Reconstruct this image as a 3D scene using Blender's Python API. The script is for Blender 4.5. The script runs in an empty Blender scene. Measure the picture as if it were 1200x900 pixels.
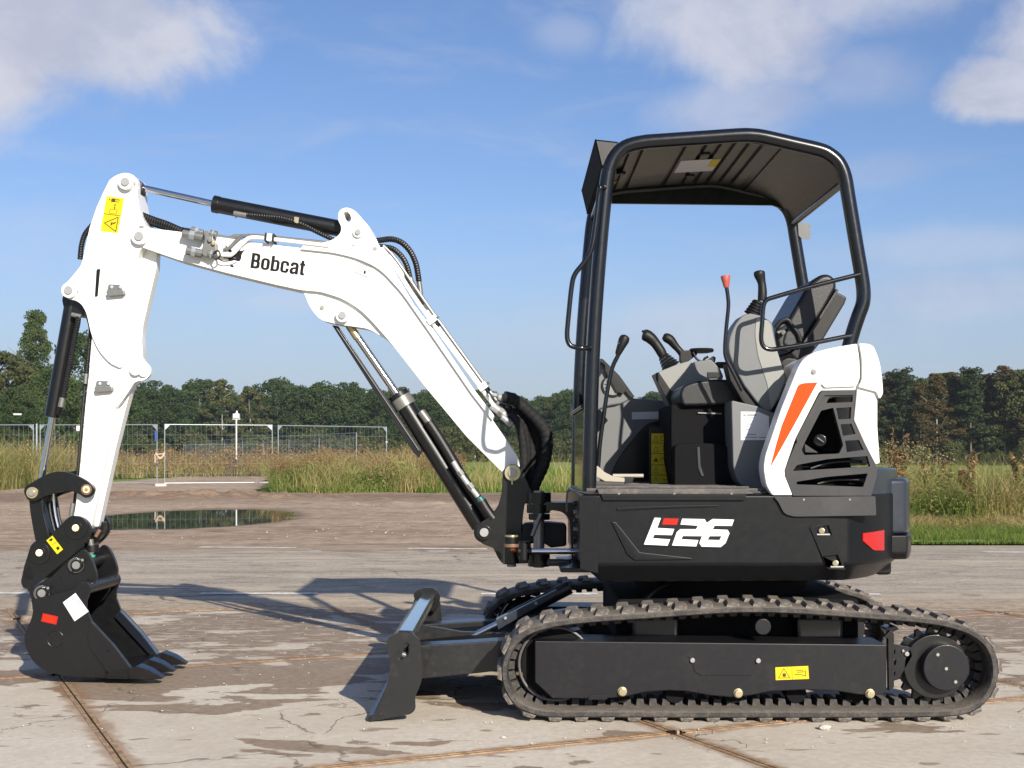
import bpy, bmesh, math, random
import numpy as np
from mathutils import Vector, Matrix, noise as mnoise

R = math.radians
rnd = random.Random(7)
scene = bpy.context.scene
COL = scene.collection

# ------------------------------------------------------------------ camera
# camera stands at the world origin's x/y, 1.1 m above the yard, looking along +Y
F = 1590.0          # focal length expressed in photo pixels (photo is 1200 wide)
HC = 1.10           # eye height
HZ = 530.0          # photo row of the horizon
cam_d = bpy.data.cameras.new('camera')
cam = bpy.data.objects.new('camera', cam_d)
COL.objects.link(cam)
cam.location = (0, 0, HC)
cam.rotation_euler = (R(90), 0, 0)
cam_d.sensor_width = 36
cam_d.lens = 36 * F / 1200.0
cam_d.shift_y = (HZ - 450.0) / 1200.0
cam_d.clip_start = 0.05
cam_d.clip_end = 6000
scene.camera = cam

# ------------------------------------------------------------------ light
SUN = Vector((0.85, -2.0, 1.0)).normalized()
SUN_EL = math.asin(SUN.z)
SUN_AZ = math.atan2(SUN.x, SUN.y)
sun_d = bpy.data.lights.new('sun', 'SUN')
sun_d.energy = 5.0
sun_d.angle = R(0.53)
sun_d.color = (1.0, 0.925, 0.80)
sun = bpy.data.objects.new('sun', sun_d)
COL.objects.link(sun)
sun.location = (5, -12, 8)
sun.rotation_euler = SUN.to_track_quat('Z', 'Y').to_euler()
scene.view_settings.view_transform = 'Standard'
scene.view_settings.look = 'None'
scene.view_settings.exposure = 0.52
scene.view_settings.gamma = 1.0

world = bpy.data.worlds.new('World')
scene.world = world
world.use_nodes = True
wn = world.node_tree
for n in list(wn.nodes):
    wn.nodes.remove(n)


class NT:
    """tiny node-tree builder"""
    def __init__(s, t):
        s.t = t

    def n(s, typ, ins=None, **kw):
        nd = s.t.nodes.new(typ)
        for k, v in kw.items():
            setattr(nd, k, v)
        for k, v in (ins or {}).items():
            if hasattr(v, 'is_output') or isinstance(v, bpy.types.NodeSocket):
                s.t.links.new(v, nd.inputs[k])
            else:
                nd.inputs[k].default_value = v
        return nd

    def math(s, op, a, b=0.0, clamp=False):
        return s.n('ShaderNodeMath', {0: a, 1: b}, operation=op, use_clamp=clamp).outputs[0]

    def vmath(s, op, a, b=(0, 0, 0)):
        nd = s.n('ShaderNodeVectorMath', {0: a, 1: b}, operation=op)
        return nd.outputs['Value'] if op in ('LENGTH', 'DOT_PRODUCT', 'DISTANCE') else nd.outputs[0]

    def ramp(s, v, a, b, lo=0.0, hi=1.0):
        return s.n('ShaderNodeMapRange', {'Value': v, 'From Min': a, 'From Max': b, 'To Min': lo, 'To Max': hi},
                   interpolation_type='SMOOTHSTEP').outputs[0]

    def mix(s, f, a, b, mode='MIX'):
        nd = s.n('ShaderNodeMix', data_type='RGBA', blend_type=mode)
        for idx, v in ((0, f), (6, a), (7, b)):
            if isinstance(v, bpy.types.NodeSocket):
                s.t.links.new(v, nd.inputs[idx])
            else:
                nd.inputs[idx].default_value = v if idx == 0 else (tuple(v) + (1,) if len(v) == 3 else v)
        return nd.outputs[2]

    def noise(s, vec, scale, detail=4, rough=0.55, dist=0.0):
        return s.n('ShaderNodeTexNoise', {'Vector': vec, 'Scale': scale, 'Detail': detail, 'Roughness': rough,
                                          'Distortion': dist}).outputs['Fac']


# ---- sky: Nishita plus procedural clouds laid out by direction
w = NT(wn)
tc = w.n('ShaderNodeTexCoord').outputs['Generated']
sky = w.n('ShaderNodeTexSky', sky_type='NISHITA')
sky.sun_disc = False
sky.sun_elevation = SUN_EL
sky.sun_rotation = SUN_AZ
sky.air_density = 1.0
sky.dust_density = 0.6
sky.ozone_density = 2.2
sky.altitude = 10
skycol = w.mix(1.0, w.n('ShaderNodeHueSaturation', {'Saturation': 0.98, 'Value': 1.0, 'Color': sky.outputs[0]}).outputs[0], (0.86, 0.95, 1.20), 'MULTIPLY')
n1 = w.noise(tc, 9.5, 8, 0.60, 0.3)
n1b = w.noise(w.vmath('ADD', tc, (3.1, 1.7, 8.2)), 3.5, 3, 0.5)
SKYC = []


def pxdir(px, py):
    return Vector(((px - 600) / F, 1, (HZ - py) / F)).normalized()


alpha = None
for (px, py, sx, sy, soft, gain) in [
        (88, 22, 155, 80, 0.62, 0.95), (-130, 10, 240, 130, 0.6, 1.0),
        (855, 22, 145, 68, 0.80, 0.9), (975, -8, 150, 46, 0.8, 0.75), (850, 128, 95, 38, 0.9, 0.55),
        (1010, 88, 60, 34, 0.9, 0.35), (1180, 104, 60, 34, 0.5, 0.9), (1255, 40, 75, 62, 0.6, 0.9),
        (670, 40, 45, 26, 0.9, 0.32), (1025, 200, 60, 20, 0.9, 0.25),
        (1120, 290, 180, 26, 0.95, 0.35), (850, 385, 240, 42, 0.95, 0.42), (1150, 345, 200, 34, 0.95, 0.4),
        (350, 352, 90, 16, 0.95, 0.35), (60, 270, 130, 40, 0.95, 0.18), (300, 330, 90, 16, 0.95, 0.2)]:
    c = pxdir(px, py)
    d = w.vmath('MULTIPLY', w.vmath('SUBTRACT', tc, tuple(c)), (F / sx, F / sx, F / sy))
    L = w.vmath('LENGTH', d)
    L = w.math('ADD', L, w.math('MULTIPLY', w.math('SUBTRACT', 0.5, n1), 2.2))
    a = w.math('MULTIPLY', w.ramp(L, 1.0 + soft * 0.45, 1.0 - soft * 0.75), gain)
    alpha = a if alpha is None else w.math('MAXIMUM', alpha, a)
# scattered clouds for the rest of the sky (outside the photographed window)
front = w.ramp(w.vmath('DOT_PRODUCT', tc, tuple(pxdir(600, 330))), 0.90, 0.80)
up = w.n('ShaderNodeSeparateXYZ', {0: tc}).outputs[2]
gen = w.math('MULTIPLY', w.ramp(n1b, 0.50, 0.68), front)
gen = w.math('MULTIPLY', gen, w.ramp(up, 0.02, 0.18))
gen = w.math('MULTIPLY', gen, w.ramp(n1, 0.30, 0.55))
alpha = w.math('MAXIMUM', alpha, w.math('MULTIPLY', gen, 0.85), )
# thin veil of wisps
wv = w.vmath('MULTIPLY', tc, (3.0, 3.0, 14.0))
wisp = w.math('MULTIPLY', w.ramp(w.noise(wv, 2.4, 6, 0.62, 0.6), 0.47, 0.75), 0.22)
alpha = w.math('MAXIMUM', alpha, wisp)
lowmilk = w.ramp(up, 0.20, 0.0)

ccol = w.mix(w.ramp(w.noise(w.vmath('MULTIPLY', tc, (1, 1, 1.6)), 9.0, 7, 0.62, 0.3), 0.36, 0.62), (4.8, 5.1, 6.4), (6.2, 6.4, 7.3))
skycol = w.mix(w.math('MULTIPLY', lowmilk, 0.72), skycol, (4.1, 4.72, 5.95))
final = w.mix(alpha, skycol, ccol)
bg = w.n('ShaderNodeBackground', {'Color': final, 'Strength': 0.073})
wn.links.new(bg.outputs[0], w.n('ShaderNodeOutputWorld').inputs[0])

# ------------------------------------------------------------------ materials
MATS = {}


def mat(name):
    return MATS[name]


def new_mat(name):
    m = bpy.data.materials.new(name)
    m.use_nodes = True
    t = m.node_tree
    for n in list(t.nodes):
        t.nodes.remove(n)
    MATS[name] = m
    b = NT(t)
    out = b.n('ShaderNodeOutputMaterial')
    p = b.n('ShaderNodeBsdfPrincipled')
    t.links.new(p.outputs[0], out.inputs[0])
    b.p = p
    b.out = out
    b.co = b.n('ShaderNodeTexCoord').outputs['Object']
    return b


def setp(b, **kw):
    names = {'color': 'Base Color', 'rough': 'Roughness', 'metal': 'Metallic', 'coat': 'Coat Weight',
             'coatr': 'Coat Roughness', 'spec': 'Specular IOR Level', 'normal': 'Normal', 'trans': 'Transmission Weight',
             'ior': 'IOR', 'alpha': 'Alpha', 'sheen': 'Sheen Weight'}
    for k, v in kw.items():
        i = b.p.inputs[names[k]]
        if isinstance(v, bpy.types.NodeSocket):
            b.t.links.new(v, i)
        else:
            i.default_value = (tuple(v) + (1,)) if k == 'color' and len(v) == 3 else v


def bump(b, h, strength=0.3, dist=0.01):
    return b.n('ShaderNodeBump', {'Height': h, 'Strength': strength, 'Distance': dist}).outputs[0]


def paint(name, col, rough=0.35, coat=0.0, dirt=0.12, dirtcol=(0.2, 0.17, 0.14), metal=0.0, bmp=0.05, bscale=300, spec=0.5):
    b = new_mat(name)
    n_a = b.noise(b.co, 6.0, 6, 0.65)
    n_b = b.noise(b.co, 38.0, 5, 0.65)
    d = b.math('MULTIPLY', b.ramp(b.math('ADD', b.math('MULTIPLY', n_a, 0.6), b.math('MULTIPLY', n_b, 0.4)), 0.46, 0.72), dirt)
    c = b.mix(d, col, dirtcol)
    r = b.math('ADD', b.math('MULTIPLY', n_b, 0.16), rough - 0.08)
    fine = b.noise(b.co, bscale, 2, 0.5)
    setp(b, color=c, rough=r, coat=coat, coatr=0.08, metal=metal, spec=spec, normal=bump(b, fine, bmp, 0.002))
    return b


paint('white_paint', (0.80, 0.80, 0.79), 0.32, 0.35, 0.05, (0.5, 0.46, 0.4))
paint('white_plastic', (0.80, 0.80, 0.79), 0.38, 0.2, 0.04, (0.5, 0.46, 0.4))
paint('black_paint', (0.0035, 0.0037, 0.0045), 0.36, 0.25, 0.10, (0.04, 0.036, 0.032), bmp=0.03, spec=0.4)
paint('canopy_paint', (0.0045, 0.0055, 0.009), 0.25, 0.35, 0.05, (0.02, 0.02, 0.022), bmp=0.0, spec=0.4)
paint('roof_sheet', (0.014, 0.013, 0.0125), 0.42, 0.1, 0.3, (0.07, 0.06, 0.05), bmp=0.06, bscale=80)
paint('body_plastic', (0.0045, 0.0050, 0.0070), 0.36, 0.08, 0.10, (0.02, 0.019, 0.018), bmp=0.02, spec=0.25)
paint('trim_plastic', (0.015, 0.0155, 0.019), 0.55, 0.0, 0.15, (0.12, 0.11, 0.1), bmp=0.15, bscale=500)
paint('counterweight_paint', (0.022, 0.027, 0.040), 0.33, 0.4, 0.1, (0.1, 0.09, 0.08), bmp=0.05)
paint('frame_paint', (0.0075, 0.0075, 0.0100), 0.42, 0.05, 0.28, (0.038, 0.033, 0.030), bmp=0.04, spec=0.3)
paint('blade_paint', (0.009, 0.0095, 0.0105), 0.36, 0.2, 0.22, (0.1, 0.085, 0.07), bmp=0.1)
paint('grey_plastic', (0.125, 0.131, 0.137), 0.5, 0.0, 0.10, (0.2, 0.18, 0.16), bmp=0.2, bscale=600)
paint('light_grey_plastic', (0.225, 0.227, 0.215), 0.5, 0.0, 0.10, (0.3, 0.27, 0.22), bmp=0.2, bscale=600)
paint('black_plastic', (0.0065, 0.0065, 0.0075), 0.5, 0.0, 0.1, (0.02, 0.018, 0.016), bmp=0.1, bscale=500, spec=0.35)
paint('vinyl', (0.0075, 0.008, 0.010), 0.42, 0.0, 0.15, (0.03, 0.027, 0.024), bmp=0.35, bscale=220)
paint('hose_rubber', (0.005, 0.005, 0.006), 0.45, 0.05, 0.3, (0.03, 0.028, 0.025), bmp=0.4, bscale=260)
paint('zinc', (0.20, 0.20, 0.195), 0.42, 0.0, 0.4, (0.26, 0.245, 0.20), metal=0.5, bmp=0.1)
paint('zinc_yellow', (0.50, 0.43, 0.27), 0.35, 0.0, 0.4, (0.35, 0.27, 0.16), metal=0.75, bmp=0.1)
paint('pin_white', (0.30, 0.30, 0.31), 0.4, 0.1, 0.4, (0.18, 0.17, 0.15), bmp=0.1)
paint('pin_steel', (0.36, 0.35, 0.33), 0.4, 0.0, 0.5, (0.25, 0.2, 0.14), metal=0.6, bmp=0.1)
paint('brown_steel', (0.20, 0.12, 0.075), 0.5, 0.0, 0.5, (0.4, 0.28, 0.2), metal=0.3, bmp=0.2)
paint('chrome', (0.62, 0.63, 0.66), 0.13, 0.0, 0.05, (0.4, 0.4, 0.4), metal=1.0, bmp=0.0)
paint('galvanised', (0.36, 0.40, 0.44), 0.42, 0.0, 0.3, (0.3, 0.3, 0.3), metal=0.5, bmp=0.1)
paint('pedal_beige', (0.36, 0.33, 0.27), 0.5, 0.0, 0.3, (0.3, 0.25, 0.2))
paint('orange_decal', (0.42, 0.058, 0.0015), 0.5, 0.0, 0.0, bmp=0.0, spec=0.15)
paint('red_decal', (0.42, 0.016, 0.010), 0.5, 0.0, 0.0, bmp=0.0, spec=0.15)
paint('red_reflector', (0.45, 0.008, 0.012), 0.15, 0.8, 0.0, bmp=0.5, bscale=400)
paint('red_knob', (0.40, 0.075, 0.06), 0.5, 0.0, 0.1)
paint('yellow_decal', (0.62, 0.48, 0.012), 0.5, 0.0, 0.05, (0.4, 0.3, 0.05), bmp=0.0, spec=0.2)
paint('paper', (0.62, 0.62, 0.65), 0.6, 0.0, 0.03)
paint('white_print', (0.8, 0.8, 0.79), 0.4, 0.2, 0.0)
paint('print_ink', (0.008, 0.008, 0.009), 0.5, 0.0, 0.0, spec=0.2)
paint('faded_ink', (0.16, 0.16, 0.18), 0.5, 0.0, 0.0)
paint('gold_ink', (0.05, 0.04, 0.004), 0.5, 0.0, 0.0)
paint('teal_ring', (0.01, 0.12, 0.12), 0.4, 0.1, 0.0)
paint('green_tag', (0.05, 0.35, 0.16), 0.5, 0.0, 0.0)
paint('blue_plastic', (0.03, 0.08, 0.30), 0.4, 0.1, 0.1)
paint('rope', (0.55, 0.42, 0.30), 0.9, 0.0, 0.3, (0.3, 0.2, 0.12), bmp=0.8, bscale=90)
paint('stone', (0.55, 0.52, 0.45), 0.85, 0.0, 0.4, (0.35, 0.3, 0.24), bmp=0.5, bscale=90)
paint('timber', (0.09, 0.06, 0.045), 0.85, 0.0, 0.4, (0.15, 0.12, 0.1), bmp=0.6, bscale=60)
paint('floor_mat', (0.06, 0.055, 0.052), 0.6, 0.0, 0.8, (0.22, 0.18, 0.15), bmp=0.5, bscale=120)
paint('tree_bark', (0.12, 0.10, 0.08), 0.9, 0.0, 0.4, (0.2, 0.18, 0.15), bmp=0.6, bscale=20)
paint('pale_bark', (0.34, 0.32, 0.28), 0.9, 0.0, 0.4, (0.12, 0.1, 0.08), bmp=0.6, bscale=20)

paint('gloss_black', (0.012, 0.014, 0.02), 0.12, 1.0, 0.0, bmp=0.0, spec=0.8)
paint('dull_steel', (0.10, 0.10, 0.10), 0.5, 0.0, 0.3, metal=0.2)
paint('sleeve', (0.010, 0.010, 0.011), 0.75, 0.0, 0.6, (0.035, 0.033, 0.03), bmp=0.9, bscale=120, spec=0.3)
paint('matte_black', (0.006, 0.006, 0.007), 0.85, 0.0, 0.05, (0.02, 0.02, 0.02), bmp=0.0, spec=0.15)
b = new_mat('pane_glass')
setp(b, color=(0.16, 0.17, 0.15), rough=0.03, trans=0.75, ior=1.45)

# rubber of the tracks: worn, dusty where soil is caught
b = new_mat('track_rubber')
nb = b.noise(b.co, 22, 6, 0.7)
nc = b.noise(b.co, 110, 4, 0.6)
nz = b.n('ShaderNodeSeparateXYZ', {0: b.n('ShaderNodeNewGeometry').outputs['Normal']}).outputs[2]
upf = b.ramp(nz, 0.2, 0.9)
d = b.math('ADD', b.math('MULTIPLY', b.ramp(b.math('ADD', nb, b.math('MULTIPLY', nc, 0.3)), 0.55, 0.85), 0.3), b.math('MULTIPLY', upf, 0.5), True)
c = b.mix(d, (0.024, 0.022, 0.022), (0.20, 0.17, 0.14))
setp(b, color=c, rough=0.68, normal=bump(b, b.math('ADD', nb, nc), 0.5, 0.006))

b = new_mat('tread_rubber')
nb = b.noise(b.co, 20, 6, 0.7)
c = b.mix(b.ramp(nb, 0.30, 0.62), (0.035, 0.031, 0.028), (0.225, 0.195, 0.165))
setp(b, color=c, rough=0.8, normal=bump(b, nb, 0.6, 0.006))

# ---- concrete slabs
b = new_mat('concrete')
geo = b.n('ShaderNodeNewGeometry').outputs['Position']
big = b.noise(geo, 1.1, 7, 0.62, 0.5)
stre = b.noise(b.vmath('MULTIPLY', geo, (1.0, 2.6, 1.0)), 1.6, 7, 0.6, 0.3)
fine = b.noise(geo, 26, 6, 0.7)
vf = b.noise(geo, 190, 3, 0.6)
ob = b.n('ShaderNodeObjectInfo').outputs['Random']
base = b.mix(b.ramp(fine, 0.3, 0.7), (0.52, 0.46, 0.38), (0.645, 0.58, 0.49))
base = b.mix(b.math('MULTIPLY', b.ramp(big, 0.35, 0.7), 0.55), base, (0.42, 0.35, 0.27))
base = b.mix(b.math('MULTIPLY', b.ramp(vf, 0.5, 0.75), 0.25), base, (0.24, 0.21, 0.17))
# damp stains: sharp-edged patches, more of them away from the camera
sep = b.n('ShaderNodeSeparateXYZ', {0: geo})
wetn = b.noise(b.vmath('MULTIPLY', geo, (1.0, 1.7, 1.0)), 1.55, 5, 0.52, 0.6)
wetm = b.noise(b.vmath('ADD', b.vmath('MULTIPLY', geo, (1.0, 2.0, 1.0)), (9.3, 2.2, 0)), 5.5, 4, 0.5, 0.2)
far = b.ramp(sep.outputs[1], 5.6, 8.2)
bx = b.n('ShaderNodeMapRange', {'Value': b.vmath('LENGTH', b.vmath('MULTIPLY', b.vmath('SUBTRACT', geo, (-1.45, 6.45, 0)), (0.8, 1.5, 1))),
                               'From Min': 0.2, 'From Max': 1.3, 'To Min': 0.13, 'To Max': 0.0}).outputs[0]
thr = b.math('ADD', b.math('MULTIPLY', far, 0.15), bx)
wsum = b.math('ADD', b.math('MULTIPLY', wetn, 0.8), b.math('MULTIPLY', wetm, 0.2))
wet = b.ramp(b.math('ADD', wsum, thr), 0.582, 0.602)
spot = b.ramp(b.noise(b.vmath('MULTIPLY', geo, (1, 2.2, 1)), 4.6, 3, 0.4, 0.3), 0.665, 0.685)
wet = b.math('MAXIMUM', wet, b.math('MULTIPLY', spot, 0.75))
wcol = b.mix(b.ramp(fine, 0.3, 0.7), (0.185, 0.130, 0.085), (0.285, 0.21, 0.145))
col = b.mix(b.math('MULTIPLY', wet, 0.88), base, wcol)
soil = b.math('MULTIPLY', b.ramp(stre, 0.44, 0.62), b.ramp(sep.outputs[1], 6.9, 8.3))
col = b.mix(b.math('MULTIPLY', soil, 0.62), col, (0.22, 0.16, 0.11))
fst = b.noise(b.vmath('MULTIPLY', geo, (1.0, 2.4, 1.0)), 7.5, 6, 0.7, 0.4)
col = b.mix(b.math('MULTIPLY', b.math('MULTIPLY', b.ramp(fst, 0.52, 0.60), b.ramp(sep.outputs[1], 6.5, 7.6)), 0.75), col, (0.50, 0.42, 0.33))
# rust halo along the slab edges
uv = b.n('ShaderNodeUVMap', uv_map='edge').outputs[0]
su = b.n('ShaderNodeSeparateXYZ', {0: uv})
edge = b.math('MINIMUM', su.outputs[0], su.outputs[1])
rust = b.ramp(b.math('ADD', edge, b.math('MULTIPLY', b.math('SUBTRACT', b.noise(geo, 9, 5, 0.6), 0.5), 0.16)), 0.055, 0.0)
col = b.mix(b.math('MULTIPLY', rust, 0.6), col, (0.25, 0.125, 0.05))
crk = b.n('ShaderNodeTexVoronoi', {'Vector': b.vmath('ADD', geo, b.vmath('MULTIPLY', b.n('ShaderNodeTexNoise', {'Vector': geo, 'Scale': 2.5, 'Detail': 5}).outputs['Color'], (0.7, 0.7, 0))), 'Scale': 0.75}, feature='DISTANCE_TO_EDGE').outputs['Distance']
crack = b.math('MULTIPLY', b.ramp(crk, 0.006, 0.001), b.ramp(big, 0.46, 0.56))
col = b.mix(b.math('MULTIPLY', crack, 0.7), col, (0.1, 0.08, 0.06))
hh = b.math('ADD', b.math('MULTIPLY', fine, 0.6), b.math('MULTIPLY', vf, 0.3))
hh = b.math('SUBTRACT', hh, b.math('MULTIPLY', crack, 0.6))
setp(b, color=col, rough=b.math('SUBTRACT', 0.9, b.math('MULTIPLY', wet, 0.12)), spec=0.3, normal=bump(b, hh, 0.35, 0.012))

b = new_mat('rusty_steel')
nb = b.noise(b.co, 18, 6, 0.7)
setp(b, color=b.mix(b.ramp(nb, 0.35, 0.65), (0.19, 0.115, 0.065), (0.42, 0.28, 0.16)), rough=0.8, normal=bump(b, nb, 0.6, 0.006))

# ---- asphalt
b = new_mat('asphalt')
b.p.inputs['Specular IOR Level'].default_value = 0.25
st = b.noise(b.vmath('MULTIPLY', b.co, (0.22, 1.6, 1)), 1.3, 7, 0.62, 0.4)
st2 = b.noise(b.vmath('MULTIPLY', b.co, (0.12, 1.7, 1)), 2.0, 6, 0.65, 0.5)
ag = b.noise(b.co, 95, 3, 0.75)
ag2 = b.noise(b.vmath('MULTIPLY', b.co, (0.6, 1, 1)), 24, 5, 0.7)
col = b.mix(b.ramp(ag, 0.36, 0.64), (0.20, 0.175, 0.148), (0.46, 0.41, 0.35))
col = b.mix(b.math('MULTIPLY', b.ramp(ag2, 0.45, 0.62), 0.55), col, (0.22, 0.193, 0.163))
col = b.mix(b.math('MULTIPLY', b.ramp(st, 0.42, 0.66), 0.65), col, (0.47, 0.40, 0.32))
col = b.mix(b.math('MULTIPLY', b.ramp(st2, 0.52, 0.66), 0.40), col, (0.15, 0.13, 0.11))
st3 = b.noise(b.vmath('MULTIPLY', b.co, (0.75, 1.8, 1)), 2.6, 6, 0.72, 0.8)
col = b.mix(b.math('MULTIPLY', b.ramp(st3, 0.54, 0.62), 0.55), col, (0.13, 0.115, 0.10))
col = b.mix(b.math('MULTIPLY', b.ramp(st3, 0.44, 0.36), 0.5), col, (0.50, 0.44, 0.36))
ag3 = b.noise(b.vmath('MULTIPLY', b.co, (0.7, 1.0, 1)), 48, 3, 0.8)
col = b.mix(b.math('MULTIPLY', b.ramp(ag3, 0.55, 0.68), 0.5), col, (0.10, 0.09, 0.08))
col = b.mix(b.math('MULTIPLY', b.ramp(ag3, 0.45, 0.34), 0.4), col, (0.52, 0.47, 0.40))
yy = b.n('ShaderNodeSeparateXYZ', {0: b.co}).outputs[1]
ydist = b.math('ADD', yy, b.math('MULTIPLY', b.math('SUBTRACT', st, 0.5), 2.6))
near = b.ramp(ydist, 10.8, 9.3)
col = b.mix(b.math('MULTIPLY', near, 0.8), col, b.mix(b.ramp(ag2, 0.35, 0.65), (0.21, 0.155, 0.108), (0.46, 0.37, 0.28)))
edge2 = b.ramp(ydist, 15.3, 16.4)
col = b.mix(b.math('MULTIPLY', edge2, 0.75), col, (0.30, 0.245, 0.19))
cr = b.n('ShaderNodeTexVoronoi', {'Vector': b.vmath('ADD', b.vmath('MULTIPLY', b.co, (0.35, 1, 1)), b.vmath('MULTIPLY', b.n('ShaderNodeTexNoise', {'Vector': b.co, 'Scale': 1.5, 'Detail': 5}).outputs['Color'], (0.6, 0.6, 0))), 'Scale': 0.8}, feature='DISTANCE_TO_EDGE').outputs['Distance']
crk = b.math('MULTIPLY', b.ramp(cr, 0.012, 0.002), b.ramp(st2, 0.45, 0.55))
col = b.mix(b.math('MULTIPLY', crk, 0.75), col, (0.05, 0.045, 0.04))
col = b.mix(1.0, col, (1.22, 1.19, 1.12), 'MULTIPLY')
setp(b, color=col, rough=0.85, normal=bump(b, b.math('ADD', ag, b.math('MULTIPLY', ag2, 0.5)), 0.6, 0.012))

b = new_mat('road_marking')
wn_ = b.noise(b.co, 14, 6, 0.7)
setp(b, color=b.mix(b.ramp(wn_, 0.42, 0.66), (0.78, 0.76, 0.72), (0.42, 0.38, 0.32)), rough=0.8)

# ---- bare soil of the yard
b = new_mat('yard_soil')
b.p.inputs['Specular IOR Level'].default_value = 0.2
n_a = b.noise(b.vmath('MULTIPLY', b.co, (0.35, 1.0, 1)), 0.45, 6, 0.6, 0.5)
n_b = b.noise(b.co, 4.5, 6, 0.7)
n_c = b.noise(b.co, 40, 4, 0.7)
col = b.mix(b.ramp(n_b, 0.35, 0.65), (0.38, 0.275, 0.195), (0.58, 0.44, 0.325))
col = b.mix(b.math('MULTIPLY', b.ramp(n_a, 0.5, 0.66), 0.75), col, (0.55, 0.44, 0.33))
col = b.mix(b.math('MULTIPLY', b.ramp(n_a, 0.44, 0.30), 0.5), col, (0.28, 0.195, 0.13))
col = b.mix(b.math('MULTIPLY', b.ramp(n_c, 0.58, 0.72), 0.6), col, (0.50, 0.43, 0.34))
n_d = b.noise(b.vmath('MULTIPLY', b.co, (0.5, 2.2, 1)), 1.6, 5, 0.65, 0.5)
col = b.mix(b.math('MULTIPLY', b.ramp(n_d, 0.52, 0.62), 0.6), col, (0.28, 0.195, 0.135))
col = b.mix(b.math('MULTIPLY', b.ramp(n_d, 0.42, 0.34), 0.5), col, (0.62, 0.50, 0.38))
zz = b.n('ShaderNodeSeparateXYZ', {0: b.co}).outputs[2]
damp = b.ramp(zz, 0.017, 0.002)
col = b.mix(b.math('MULTIPLY', damp, 0.6), col, (0.10, 0.08, 0.055))
yy = b.n('ShaderNodeSeparateXYZ', {0: b.co}).outputs[1]
yd2 = b.math('ADD', yy, b.math('MULTIPLY', b.math('SUBTRACT', n_b, 0.5), 6.0))
col = b.mix(b.math('MULTIPLY', b.math('MULTIPLY', b.ramp(yd2, 27.5, 31), b.ramp(yd2, 38, 34)), 0.55), col, (0.165, 0.10, 0.063))
setp(b, color=col, rough=0.92, normal=bump(b, b.math('ADD', n_b, b.math('MULTIPLY', n_c, 0.6)), 1.0, 0.07))

b = new_mat('puddle_water')
rip = b.noise(b.vmath('MULTIPLY', b.co, (1, 1, 1)), 5, 3, 0.5)
setp(b, color=(0.035, 0.032, 0.02), rough=0.02, ior=1.33, normal=bump(b, rip, 0.02, 0.004))

# ---- field
b = new_mat('field_grass')
n_a = b.noise(b.vmath('MULTIPLY', b.co, (0.25, 1, 1)), 0.09, 6, 0.62, 0.4)
n_b = b.noise(b.co, 1.2, 6, 0.7)
col = b.mix(b.ramp(n_a, 0.38, 0.62), (0.15, 0.23, 0.045), (0.26, 0.30, 0.085))
col = b.mix(b.math('MULTIPLY', b.ramp(n_b, 0.45, 0.68), 0.6), col, (0.30, 0.28, 0.11))
setp(b, color=col, rough=0.95, spec=0.1, normal=bump(b, n_b, 1.0, 0.2))


def leafmat(name, c1, c2, c3, trans=0.35, rough=0.75):
    b = new_mat(name)
    a = b.n('ShaderNodeAttribute', attribute_name='tint').outputs['Fac']
    rr = b.n('ShaderNodeObjectInfo').outputs['Random']
    aa = b.math('ADD', b.math('MULTIPLY', a, 0.8), b.math('MULTIPLY', rr, 0.2))
    c = b.mix(b.ramp(aa, 0.1, 0.6), c1, c2)
    c = b.mix(b.ramp(aa, 0.6, 0.98), c, c3)
    setp(b, color=c, rough=rough, spec=0.2)
    tr = b.n('ShaderNodeBsdfTranslucent', {'Color': c})
    mx = b.n('ShaderNodeMixShader', {0: trans, 1: b.p.outputs[0], 2: tr.outputs[0]})
    b.t.links.new(mx.outputs[0], b.out.inputs[0])


leafmat('leaf_dark', (0.034, 0.060, 0.022), (0.062, 0.098, 0.032), (0.110, 0.140, 0.050))
leafmat('leaf_mid', (0.048, 0.080, 0.026), (0.088, 0.128, 0.038), (0.150, 0.175, 0.058))
leafmat('leaf_olive', (0.060, 0.080, 0.028), (0.110, 0.120, 0.044), (0.175, 0.165, 0.066))
leafmat('leaf_autumn', (0.052, 0.058, 0.024), (0.120, 0.095, 0.038), (0.205, 0.130, 0.055))
leafmat('needle_green', (0.032, 0.055, 0.028), (0.066, 0.088, 0.036), (0.110, 0.120, 0.050))
leafmat('grass_dry', (0.105, 0.135, 0.03), (0.30, 0.26, 0.10), (0.50, 0.39, 0.20), 0.4)
leafmat('grass_mixed', (0.085, 0.155, 0.024), (0.19, 0.24, 0.055), (0.46, 0.38, 0.17), 0.4)
leafmat('grass_fresh', (0.075, 0.155, 0.018), (0.13, 0.24, 0.03), (0.22, 0.28, 0.06), 0.4)
leafmat('weed_brown', (0.12, 0.08, 0.035), (0.24, 0.15, 0.075), (0.36, 0.24, 0.12), 0.3)

# ------------------------------------------------------------------ object helpers
ROOTLOC = {}


WN = set()


def link(name, me, m=None, parent=None, kind=None, label=None, cat=None, group=None):
    o = bpy.data.objects.new(name, me)
    COL.objects.link(o)
    if m is not None and me is not None and len(me.materials) == 0:
        me.materials.append(mat(m) if isinstance(m, str) else m)
    if me is not None and me.name in WN:
        md = o.modifiers.new('weighted_normals', 'WEIGHTED_NORMAL')
        md.keep_sharp = True
        md.weight = 90
    if parent is not None:
        o.parent = parent
        if parent.name in ROOTLOC:
            o.matrix_parent_inverse = Matrix.Translation(-ROOTLOC[parent.name])
    if kind:
        o['kind'] = kind
    if label:
        o['label'] = label
    if cat:
        o['category'] = cat
    if group:
        o['group'] = group
    return o


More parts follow.
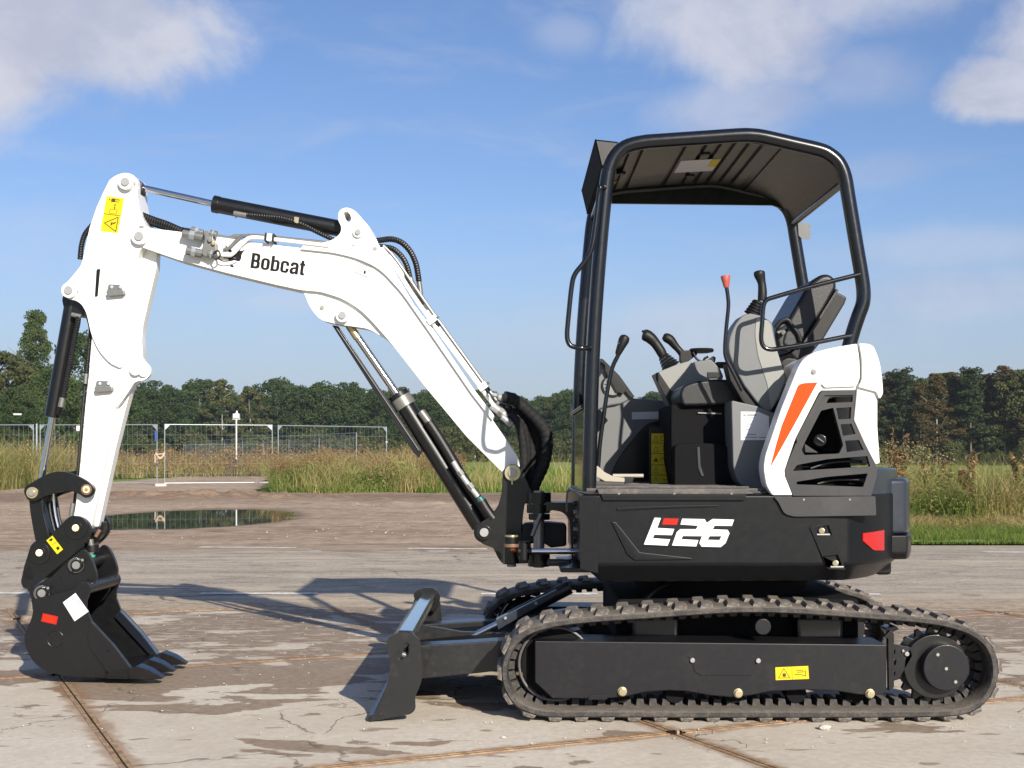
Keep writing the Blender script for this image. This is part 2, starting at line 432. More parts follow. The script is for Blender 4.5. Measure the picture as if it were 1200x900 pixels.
def thing(name, label, cat, loc=(0, 0, 0), group=None):
    o = bpy.data.objects.new(name, None)
    COL.objects.link(o)
    o.location = loc
    o.empty_display_size = 0.2
    o['label'] = label
    o['category'] = cat
    if group:
        o['group'] = group
    ROOTLOC[o.name] = Vector(loc)
    return o


def finish(bm, name, bevel=0.0, seg=2, sharp=35.0, bev_ang=40.0):
    bmesh.ops.remove_doubles(bm, verts=bm.verts, dist=1e-6)
    bmesh.ops.recalc_face_normals(bm, faces=bm.faces)
    if bevel > 0:
        es = [e for e in bm.edges if len(e.link_faces) == 2 and e.calc_face_angle(0) > R(bev_ang)]
        if es:
            bmesh.ops.bevel(bm, geom=es, offset=bevel, segments=seg, profile=0.5, affect='EDGES', clamp_overlap=True)
    for f in bm.faces:
        f.smooth = True
    for e in bm.edges:
        e.smooth = not (len(e.link_faces) != 2 or e.calc_face_angle(0) > R(sharp))
    me = bpy.data.meshes.new(name)
    bm.to_mesh(me)
    bm.free()
    if bevel > 0:
        WN.add(me.name)
    return me


class Pl:
    """a vertical side-view plane: centre line through p0, lateral axis n; px() gives the world point seen at a photo pixel"""
    def __init__(s, D, theta=0.0):
        s.th = R(theta)
        s.n = Vector((math.sin(s.th), math.cos(s.th), 0))
        s.D = D

    def pt(s, x, y, off=0.0):
        a = (x - 600) / F
        D = (s.D * math.cos(s.th) + off) / (a * math.sin(s.th) + math.cos(s.th))
        return Vector((a * D, D, HC - (y - HZ) * D / F))

    def r(s, px, off=0.0):
        return px * (s.D + off) / F


def rounded(pts, n=5):
    out = []
    N = len(pts)
    for i, p in enumerate(pts):
        r = p[2] if len(p) > 2 else 0
        P = Vector(p[:2])
        if r <= 0:
            out.append(P)
            continue
        A = Vector(pts[i - 1][:2])
        B = Vector(pts[(i + 1) % N][:2])
        a = (A - P)
        b_ = (B - P)
        la, lb = a.length, b_.length
        a.normalize()
        b_.normalize()
        t = min(r, la * 0.48, lb * 0.48)
        p0 = P + a * t
        p2 = P + b_ * t
        for k in range(n + 1):
            u = k / n
            out.append(p0 * (1 - u) ** 2 + P * 2 * u * (1 - u) + p2 * u * u)
    return out


def cat(pts, n=4, closed=False):
    P = [Vector(p) for p in pts]
    N = len(P)
    out = []
    rng = range(N if closed else N - 1)
    for i in rng:
        if closed:
            p0, p1, p2, p3 = P[i - 1], P[i], P[(i + 1) % N], P[(i + 2) % N]
        else:
            p0, p1, p2, p3 = P[max(i - 1, 0)], P[i], P[i + 1], P[min(i + 2, N - 1)]
        for k in range(n):
            t = k / n
            out.append(0.5 * ((2 * p1) + (p2 - p0) * t + (2 * p0 - 5 * p1 + 4 * p2 - p3) * t * t + (3 * p1 - p0 - 3 * p2 + p3) * t ** 3))
    if not closed:
        out.append(P[-1])
    return out


def prism(name, pl, pts, o0, o1, m, parent, holes=(), bevel=0.003, ref=None, **kw):
    """outline traced on the near face (offset o0), carried straight across to o1"""
    bm = bmesh.new()
    edges = []
    loops = [rounded(pts)] + [rounded(h) for h in holes]
    for lp in loops:
        rf = o0 if ref is None else ref
        vs = [bm.verts.new(pl.pt(p[0], p[1], rf) + pl.n * (o0 - rf)) for p in lp]
        for i in range(len(vs)):
            edges.append(bm.edges.new((vs[i - 1], vs[i])))
    if holes:
        bmesh.ops.triangle_fill(bm, use_beauty=True, use_dissolve=False, edges=edges)
    else:
        bm.faces.new([e.verts[0] for e in edges])
    faces = list(bm.faces)
    ret = bmesh.ops.extrude_face_region(bm, geom=faces)
    vs = [g for g in ret['geom'] if isinstance(g, bmesh.types.BMVert)]
    for v in vs:
        v.co += pl.n * (o1 - o0)
    bmesh.ops.recalc_face_normals(bm, faces=bm.faces)
    return link(name, finish(bm, name, bevel, **kw), m, parent)


def zprism(name, plan, z0, z1, m, parent, bevel=0.01, seg=3):
    bm = bmesh.new()
    vs = [bm.verts.new((p[0], p[1], z0)) for p in plan]
    f = bm.faces.new(vs)
    ret = bmesh.ops.extrude_face_region(bm, geom=[f])
    for g in ret['geom']:
        if isinstance(g, bmesh.types.BMVert):
            g.co.z += z1 - z0
    return link(name, finish(bm, name, bevel, seg), m, parent)


def box(name, c, s, m, parent, bevel=0.004, rot=None):
    bm = bmesh.new()
    bmesh.ops.create_cube(bm, size=1)
    M = Matrix.Translation(c) @ (rot.to_4x4() if rot else Matrix()) @ Matrix.Diagonal((s[0], s[1], s[2], 1))
    bm.transform(M)
    return link(name, finish(bm, name, bevel), m, parent)


def frame_at(d, up=Vector((0, 0, 1))):
    d = d.normalized()
    if abs(d.dot(up)) > 0.95:
        up = Vector((0, 1, 0))
    x = up.cross(d).normalized()
    y = d.cross(x)
    return x, y


def sweep_bm(bm, path, rad, seg=10, cap=True):
    """tube along a 3D path; rad a number or a list"""
    path = [Vector(p) for p in path]
    n = len(path)
    rings = []
    x = None
    for i, p in enumerate(path):
        d = (path[min(i + 1, n - 1)] - path[max(i - 1, 0)]).normalized()
        if x is None:
            x, y = frame_at(d)
        else:
            x = (x - d * x.dot(d)).normalized()
            y = d.cross(x)
        r = rad[i] if isinstance(rad, (list, tuple)) else rad
        rings.append([bm.verts.new(p + (x * math.cos(2 * math.pi * k / seg) + y * math.sin(2 * math.pi * k / seg)) * r) for k in range(seg)])
    for a, c in zip(rings, rings[1:]):
        for k in range(seg):
            bm.faces.new((a[k], a[(k + 1) % seg], c[(k + 1) % seg], c[k]))
    if cap:
        bm.faces.new(rings[0])
        bm.faces.new(list(reversed(rings[-1])))


def tube(name, path, rad, m, parent, seg=12, **kw):
    bm = bmesh.new()
    sweep_bm(bm, path, rad, seg)
    return link(name, finish(bm, name), m, parent, **kw)


def cyl(name, a, b_, r, m, parent, r2=None, seg=28, bevel=0.0015):
    bm = bmesh.new()
    sweep_bm(bm, [a, b_], [r, r2 if r2 is not None else r], seg)
    return link(name, finish(bm, name, bevel, 2), m, parent)


def lathe(name, a, b_, prof, m, parent, seg=24):
    """prof: list of (t along a->b, radius)"""
    a = Vector(a)
    b_ = Vector(b_)
    bm = bmesh.new()
    d = (b_ - a)
    x, y = frame_at(d)
    rings = []
    for t, r in prof:
        p = a + d * t
        rings.append([bm.verts.new(p + (x * math.cos(2 * math.pi * k / seg) + y * math.sin(2 * math.pi * k / seg)) * max(r, 1e-4)) for k in range(seg)])
    for u, v in zip(rings, rings[1:]):
        for k in range(seg):
            bm.faces.new((u[k], u[(k + 1) % seg], v[(k + 1) % seg], v[k]))
    bm.faces.new(rings[0])
    bm.faces.new(list(reversed(rings[-1])))
    return link(name, finish(bm, name), m, parent)


def pxpath(pl, pts, off=0.0, n=5):
    out = []
    q = [(p[0], p[1], p[2] if len(p) > 2 else off) for p in pts]
    for p in cat([Vector(a) for a in q], n):
        out.append(pl.pt(p[0], p[1], p[2]))
    return out


def ringed(path, r, pitch=0.012, depth=0.18):
    """resample a path densely and give the radius the ribs of a spiral guard"""
    P = [Vector(p) for p in path]
    L = [0]
    for a, c in zip(P, P[1:]):
        L.append(L[-1] + (c - a).length)
    step = pitch / 4
    n = max(8, int(L[-1] / step))
    out, rad = [], []
    j = 0
    for i in range(n + 1):
        s = L[-1] * i / n
        while j < len(L) - 2 and L[j + 1] < s:
            j += 1
        t = (s - L[j]) / max(L[j + 1] - L[j], 1e-9)
        out.append(P[j].lerp(P[j + 1], t))
        rad.append(r * (1 - depth * (1 if i % 4 == 0 else 0)))
    return out, rad


def hose(name, path, r, parent, ribs=True, m='hose_rubber'):
    if ribs:
        p, rr = ringed(path, r)
        return tube(name, p, rr, m, parent, 10)
    return tube(name, path, r, m, parent, 10)


def pin(name, pl, x, y, o0, o1, rpx, m, parent, inner=True, ring=None):
    """cross pin with a raised head and a smaller centre"""
    a = pl.pt(x, y, o0)
    b_ = a + pl.n * (o1 - o0)
    r = pl.r(rpx, o0)
    o = cyl(name, a, b_, r, m, parent)
    if inner:
        c = cyl('pin_head', a - pl.n * 0.010, a + pl.n * 0.01, r * 0.55, 'pin_steel' if m != 'white_paint' else 'pin_white', o, bevel=0.002)
        if m == 'white_paint':
            c.data.materials[0] = mat('pin_white')
    return o


def flat(name, pl, polys, off, th, m, parent):
    """flat print / sticker: polygons on a face, th metres proud towards the camera"""
    bm = bmesh.new()
    for pts in polys:
        vs = [bm.verts.new(pl.pt(p[0], p[1], off)) for p in rounded(pts)]
        f = bm.faces.new(vs)
        ret = bmesh.ops.extrude_face_region(bm, geom=[f])
        for g in ret['geom']:
            if isinstance(g, bmesh.types.BMVert):
                g.co -= pl.n * th
    return link(name, finish(bm, name), m, parent)


def strokes(segs, w_):
    """turn px line segments into thin quads"""
    out = []
    for x0, y0, x1, y1 in segs:
        d = Vector((x1 - x0, y1 - y0))
        if d.length < 1e-6:
            continue
        n_ = Vector((-d.y, d.x)).normalized() * w_ / 2
        out.append([(x0 + n_.x, y0 + n_.y), (x1 + n_.x, y1 + n_.y), (x1 - n_.x, y1 - n_.y), (x0 - n_.x, y0 - n_.y)])
    return out


def affine(pts, o, u, v):
    """map unit coords to px: o + a*u + b*v"""
    return [(o[0] + a * u[0] + c * v[0], o[1] + a * u[1] + c * v[1]) for a, c in pts]

# ================================================================== THE SETTING
def gp(px, py):
    """ground point (z=0) seen at a photo pixel"""
    D = HC * F / (py - HZ)
    return Vector(((px - 600) / F * D, D, 0))


def np_mesh(name, V, Fc, tint=None, smooth=False):
    V = np.asarray(V, dtype=np.float32)
    Fc = np.asarray(Fc, dtype=np.int32)
    me = bpy.data.meshes.new(name)
    k = Fc.shape[1]
    me.vertices.add(len(V))
    me.vertices.foreach_set('co', V.ravel())
    me.loops.add(Fc.size)
    me.loops.foreach_set('vertex_index', Fc.ravel())
    me.polygons.add(len(Fc))
    me.polygons.foreach_set('loop_start', np.arange(0, Fc.size, k, dtype=np.int32))
    if smooth:
        me.polygons.foreach_set('use_smooth', np.ones(len(Fc), dtype=bool))
    if tint is not None:
        at = me.attributes.new('tint', 'FLOAT', 'POINT')
        at.data.foreach_set('value', np.asarray(tint, dtype=np.float32))
    me.update(calc_edges=True)
    me.validate()
    return me


# field: one sheet to the horizon
me = np_mesh('field', [(-1200, -200, -0.035), (1200, -200, -0.035), (1200, 1600, -0.035), (-1200, 1600, -0.035)], [(0, 1, 2, 3)])
link('field', me, 'field_grass', kind='structure')


def grid_mesh(name, xs, ys, zf, keep=None):
    X, Y = np.meshgrid(xs, ys)
    Z = zf(X, Y)
    V = np.stack([X, Y, Z], -1).reshape(-1, 3)
    nx, ny = len(xs), len(ys)
    i = np.arange(ny - 1)[:, None] * nx + np.arange(nx - 1)[None, :]
    i = i.ravel()
    Fq = np.stack([i, i + 1, i + nx + 1, i + nx], -1)
    if keep is not None:
        cx = V[Fq].mean(1)
        Fq = Fq[keep(cx[:, 0], cx[:, 1])]
    return np_mesh(name, V, Fq, smooth=True)


def vnoise(X, Y, s, seed=0.0):
    out = np.empty(X.size)
    xf, yf = X.ravel(), Y.ravel()
    for k in range(xf.size):
        out[k] = mnoise.fractal((xf[k] * s, yf[k] * s, seed), 1.0, 2.0, 5)
    return out.reshape(X.shape)


def soil_z(X, Y):
    n0 = vnoise(X * 0.45, Y, 0.33, 3.3)
    n1_ = vnoise(X, Y, 1.6, 7.1)
    z = 0.022 + 0.014 * n0 + 0.012 * n1_
    # the puddle's hollow
    d = np.sqrt(((X + 5.35) / 1.62) ** 2 + ((Y - 22.6) / 3.1) ** 2)
    z -= 0.062 * np.clip(1.38 - d + 0.30 * n1_ + 0.30 * n0, 0, 1)
    # ridge of pushed-up dark earth behind it
    rr = np.exp(-((Y - 31.5 - 1.2 * n0 + (X + 6) * 0.35) / 1.6) ** 2) * np.exp(-((X + 7.0) / 3.6) ** 2)
    z += 0.16 * rr * np.clip(0.55 + 1.6 * n1_, 0, 1.4)
    rr2 = np.exp(-((Y - 27.5 - n0) / 1.0) ** 2) * np.exp(-((X + 1.5) / 2.5) ** 2)
    z += 0.06 * rr2 * np.clip(0.4 + 1.8 * n1_, 0, 1.4)
    z = np.where(Y < 16.3, np.minimum(z, 0.012 + 0.004 * n1_), z)
    return z


def soil_keep(x, y):
    ja = np.array([mnoise.noise((a * 0.5, b_ * 0.5, 1.0)) for a, b_ in zip(x, y)])
    k1 = x < 3.0 + ja * 1.6 - np.clip(y - 24, 0, 99) * 0.05
    far_edge = 36.5 + ja * 2.0 + np.where(x < -6.8, np.clip((-6.8 - x) * 6, 0, 60), 0)
    far_edge = np.where(x < -14.3, 36 + ja * 3, far_edge)
    return k1 & (y < far_edge)


xs = np.concatenate([np.arange(-34, -12, 0.5), np.arange(-12, 4.6, 0.09)])
ys = np.concatenate([np.arange(14.8, 17, 0.25), np.arange(17, 38, 0.12), np.arange(38, 95, 0.8)])
link('bare_soil', grid_mesh('bare_soil', xs, ys, soil_z, soil_keep), 'yard_soil', kind='structure')

me = grid_mesh('puddle', np.linspace(-9.2, -1.9, 40), np.linspace(17.6, 28.2, 40), lambda X, Y: X * 0 + 0.002)
link('puddle', me, 'puddle_water', kind='structure')

# low green turf bank right of the yard
def turf_z(X, Y):
    return 0.02 + 0.02 * vnoise(X, Y, 0.8, 2.0)


link('grass_verge', grid_mesh('grass_verge', np.arange(2.2, 40, 0.5), np.arange(16.3, 30, 0.5), turf_z), 'field_grass', kind='structure')

# road
xs = np.arange(-60, 60.1, 0.4)
edgeN = np.array([9.35 + 0.10 * mnoise.noise((x * 1.7, 0, 0)) + 0.22 * mnoise.noise((x * 0.35, 4, 0)) for x in xs])
edgeF = np.array([16.1 - 0.03 * x + 0.12 * mnoise.noise((x * 1.3, 9, 0)) for x in xs])
rows = []
NR = 14
for k in range(NR + 1):
    t = k / NR
    zr_ = np.full_like(xs, 0.006 + 0.01 * math.sin(math.pi * t))
    if k == 0:
        zr_ = np.array([-0.010 + 0.004 * mnoise.noise((x * 2.3, 1, 5)) for x in xs])
    rows.append(np.stack([xs, edgeN * (1 - t) + edgeF * t - (0.25 if k == 0 else 0), zr_], -1))
V = np.concatenate(rows)
nx = len(xs)
i = (np.arange(NR)[:, None] * nx + np.arange(nx - 1)[None, :]).ravel()
road = link('road', np_mesh('road', V, np.stack([i, i + 1, i + nx + 1, i + nx], -1), smooth=True), 'asphalt', kind='structure')


def road_z(y):
    t = (y - 9.35) / 6.8
    return 0.006 + 0.01 * math.sin(math.pi * min(max(t, 0), 1))


def dash(x0, x1, yc, slope, wd):
    """worn dash with ragged ends, 4 mm above the asphalt"""
    n = 10
    V, Fq = [], []
    for k in range(n + 1):
        x = x0 + (x1 - x0) * k / n
        y = yc + slope * x
        e = 0.012
        y0 = y - wd / 2 + rnd.uniform(-e, e)
        y1 = y + wd / 2 + rnd.uniform(-e, e)
        V += [(x, y0, road_z(y0) + 0.004), (x, y1, road_z(y1) + 0.004)]
        if k:
            a = 2 * k
            Fq.append((a - 2, a, a + 1, a - 1))
    return np_mesh('lane_dash', V, Fq)


for k in range(-4, 7):
    link('lane_dash', dash(-3.59 + 2.18 * k, -2.46 + 2.18 * k, 15.25, -0.095, 0.13), 'road_marking', parent=road)
for k in range(-3, 6):
    link('lane_dash', dash(-2.40 + 2.16 * k, -1.50 + 2.16 * k, 10.42, -0.012, 0.11), 'road_marking', parent=road)

# ---- concrete slabs with angle-iron edges, laid askew to the road
yard = bpy.data.objects.new('pavement', None)
COL.objects.link(yard)
yard['kind'] = 'structure'
ROOTLOC[yard.name] = Vector((0, 0, 0))
GA = R(24.5)
GU = Vector((math.cos(GA), math.sin(GA), 0))
GV = Vector((-math.sin(GA), math.cos(GA), 0))
U0, US = 0.74, 2.05
V0, VS = 4.58, 2.46


def slab_mesh(hu, hv, th=0.14):
    bm = bmesh.new()
    uvl = bm.loops.layers.uv.new('edge')
    us = [-hu, 0, hu]
    vs = [-hv, 0, hv]
    top = [[bm.verts.new((u, v, 0)) for u in us] for v in vs]
    for a in range(2):
        for c in range(2):
            f = bm.faces.new((top[a][c], top[a][c + 1], top[a + 1][c + 1], top[a + 1][c]))
            for l in f.loops:
                l[uvl].uv = (hu - abs(l.vert.co.x), hv - abs(l.vert.co.y))
    ring = [top[0][0], top[0][1], top[0][2], top[1][2], top[2][2], top[2][1], top[2][0], top[1][0]]
    low = [bm.verts.new((v.co.x, v.co.y, -th)) for v in ring]
    for k in range(8):
        bm.faces.new((ring[k], low[k], low[(k + 1) % 8], ring[(k + 1) % 8]))
    me = bpy.data.meshes.new('concrete_slab')
    bm.to_mesh(me)
    bm.free()
    me.materials.append(mat('concrete'))
    return me


def strip_mesh(L):
    bm = bmesh.new()
    n = 14
    prev = None
    for k in range(n + 1):
        x = -L / 2 + L * k / n
        wv_ = 0.0095 + rnd.uniform(-0.0012, 0.0012)
        z = rnd.uniform(-0.001, 0.0015)
        cur = [bm.verts.new((x, -wv_, -0.03)), bm.verts.new((x, -wv_, z)), bm.verts.new((x, wv_, z)), bm.verts.new((x, wv_, -0.03))]
        if prev:
            for q in range(3):
                bm.faces.new((prev[q], cur[q], cur[q + 1], prev[q + 1]))
        prev = cur
    me = bpy.data.meshes.new('edge_iron')
    bm.to_mesh(me)
    bm.free()
    me.materials.append(mat('rusty_steel'))
    return me


hu, hv = US / 2 - 0.024, VS / 2 - 0.024
slab_me = slab_mesh(hu, hv)
iron_u = strip_mesh(US - 0.07)
iron_v = strip_mesh(VS - 0.07)
rotz = Matrix.Rotation(GA, 4, 'Z')
rot90 = Matrix.Rotation(GA + math.pi / 2, 4, 'Z')
for iu in range(-4, 5):
    for iv in range(-3, 5):
        c = GU * (U0 + US * (iu + 0.5)) + GV * (V0 + VS * (iv + 0.5))
        if c.y > 10.9 or c.y < 0.5 or abs(c.x) > 8.2:
            continue
        o = link('concrete_slab', slab_me, None, yard)
        o.matrix_basis = Matrix.Translation((c.x, c.y, 0.0)) @ rotz @ Matrix.Rotation(R(rnd.uniform(-0.06, 0.06)), 4, 'X')
        for s in (-1, 1):
            e = link('edge_iron', iron_u, None, yard)
            p = c + GV * s * (VS / 2 - 0.0135)
            e.matrix_basis = Matrix.Translation((p.x, p.y, 0.0015)) @ rotz
            e = link('edge_iron', iron_v, None, yard)
            p = c + GU * s * (US / 2 - 0.0135)
            e.matrix_basis = Matrix.Translation((p.x, p.y, 0.0015)) @ rot90
# soil under and around the slabs
me = np_mesh('slab_bed', [(-9, 0.2, -0.022), (9, 0.2, -0.022), (12, 9.6, -0.022), (-12, 9.6, -0.022)], [(0, 1, 2, 3)])
link('slab_bed', me, 'yard_soil', kind='structure')

# ---- gravel crumbs on the slabs and the road's edge (nobody could count them)
prng = np.random.default_rng(5)


def crumbs(name, n, xr, yr, smin, smax, m, keep=None, hole=None):
    base = np.array([(1, 0, 0), (-1, 0, 0), (0, 1, 0), (0, -1, 0), (0, 0, 1), (0, 0, -1)], dtype=float)
    fc = np.array([(0, 2, 4), (2, 1, 4), (1, 3, 4), (3, 0, 4), (2, 0, 5), (1, 2, 5), (3, 1, 5), (0, 3, 5)])
    x = prng.uniform(xr[0], xr[1], n)
    y = prng.uniform(yr[0], yr[1], n)
    if hole:
        k = ((x - hole[0]) / hole[2]) ** 2 + ((y - hole[1]) / hole[3]) ** 2 > 1
        x, y = x[k], y[k]
        n = len(x)
    s = prng.uniform(smin, smax, n) ** 1.0
    V = base[None] * s[:, None, None] * prng.uniform(0.6, 1.3, (n, 6, 1))
    V[:, :, 2] *= 0.6
    V[:, :, 0] += x[:, None]
    V[:, :, 1] += y[:, None]
    V[:, :, 2] += (s * 0.3)[:, None] + 0.004
    Fq = fc[None] + (np.arange(n) * 6)[:, None, None]
    return link(name, np_mesh(name, V.reshape(-1, 3), Fq.reshape(-1, 3)), m, kind='stuff')


c = crumbs('gravel', 1500, (-5, 6), (5.0, 9.4), 0.002, 0.006, 'stone')
c['label'] = 'small pale grit scattered over the concrete slabs'
c['category'] = 'gravel'
c = crumbs('gravel', 900, (-13, 3.4), (16.3, 31), 0.005, 0.017, 'stone', hole=(-5.05, 22.6, 3.3, 4.8))
c.location.z = 0.018
c['label'] = 'loose pale stones scattered over the bare soil beyond the road'
c['category'] = 'gravel'


def pebble(x, y, s, label):
    bm = bmesh.new()
    bmesh.ops.create_icosphere(bm, subdivisions=2, radius=1)
    for v in bm.verts:
        v.co *= 1 + 0.35 * mnoise.noise(v.co * 1.3 + Vector((x * 9, y, 0)))
        v.co = Vector((v.co.x * s * 1.25, v.co.y * s, v.co.z * s * 0.62))
    me = finish(bm, 'pebble')
    o = link('pebble', me, 'stone', label=label, cat='stone')
    o.location = (x, y, s * 0.45)


g = gp(967, 855)
pebble(g.x, g.y, 0.020, 'pale cream pebble lying on the concrete in front of the rubber track')
g = gp(590, 865)
pebble(g.x, g.y, 0.008, 'tiny brown stone on the concrete between dozer blade and rubber track')

# old timber beam at the left edge of the yard
o = box('timber_beam', gp(-6, 568) + Vector((0, 0, 0.12)), (1.1, 0.25, 0.24), 'timber', None, 0.02)
o['label'] = 'dark old timber beam lying in the dry grass at the left edge'
o['category'] = 'timber'

# ---- vegetation -------------------------------------------------------------
def blades(name, P, h, wd, lean, m, seed, tint, label, cat_, segs=2):
    """P (n,3) roots. every blade a bent tapering strip"""
    g_ = np.random.default_rng(seed)
    n = len(P)
    az = g_.uniform(0, 2 * math.pi, n)
    side = np.stack([np.cos(az), np.sin(az), np.zeros(n)], -1)
    az2 = g_.uniform(0, 2 * math.pi, n)
    ld = np.stack([np.cos(az2), np.sin(az2), np.zeros(n)], -1) * (g_.uniform(0.1, 1.0, n) * lean * h)[:, None]
    V = []
    for k in range(segs + 1):
        t = k / segs
        c = P + ld * t * t
        c = c + np.array([0, 0, 1.0]) * (h * (t - 0.18 * t * t * lean))[:, None]
        wv_ = (wd * (1 - t) ** 0.7 * 0.5)[:, None] if k < segs else None
        if k < segs:
            V += [c - side * wv_, c + side * wv_]
        else:
            V += [c]
    V = np.stack(V, 1)
    kk = V.shape[1]
    tris = []
    for k in range(segs - 1):
        a = 2 * k
        tris += [(a, a + 1, a + 3), (a, a + 3, a + 2)]
    a = 2 * (segs - 1)
    tris += [(a, a + 1, a + 2)]
    Fq = np.array(tris)[None] + (np.arange(n) * kk)[:, None, None]
    me = np_mesh(name, V.reshape(-1, 3), Fq.reshape(-1, 3), np.repeat(tint, kk))
    return link(name, me, m, kind='stuff', label=label, cat=cat_)


def scatter(n, xr, yr, seed, scale=0.9, thr=-0.25, ybias=None):
    g_ = np.random.default_rng(seed)
    x = g_.uniform(xr[0], xr[1], n * 2)
    y = g_.uniform(yr[0], yr[1], n * 2)
    v = np.array([mnoise.noise((a * scale, b_ * scale, seed)) for a, b_ in zip(x, y)])
    k = (v + g_.uniform(-0.3, 0.3, n * 2)) > thr
    x, y, v = x[k][:n], y[k][:n], v[k][:n]
    return np.stack([x, y, np.zeros_like(x)], -1), v, g_


def tuft(name, n, xr, yr, seed, h0, h1, wd, lean, m, label, cat_='grass', tb=0.5, segs=2, hs=0.5, scale=0.9, zb=0.0, mask=None):
    P, v, g_ = scatter(n, xr, yr, seed, scale)
    if mask is not None:
        k = mask(P[:, 0], P[:, 1])
        P, v = P[k], v[k]
    P[:, 2] = zb
    h = (h0 + (h1 - h0) * g_.uniform(0, 1, len(P)) ** 1.6) * (1 + hs * v)
    tint = np.clip(tb + 0.8 * v + g_.normal(0, 0.22, len(P)), 0, 1)
    return blades(name, P, np.clip(h, 0.03, 9), np.full(len(P), wd) * g_.uniform(0.6, 1.4, len(P)), lean, m, seed, tint, label, cat_, segs)


# right of the machine: mown green edge, straw, then tall weeds
tuft('grass', 34000, (3.2, 11), (16.2, 18.9), 11, 0.03, 0.17, 0.009, 1.1, 'grass_mixed', 'short fresh green grass along the road edge at the right', tb=0.22, hs=1.0, scale=1.6)
tuft('dry_grass', 26000, (3.4, 12), (18.4, 20.8), 12, 0.12, 0.34, 0.010, 1.6, 'grass_dry', 'flattened straw-coloured dry grass between green edge and tall weeds', tb=0.8)
tuft('tall_grass', 56000, (3.6, 13.5), (19.6, 25.5), 13, 0.30, 1.12, 0.010, 0.95, 'grass_mixed', 'tall half-dry grass and weeds right of the excavator', tb=0.52, segs=3)
# left: band of weeds along the yard in front of the green field
def mleft(x, y):
    return (x > -0.178 * y) & (y > 36.2 + np.array([1.3 * mnoise.noise((a * 0.5, 2, 0)) for a in x]) - (x + 8) * 0.0)
tuft('tall_grass', 42000, (-7.6, 3.8), (36.3, 44), 14, 0.20, 1.05, 0.018, 0.9, 'grass_mixed', 'tall yellowing grass along the yard below the wire fence panels', tb=0.70, segs=3, scale=0.7, hs=1.3, mask=lambda x, y: mleft(x, y) & ((x < -2.2 + 0.5 * np.sin(y * 2.1)) | (np.sin(x * 37.7 + y * 91) > 0.93)))
tuft('grass', 14000, (-8.0, -1.6), (35.6, 39), 15, 0.08, 0.34, 0.024, 1.0, 'grass_mixed', 'lower green grass on the yard side of the weeds', tb=0.30, hs=0.9, mask=mleft)
tuft('grass', 24000, (-2.6, 4.6), (35.8, 47), 19, 0.08, 0.40, 0.022, 0.9, 'grass_fresh', 'bright green grass at the corner of the meadow beyond the boom foot', tb=0.55, hs=0.8, mask=mleft)
tuft('tall_grass', 30000, (-24, -14.6), (37, 48), 16, 0.4, 1.75, 0.022, 0.7, 'grass_dry', 'tall golden dry grass at the left edge of the yard', tb=0.5, segs=3)
tuft('dry_grass', 12000, (-24, -14.2), (33.5, 38), 26, 0.1, 0.5, 0.024, 0.9, 'grass_dry', 'thin straw-coloured grass spreading over the soil at the left', tb=0.65)
tuft('tall_grass', 36000, (-26, -6), (56, 76), 17, 0.3, 1.15, 0.035, 0.7, 'grass_dry', 'reddish dry weeds behind the wire fence panels', tb=0.62, segs=2, mask=lambda x, y: ~((x < -10) & (x > -16) & (y < 60)))
tuft('grass', 26000, (-8, 16), (46, 80), 18, 0.10, 0.36, 0.05, 0.6, 'grass_fresh', 'rough green growth at the near side of the green field', tb=0.55)


# leafy weeds and seed heads: loose little leaves filling the lower growth, nobody could count them
def leafmass(name, n, xr, yr, h, s, m, label, seed, scale=0.8, top=False, mask=None):
    P, v, g_ = scatter(n, xr, yr, seed, scale, -0.05)
    if mask is not None:
        k = mask(P[:, 0], P[:, 1])
        P, v = P[k], v[k]
    n_ = len(P)
    hh = h * (0.55 + 1.1 * np.clip(v + 0.25, 0, 1))
    t = g_.uniform(0, 1, n_) ** (0.35 if top else 1.2)
    P[:, 2] = hh * t
    a = g_.normal(0, 1, (n_, 3))
    a /= np.linalg.norm(a, axis=1)[:, None]
    b_ = np.cross(a, g_.normal(0, 1, (n_, 3)))
    b_ /= np.linalg.norm(b_, axis=1)[:, None]
    sz = s * g_.uniform(0.5, 1.4, n_)[:, None]
    V = np.stack([P - a * sz, P + b_ * sz * 0.4, P + a * sz, P - b_ * sz * 0.4], 1).reshape(-1, 3)
    link(name, np_mesh(name, V, np.arange(n_ * 4).reshape(-1, 4), np.repeat(np.clip(0.5 + 0.8 * v + g_.normal(0, 0.25, n_), 0, 1), 4)), m, kind='stuff', label=label, cat='weeds')


leafmass('weeds', 60000, (3.7, 13), (19.4, 24.0), 0.62, 0.020, 'grass_mixed', 'bushy green weeds filling the foot of the tall grass at the right', 81)
leafmass('weeds', 36000, (3.7, 13), (19.5, 24.5), 0.95, 0.016, 'grass_dry', 'brown seed heads speckling the tall grass at the right', 82, top=True)
leafmass('weeds', 36000, (-7.6, -1.6), (36.6, 43), 0.62, 0.035, 'grass_mixed', 'bushy green weeds at the foot of the fence panels', 83, mask=mleft)
leafmass('weeds', 22000, (-7.6, -1.4), (36.8, 44), 0.9, 0.030, 'weed_brown', 'brown seed heads in the grass below the fence panels', 84, top=True, mask=mleft)
leafmass('weeds', 16000, (-24, -14.8), (37, 46), 1.2, 0.035, 'grass_mixed', 'leafy green weeds in the golden grass at the left edge', 85)
leafmass('weeds', 26000, (-26, -4), (54, 74), 1.0, 0.05, 'weed_brown', 'reddish-brown weeds behind the fence gate', 86, top=True)


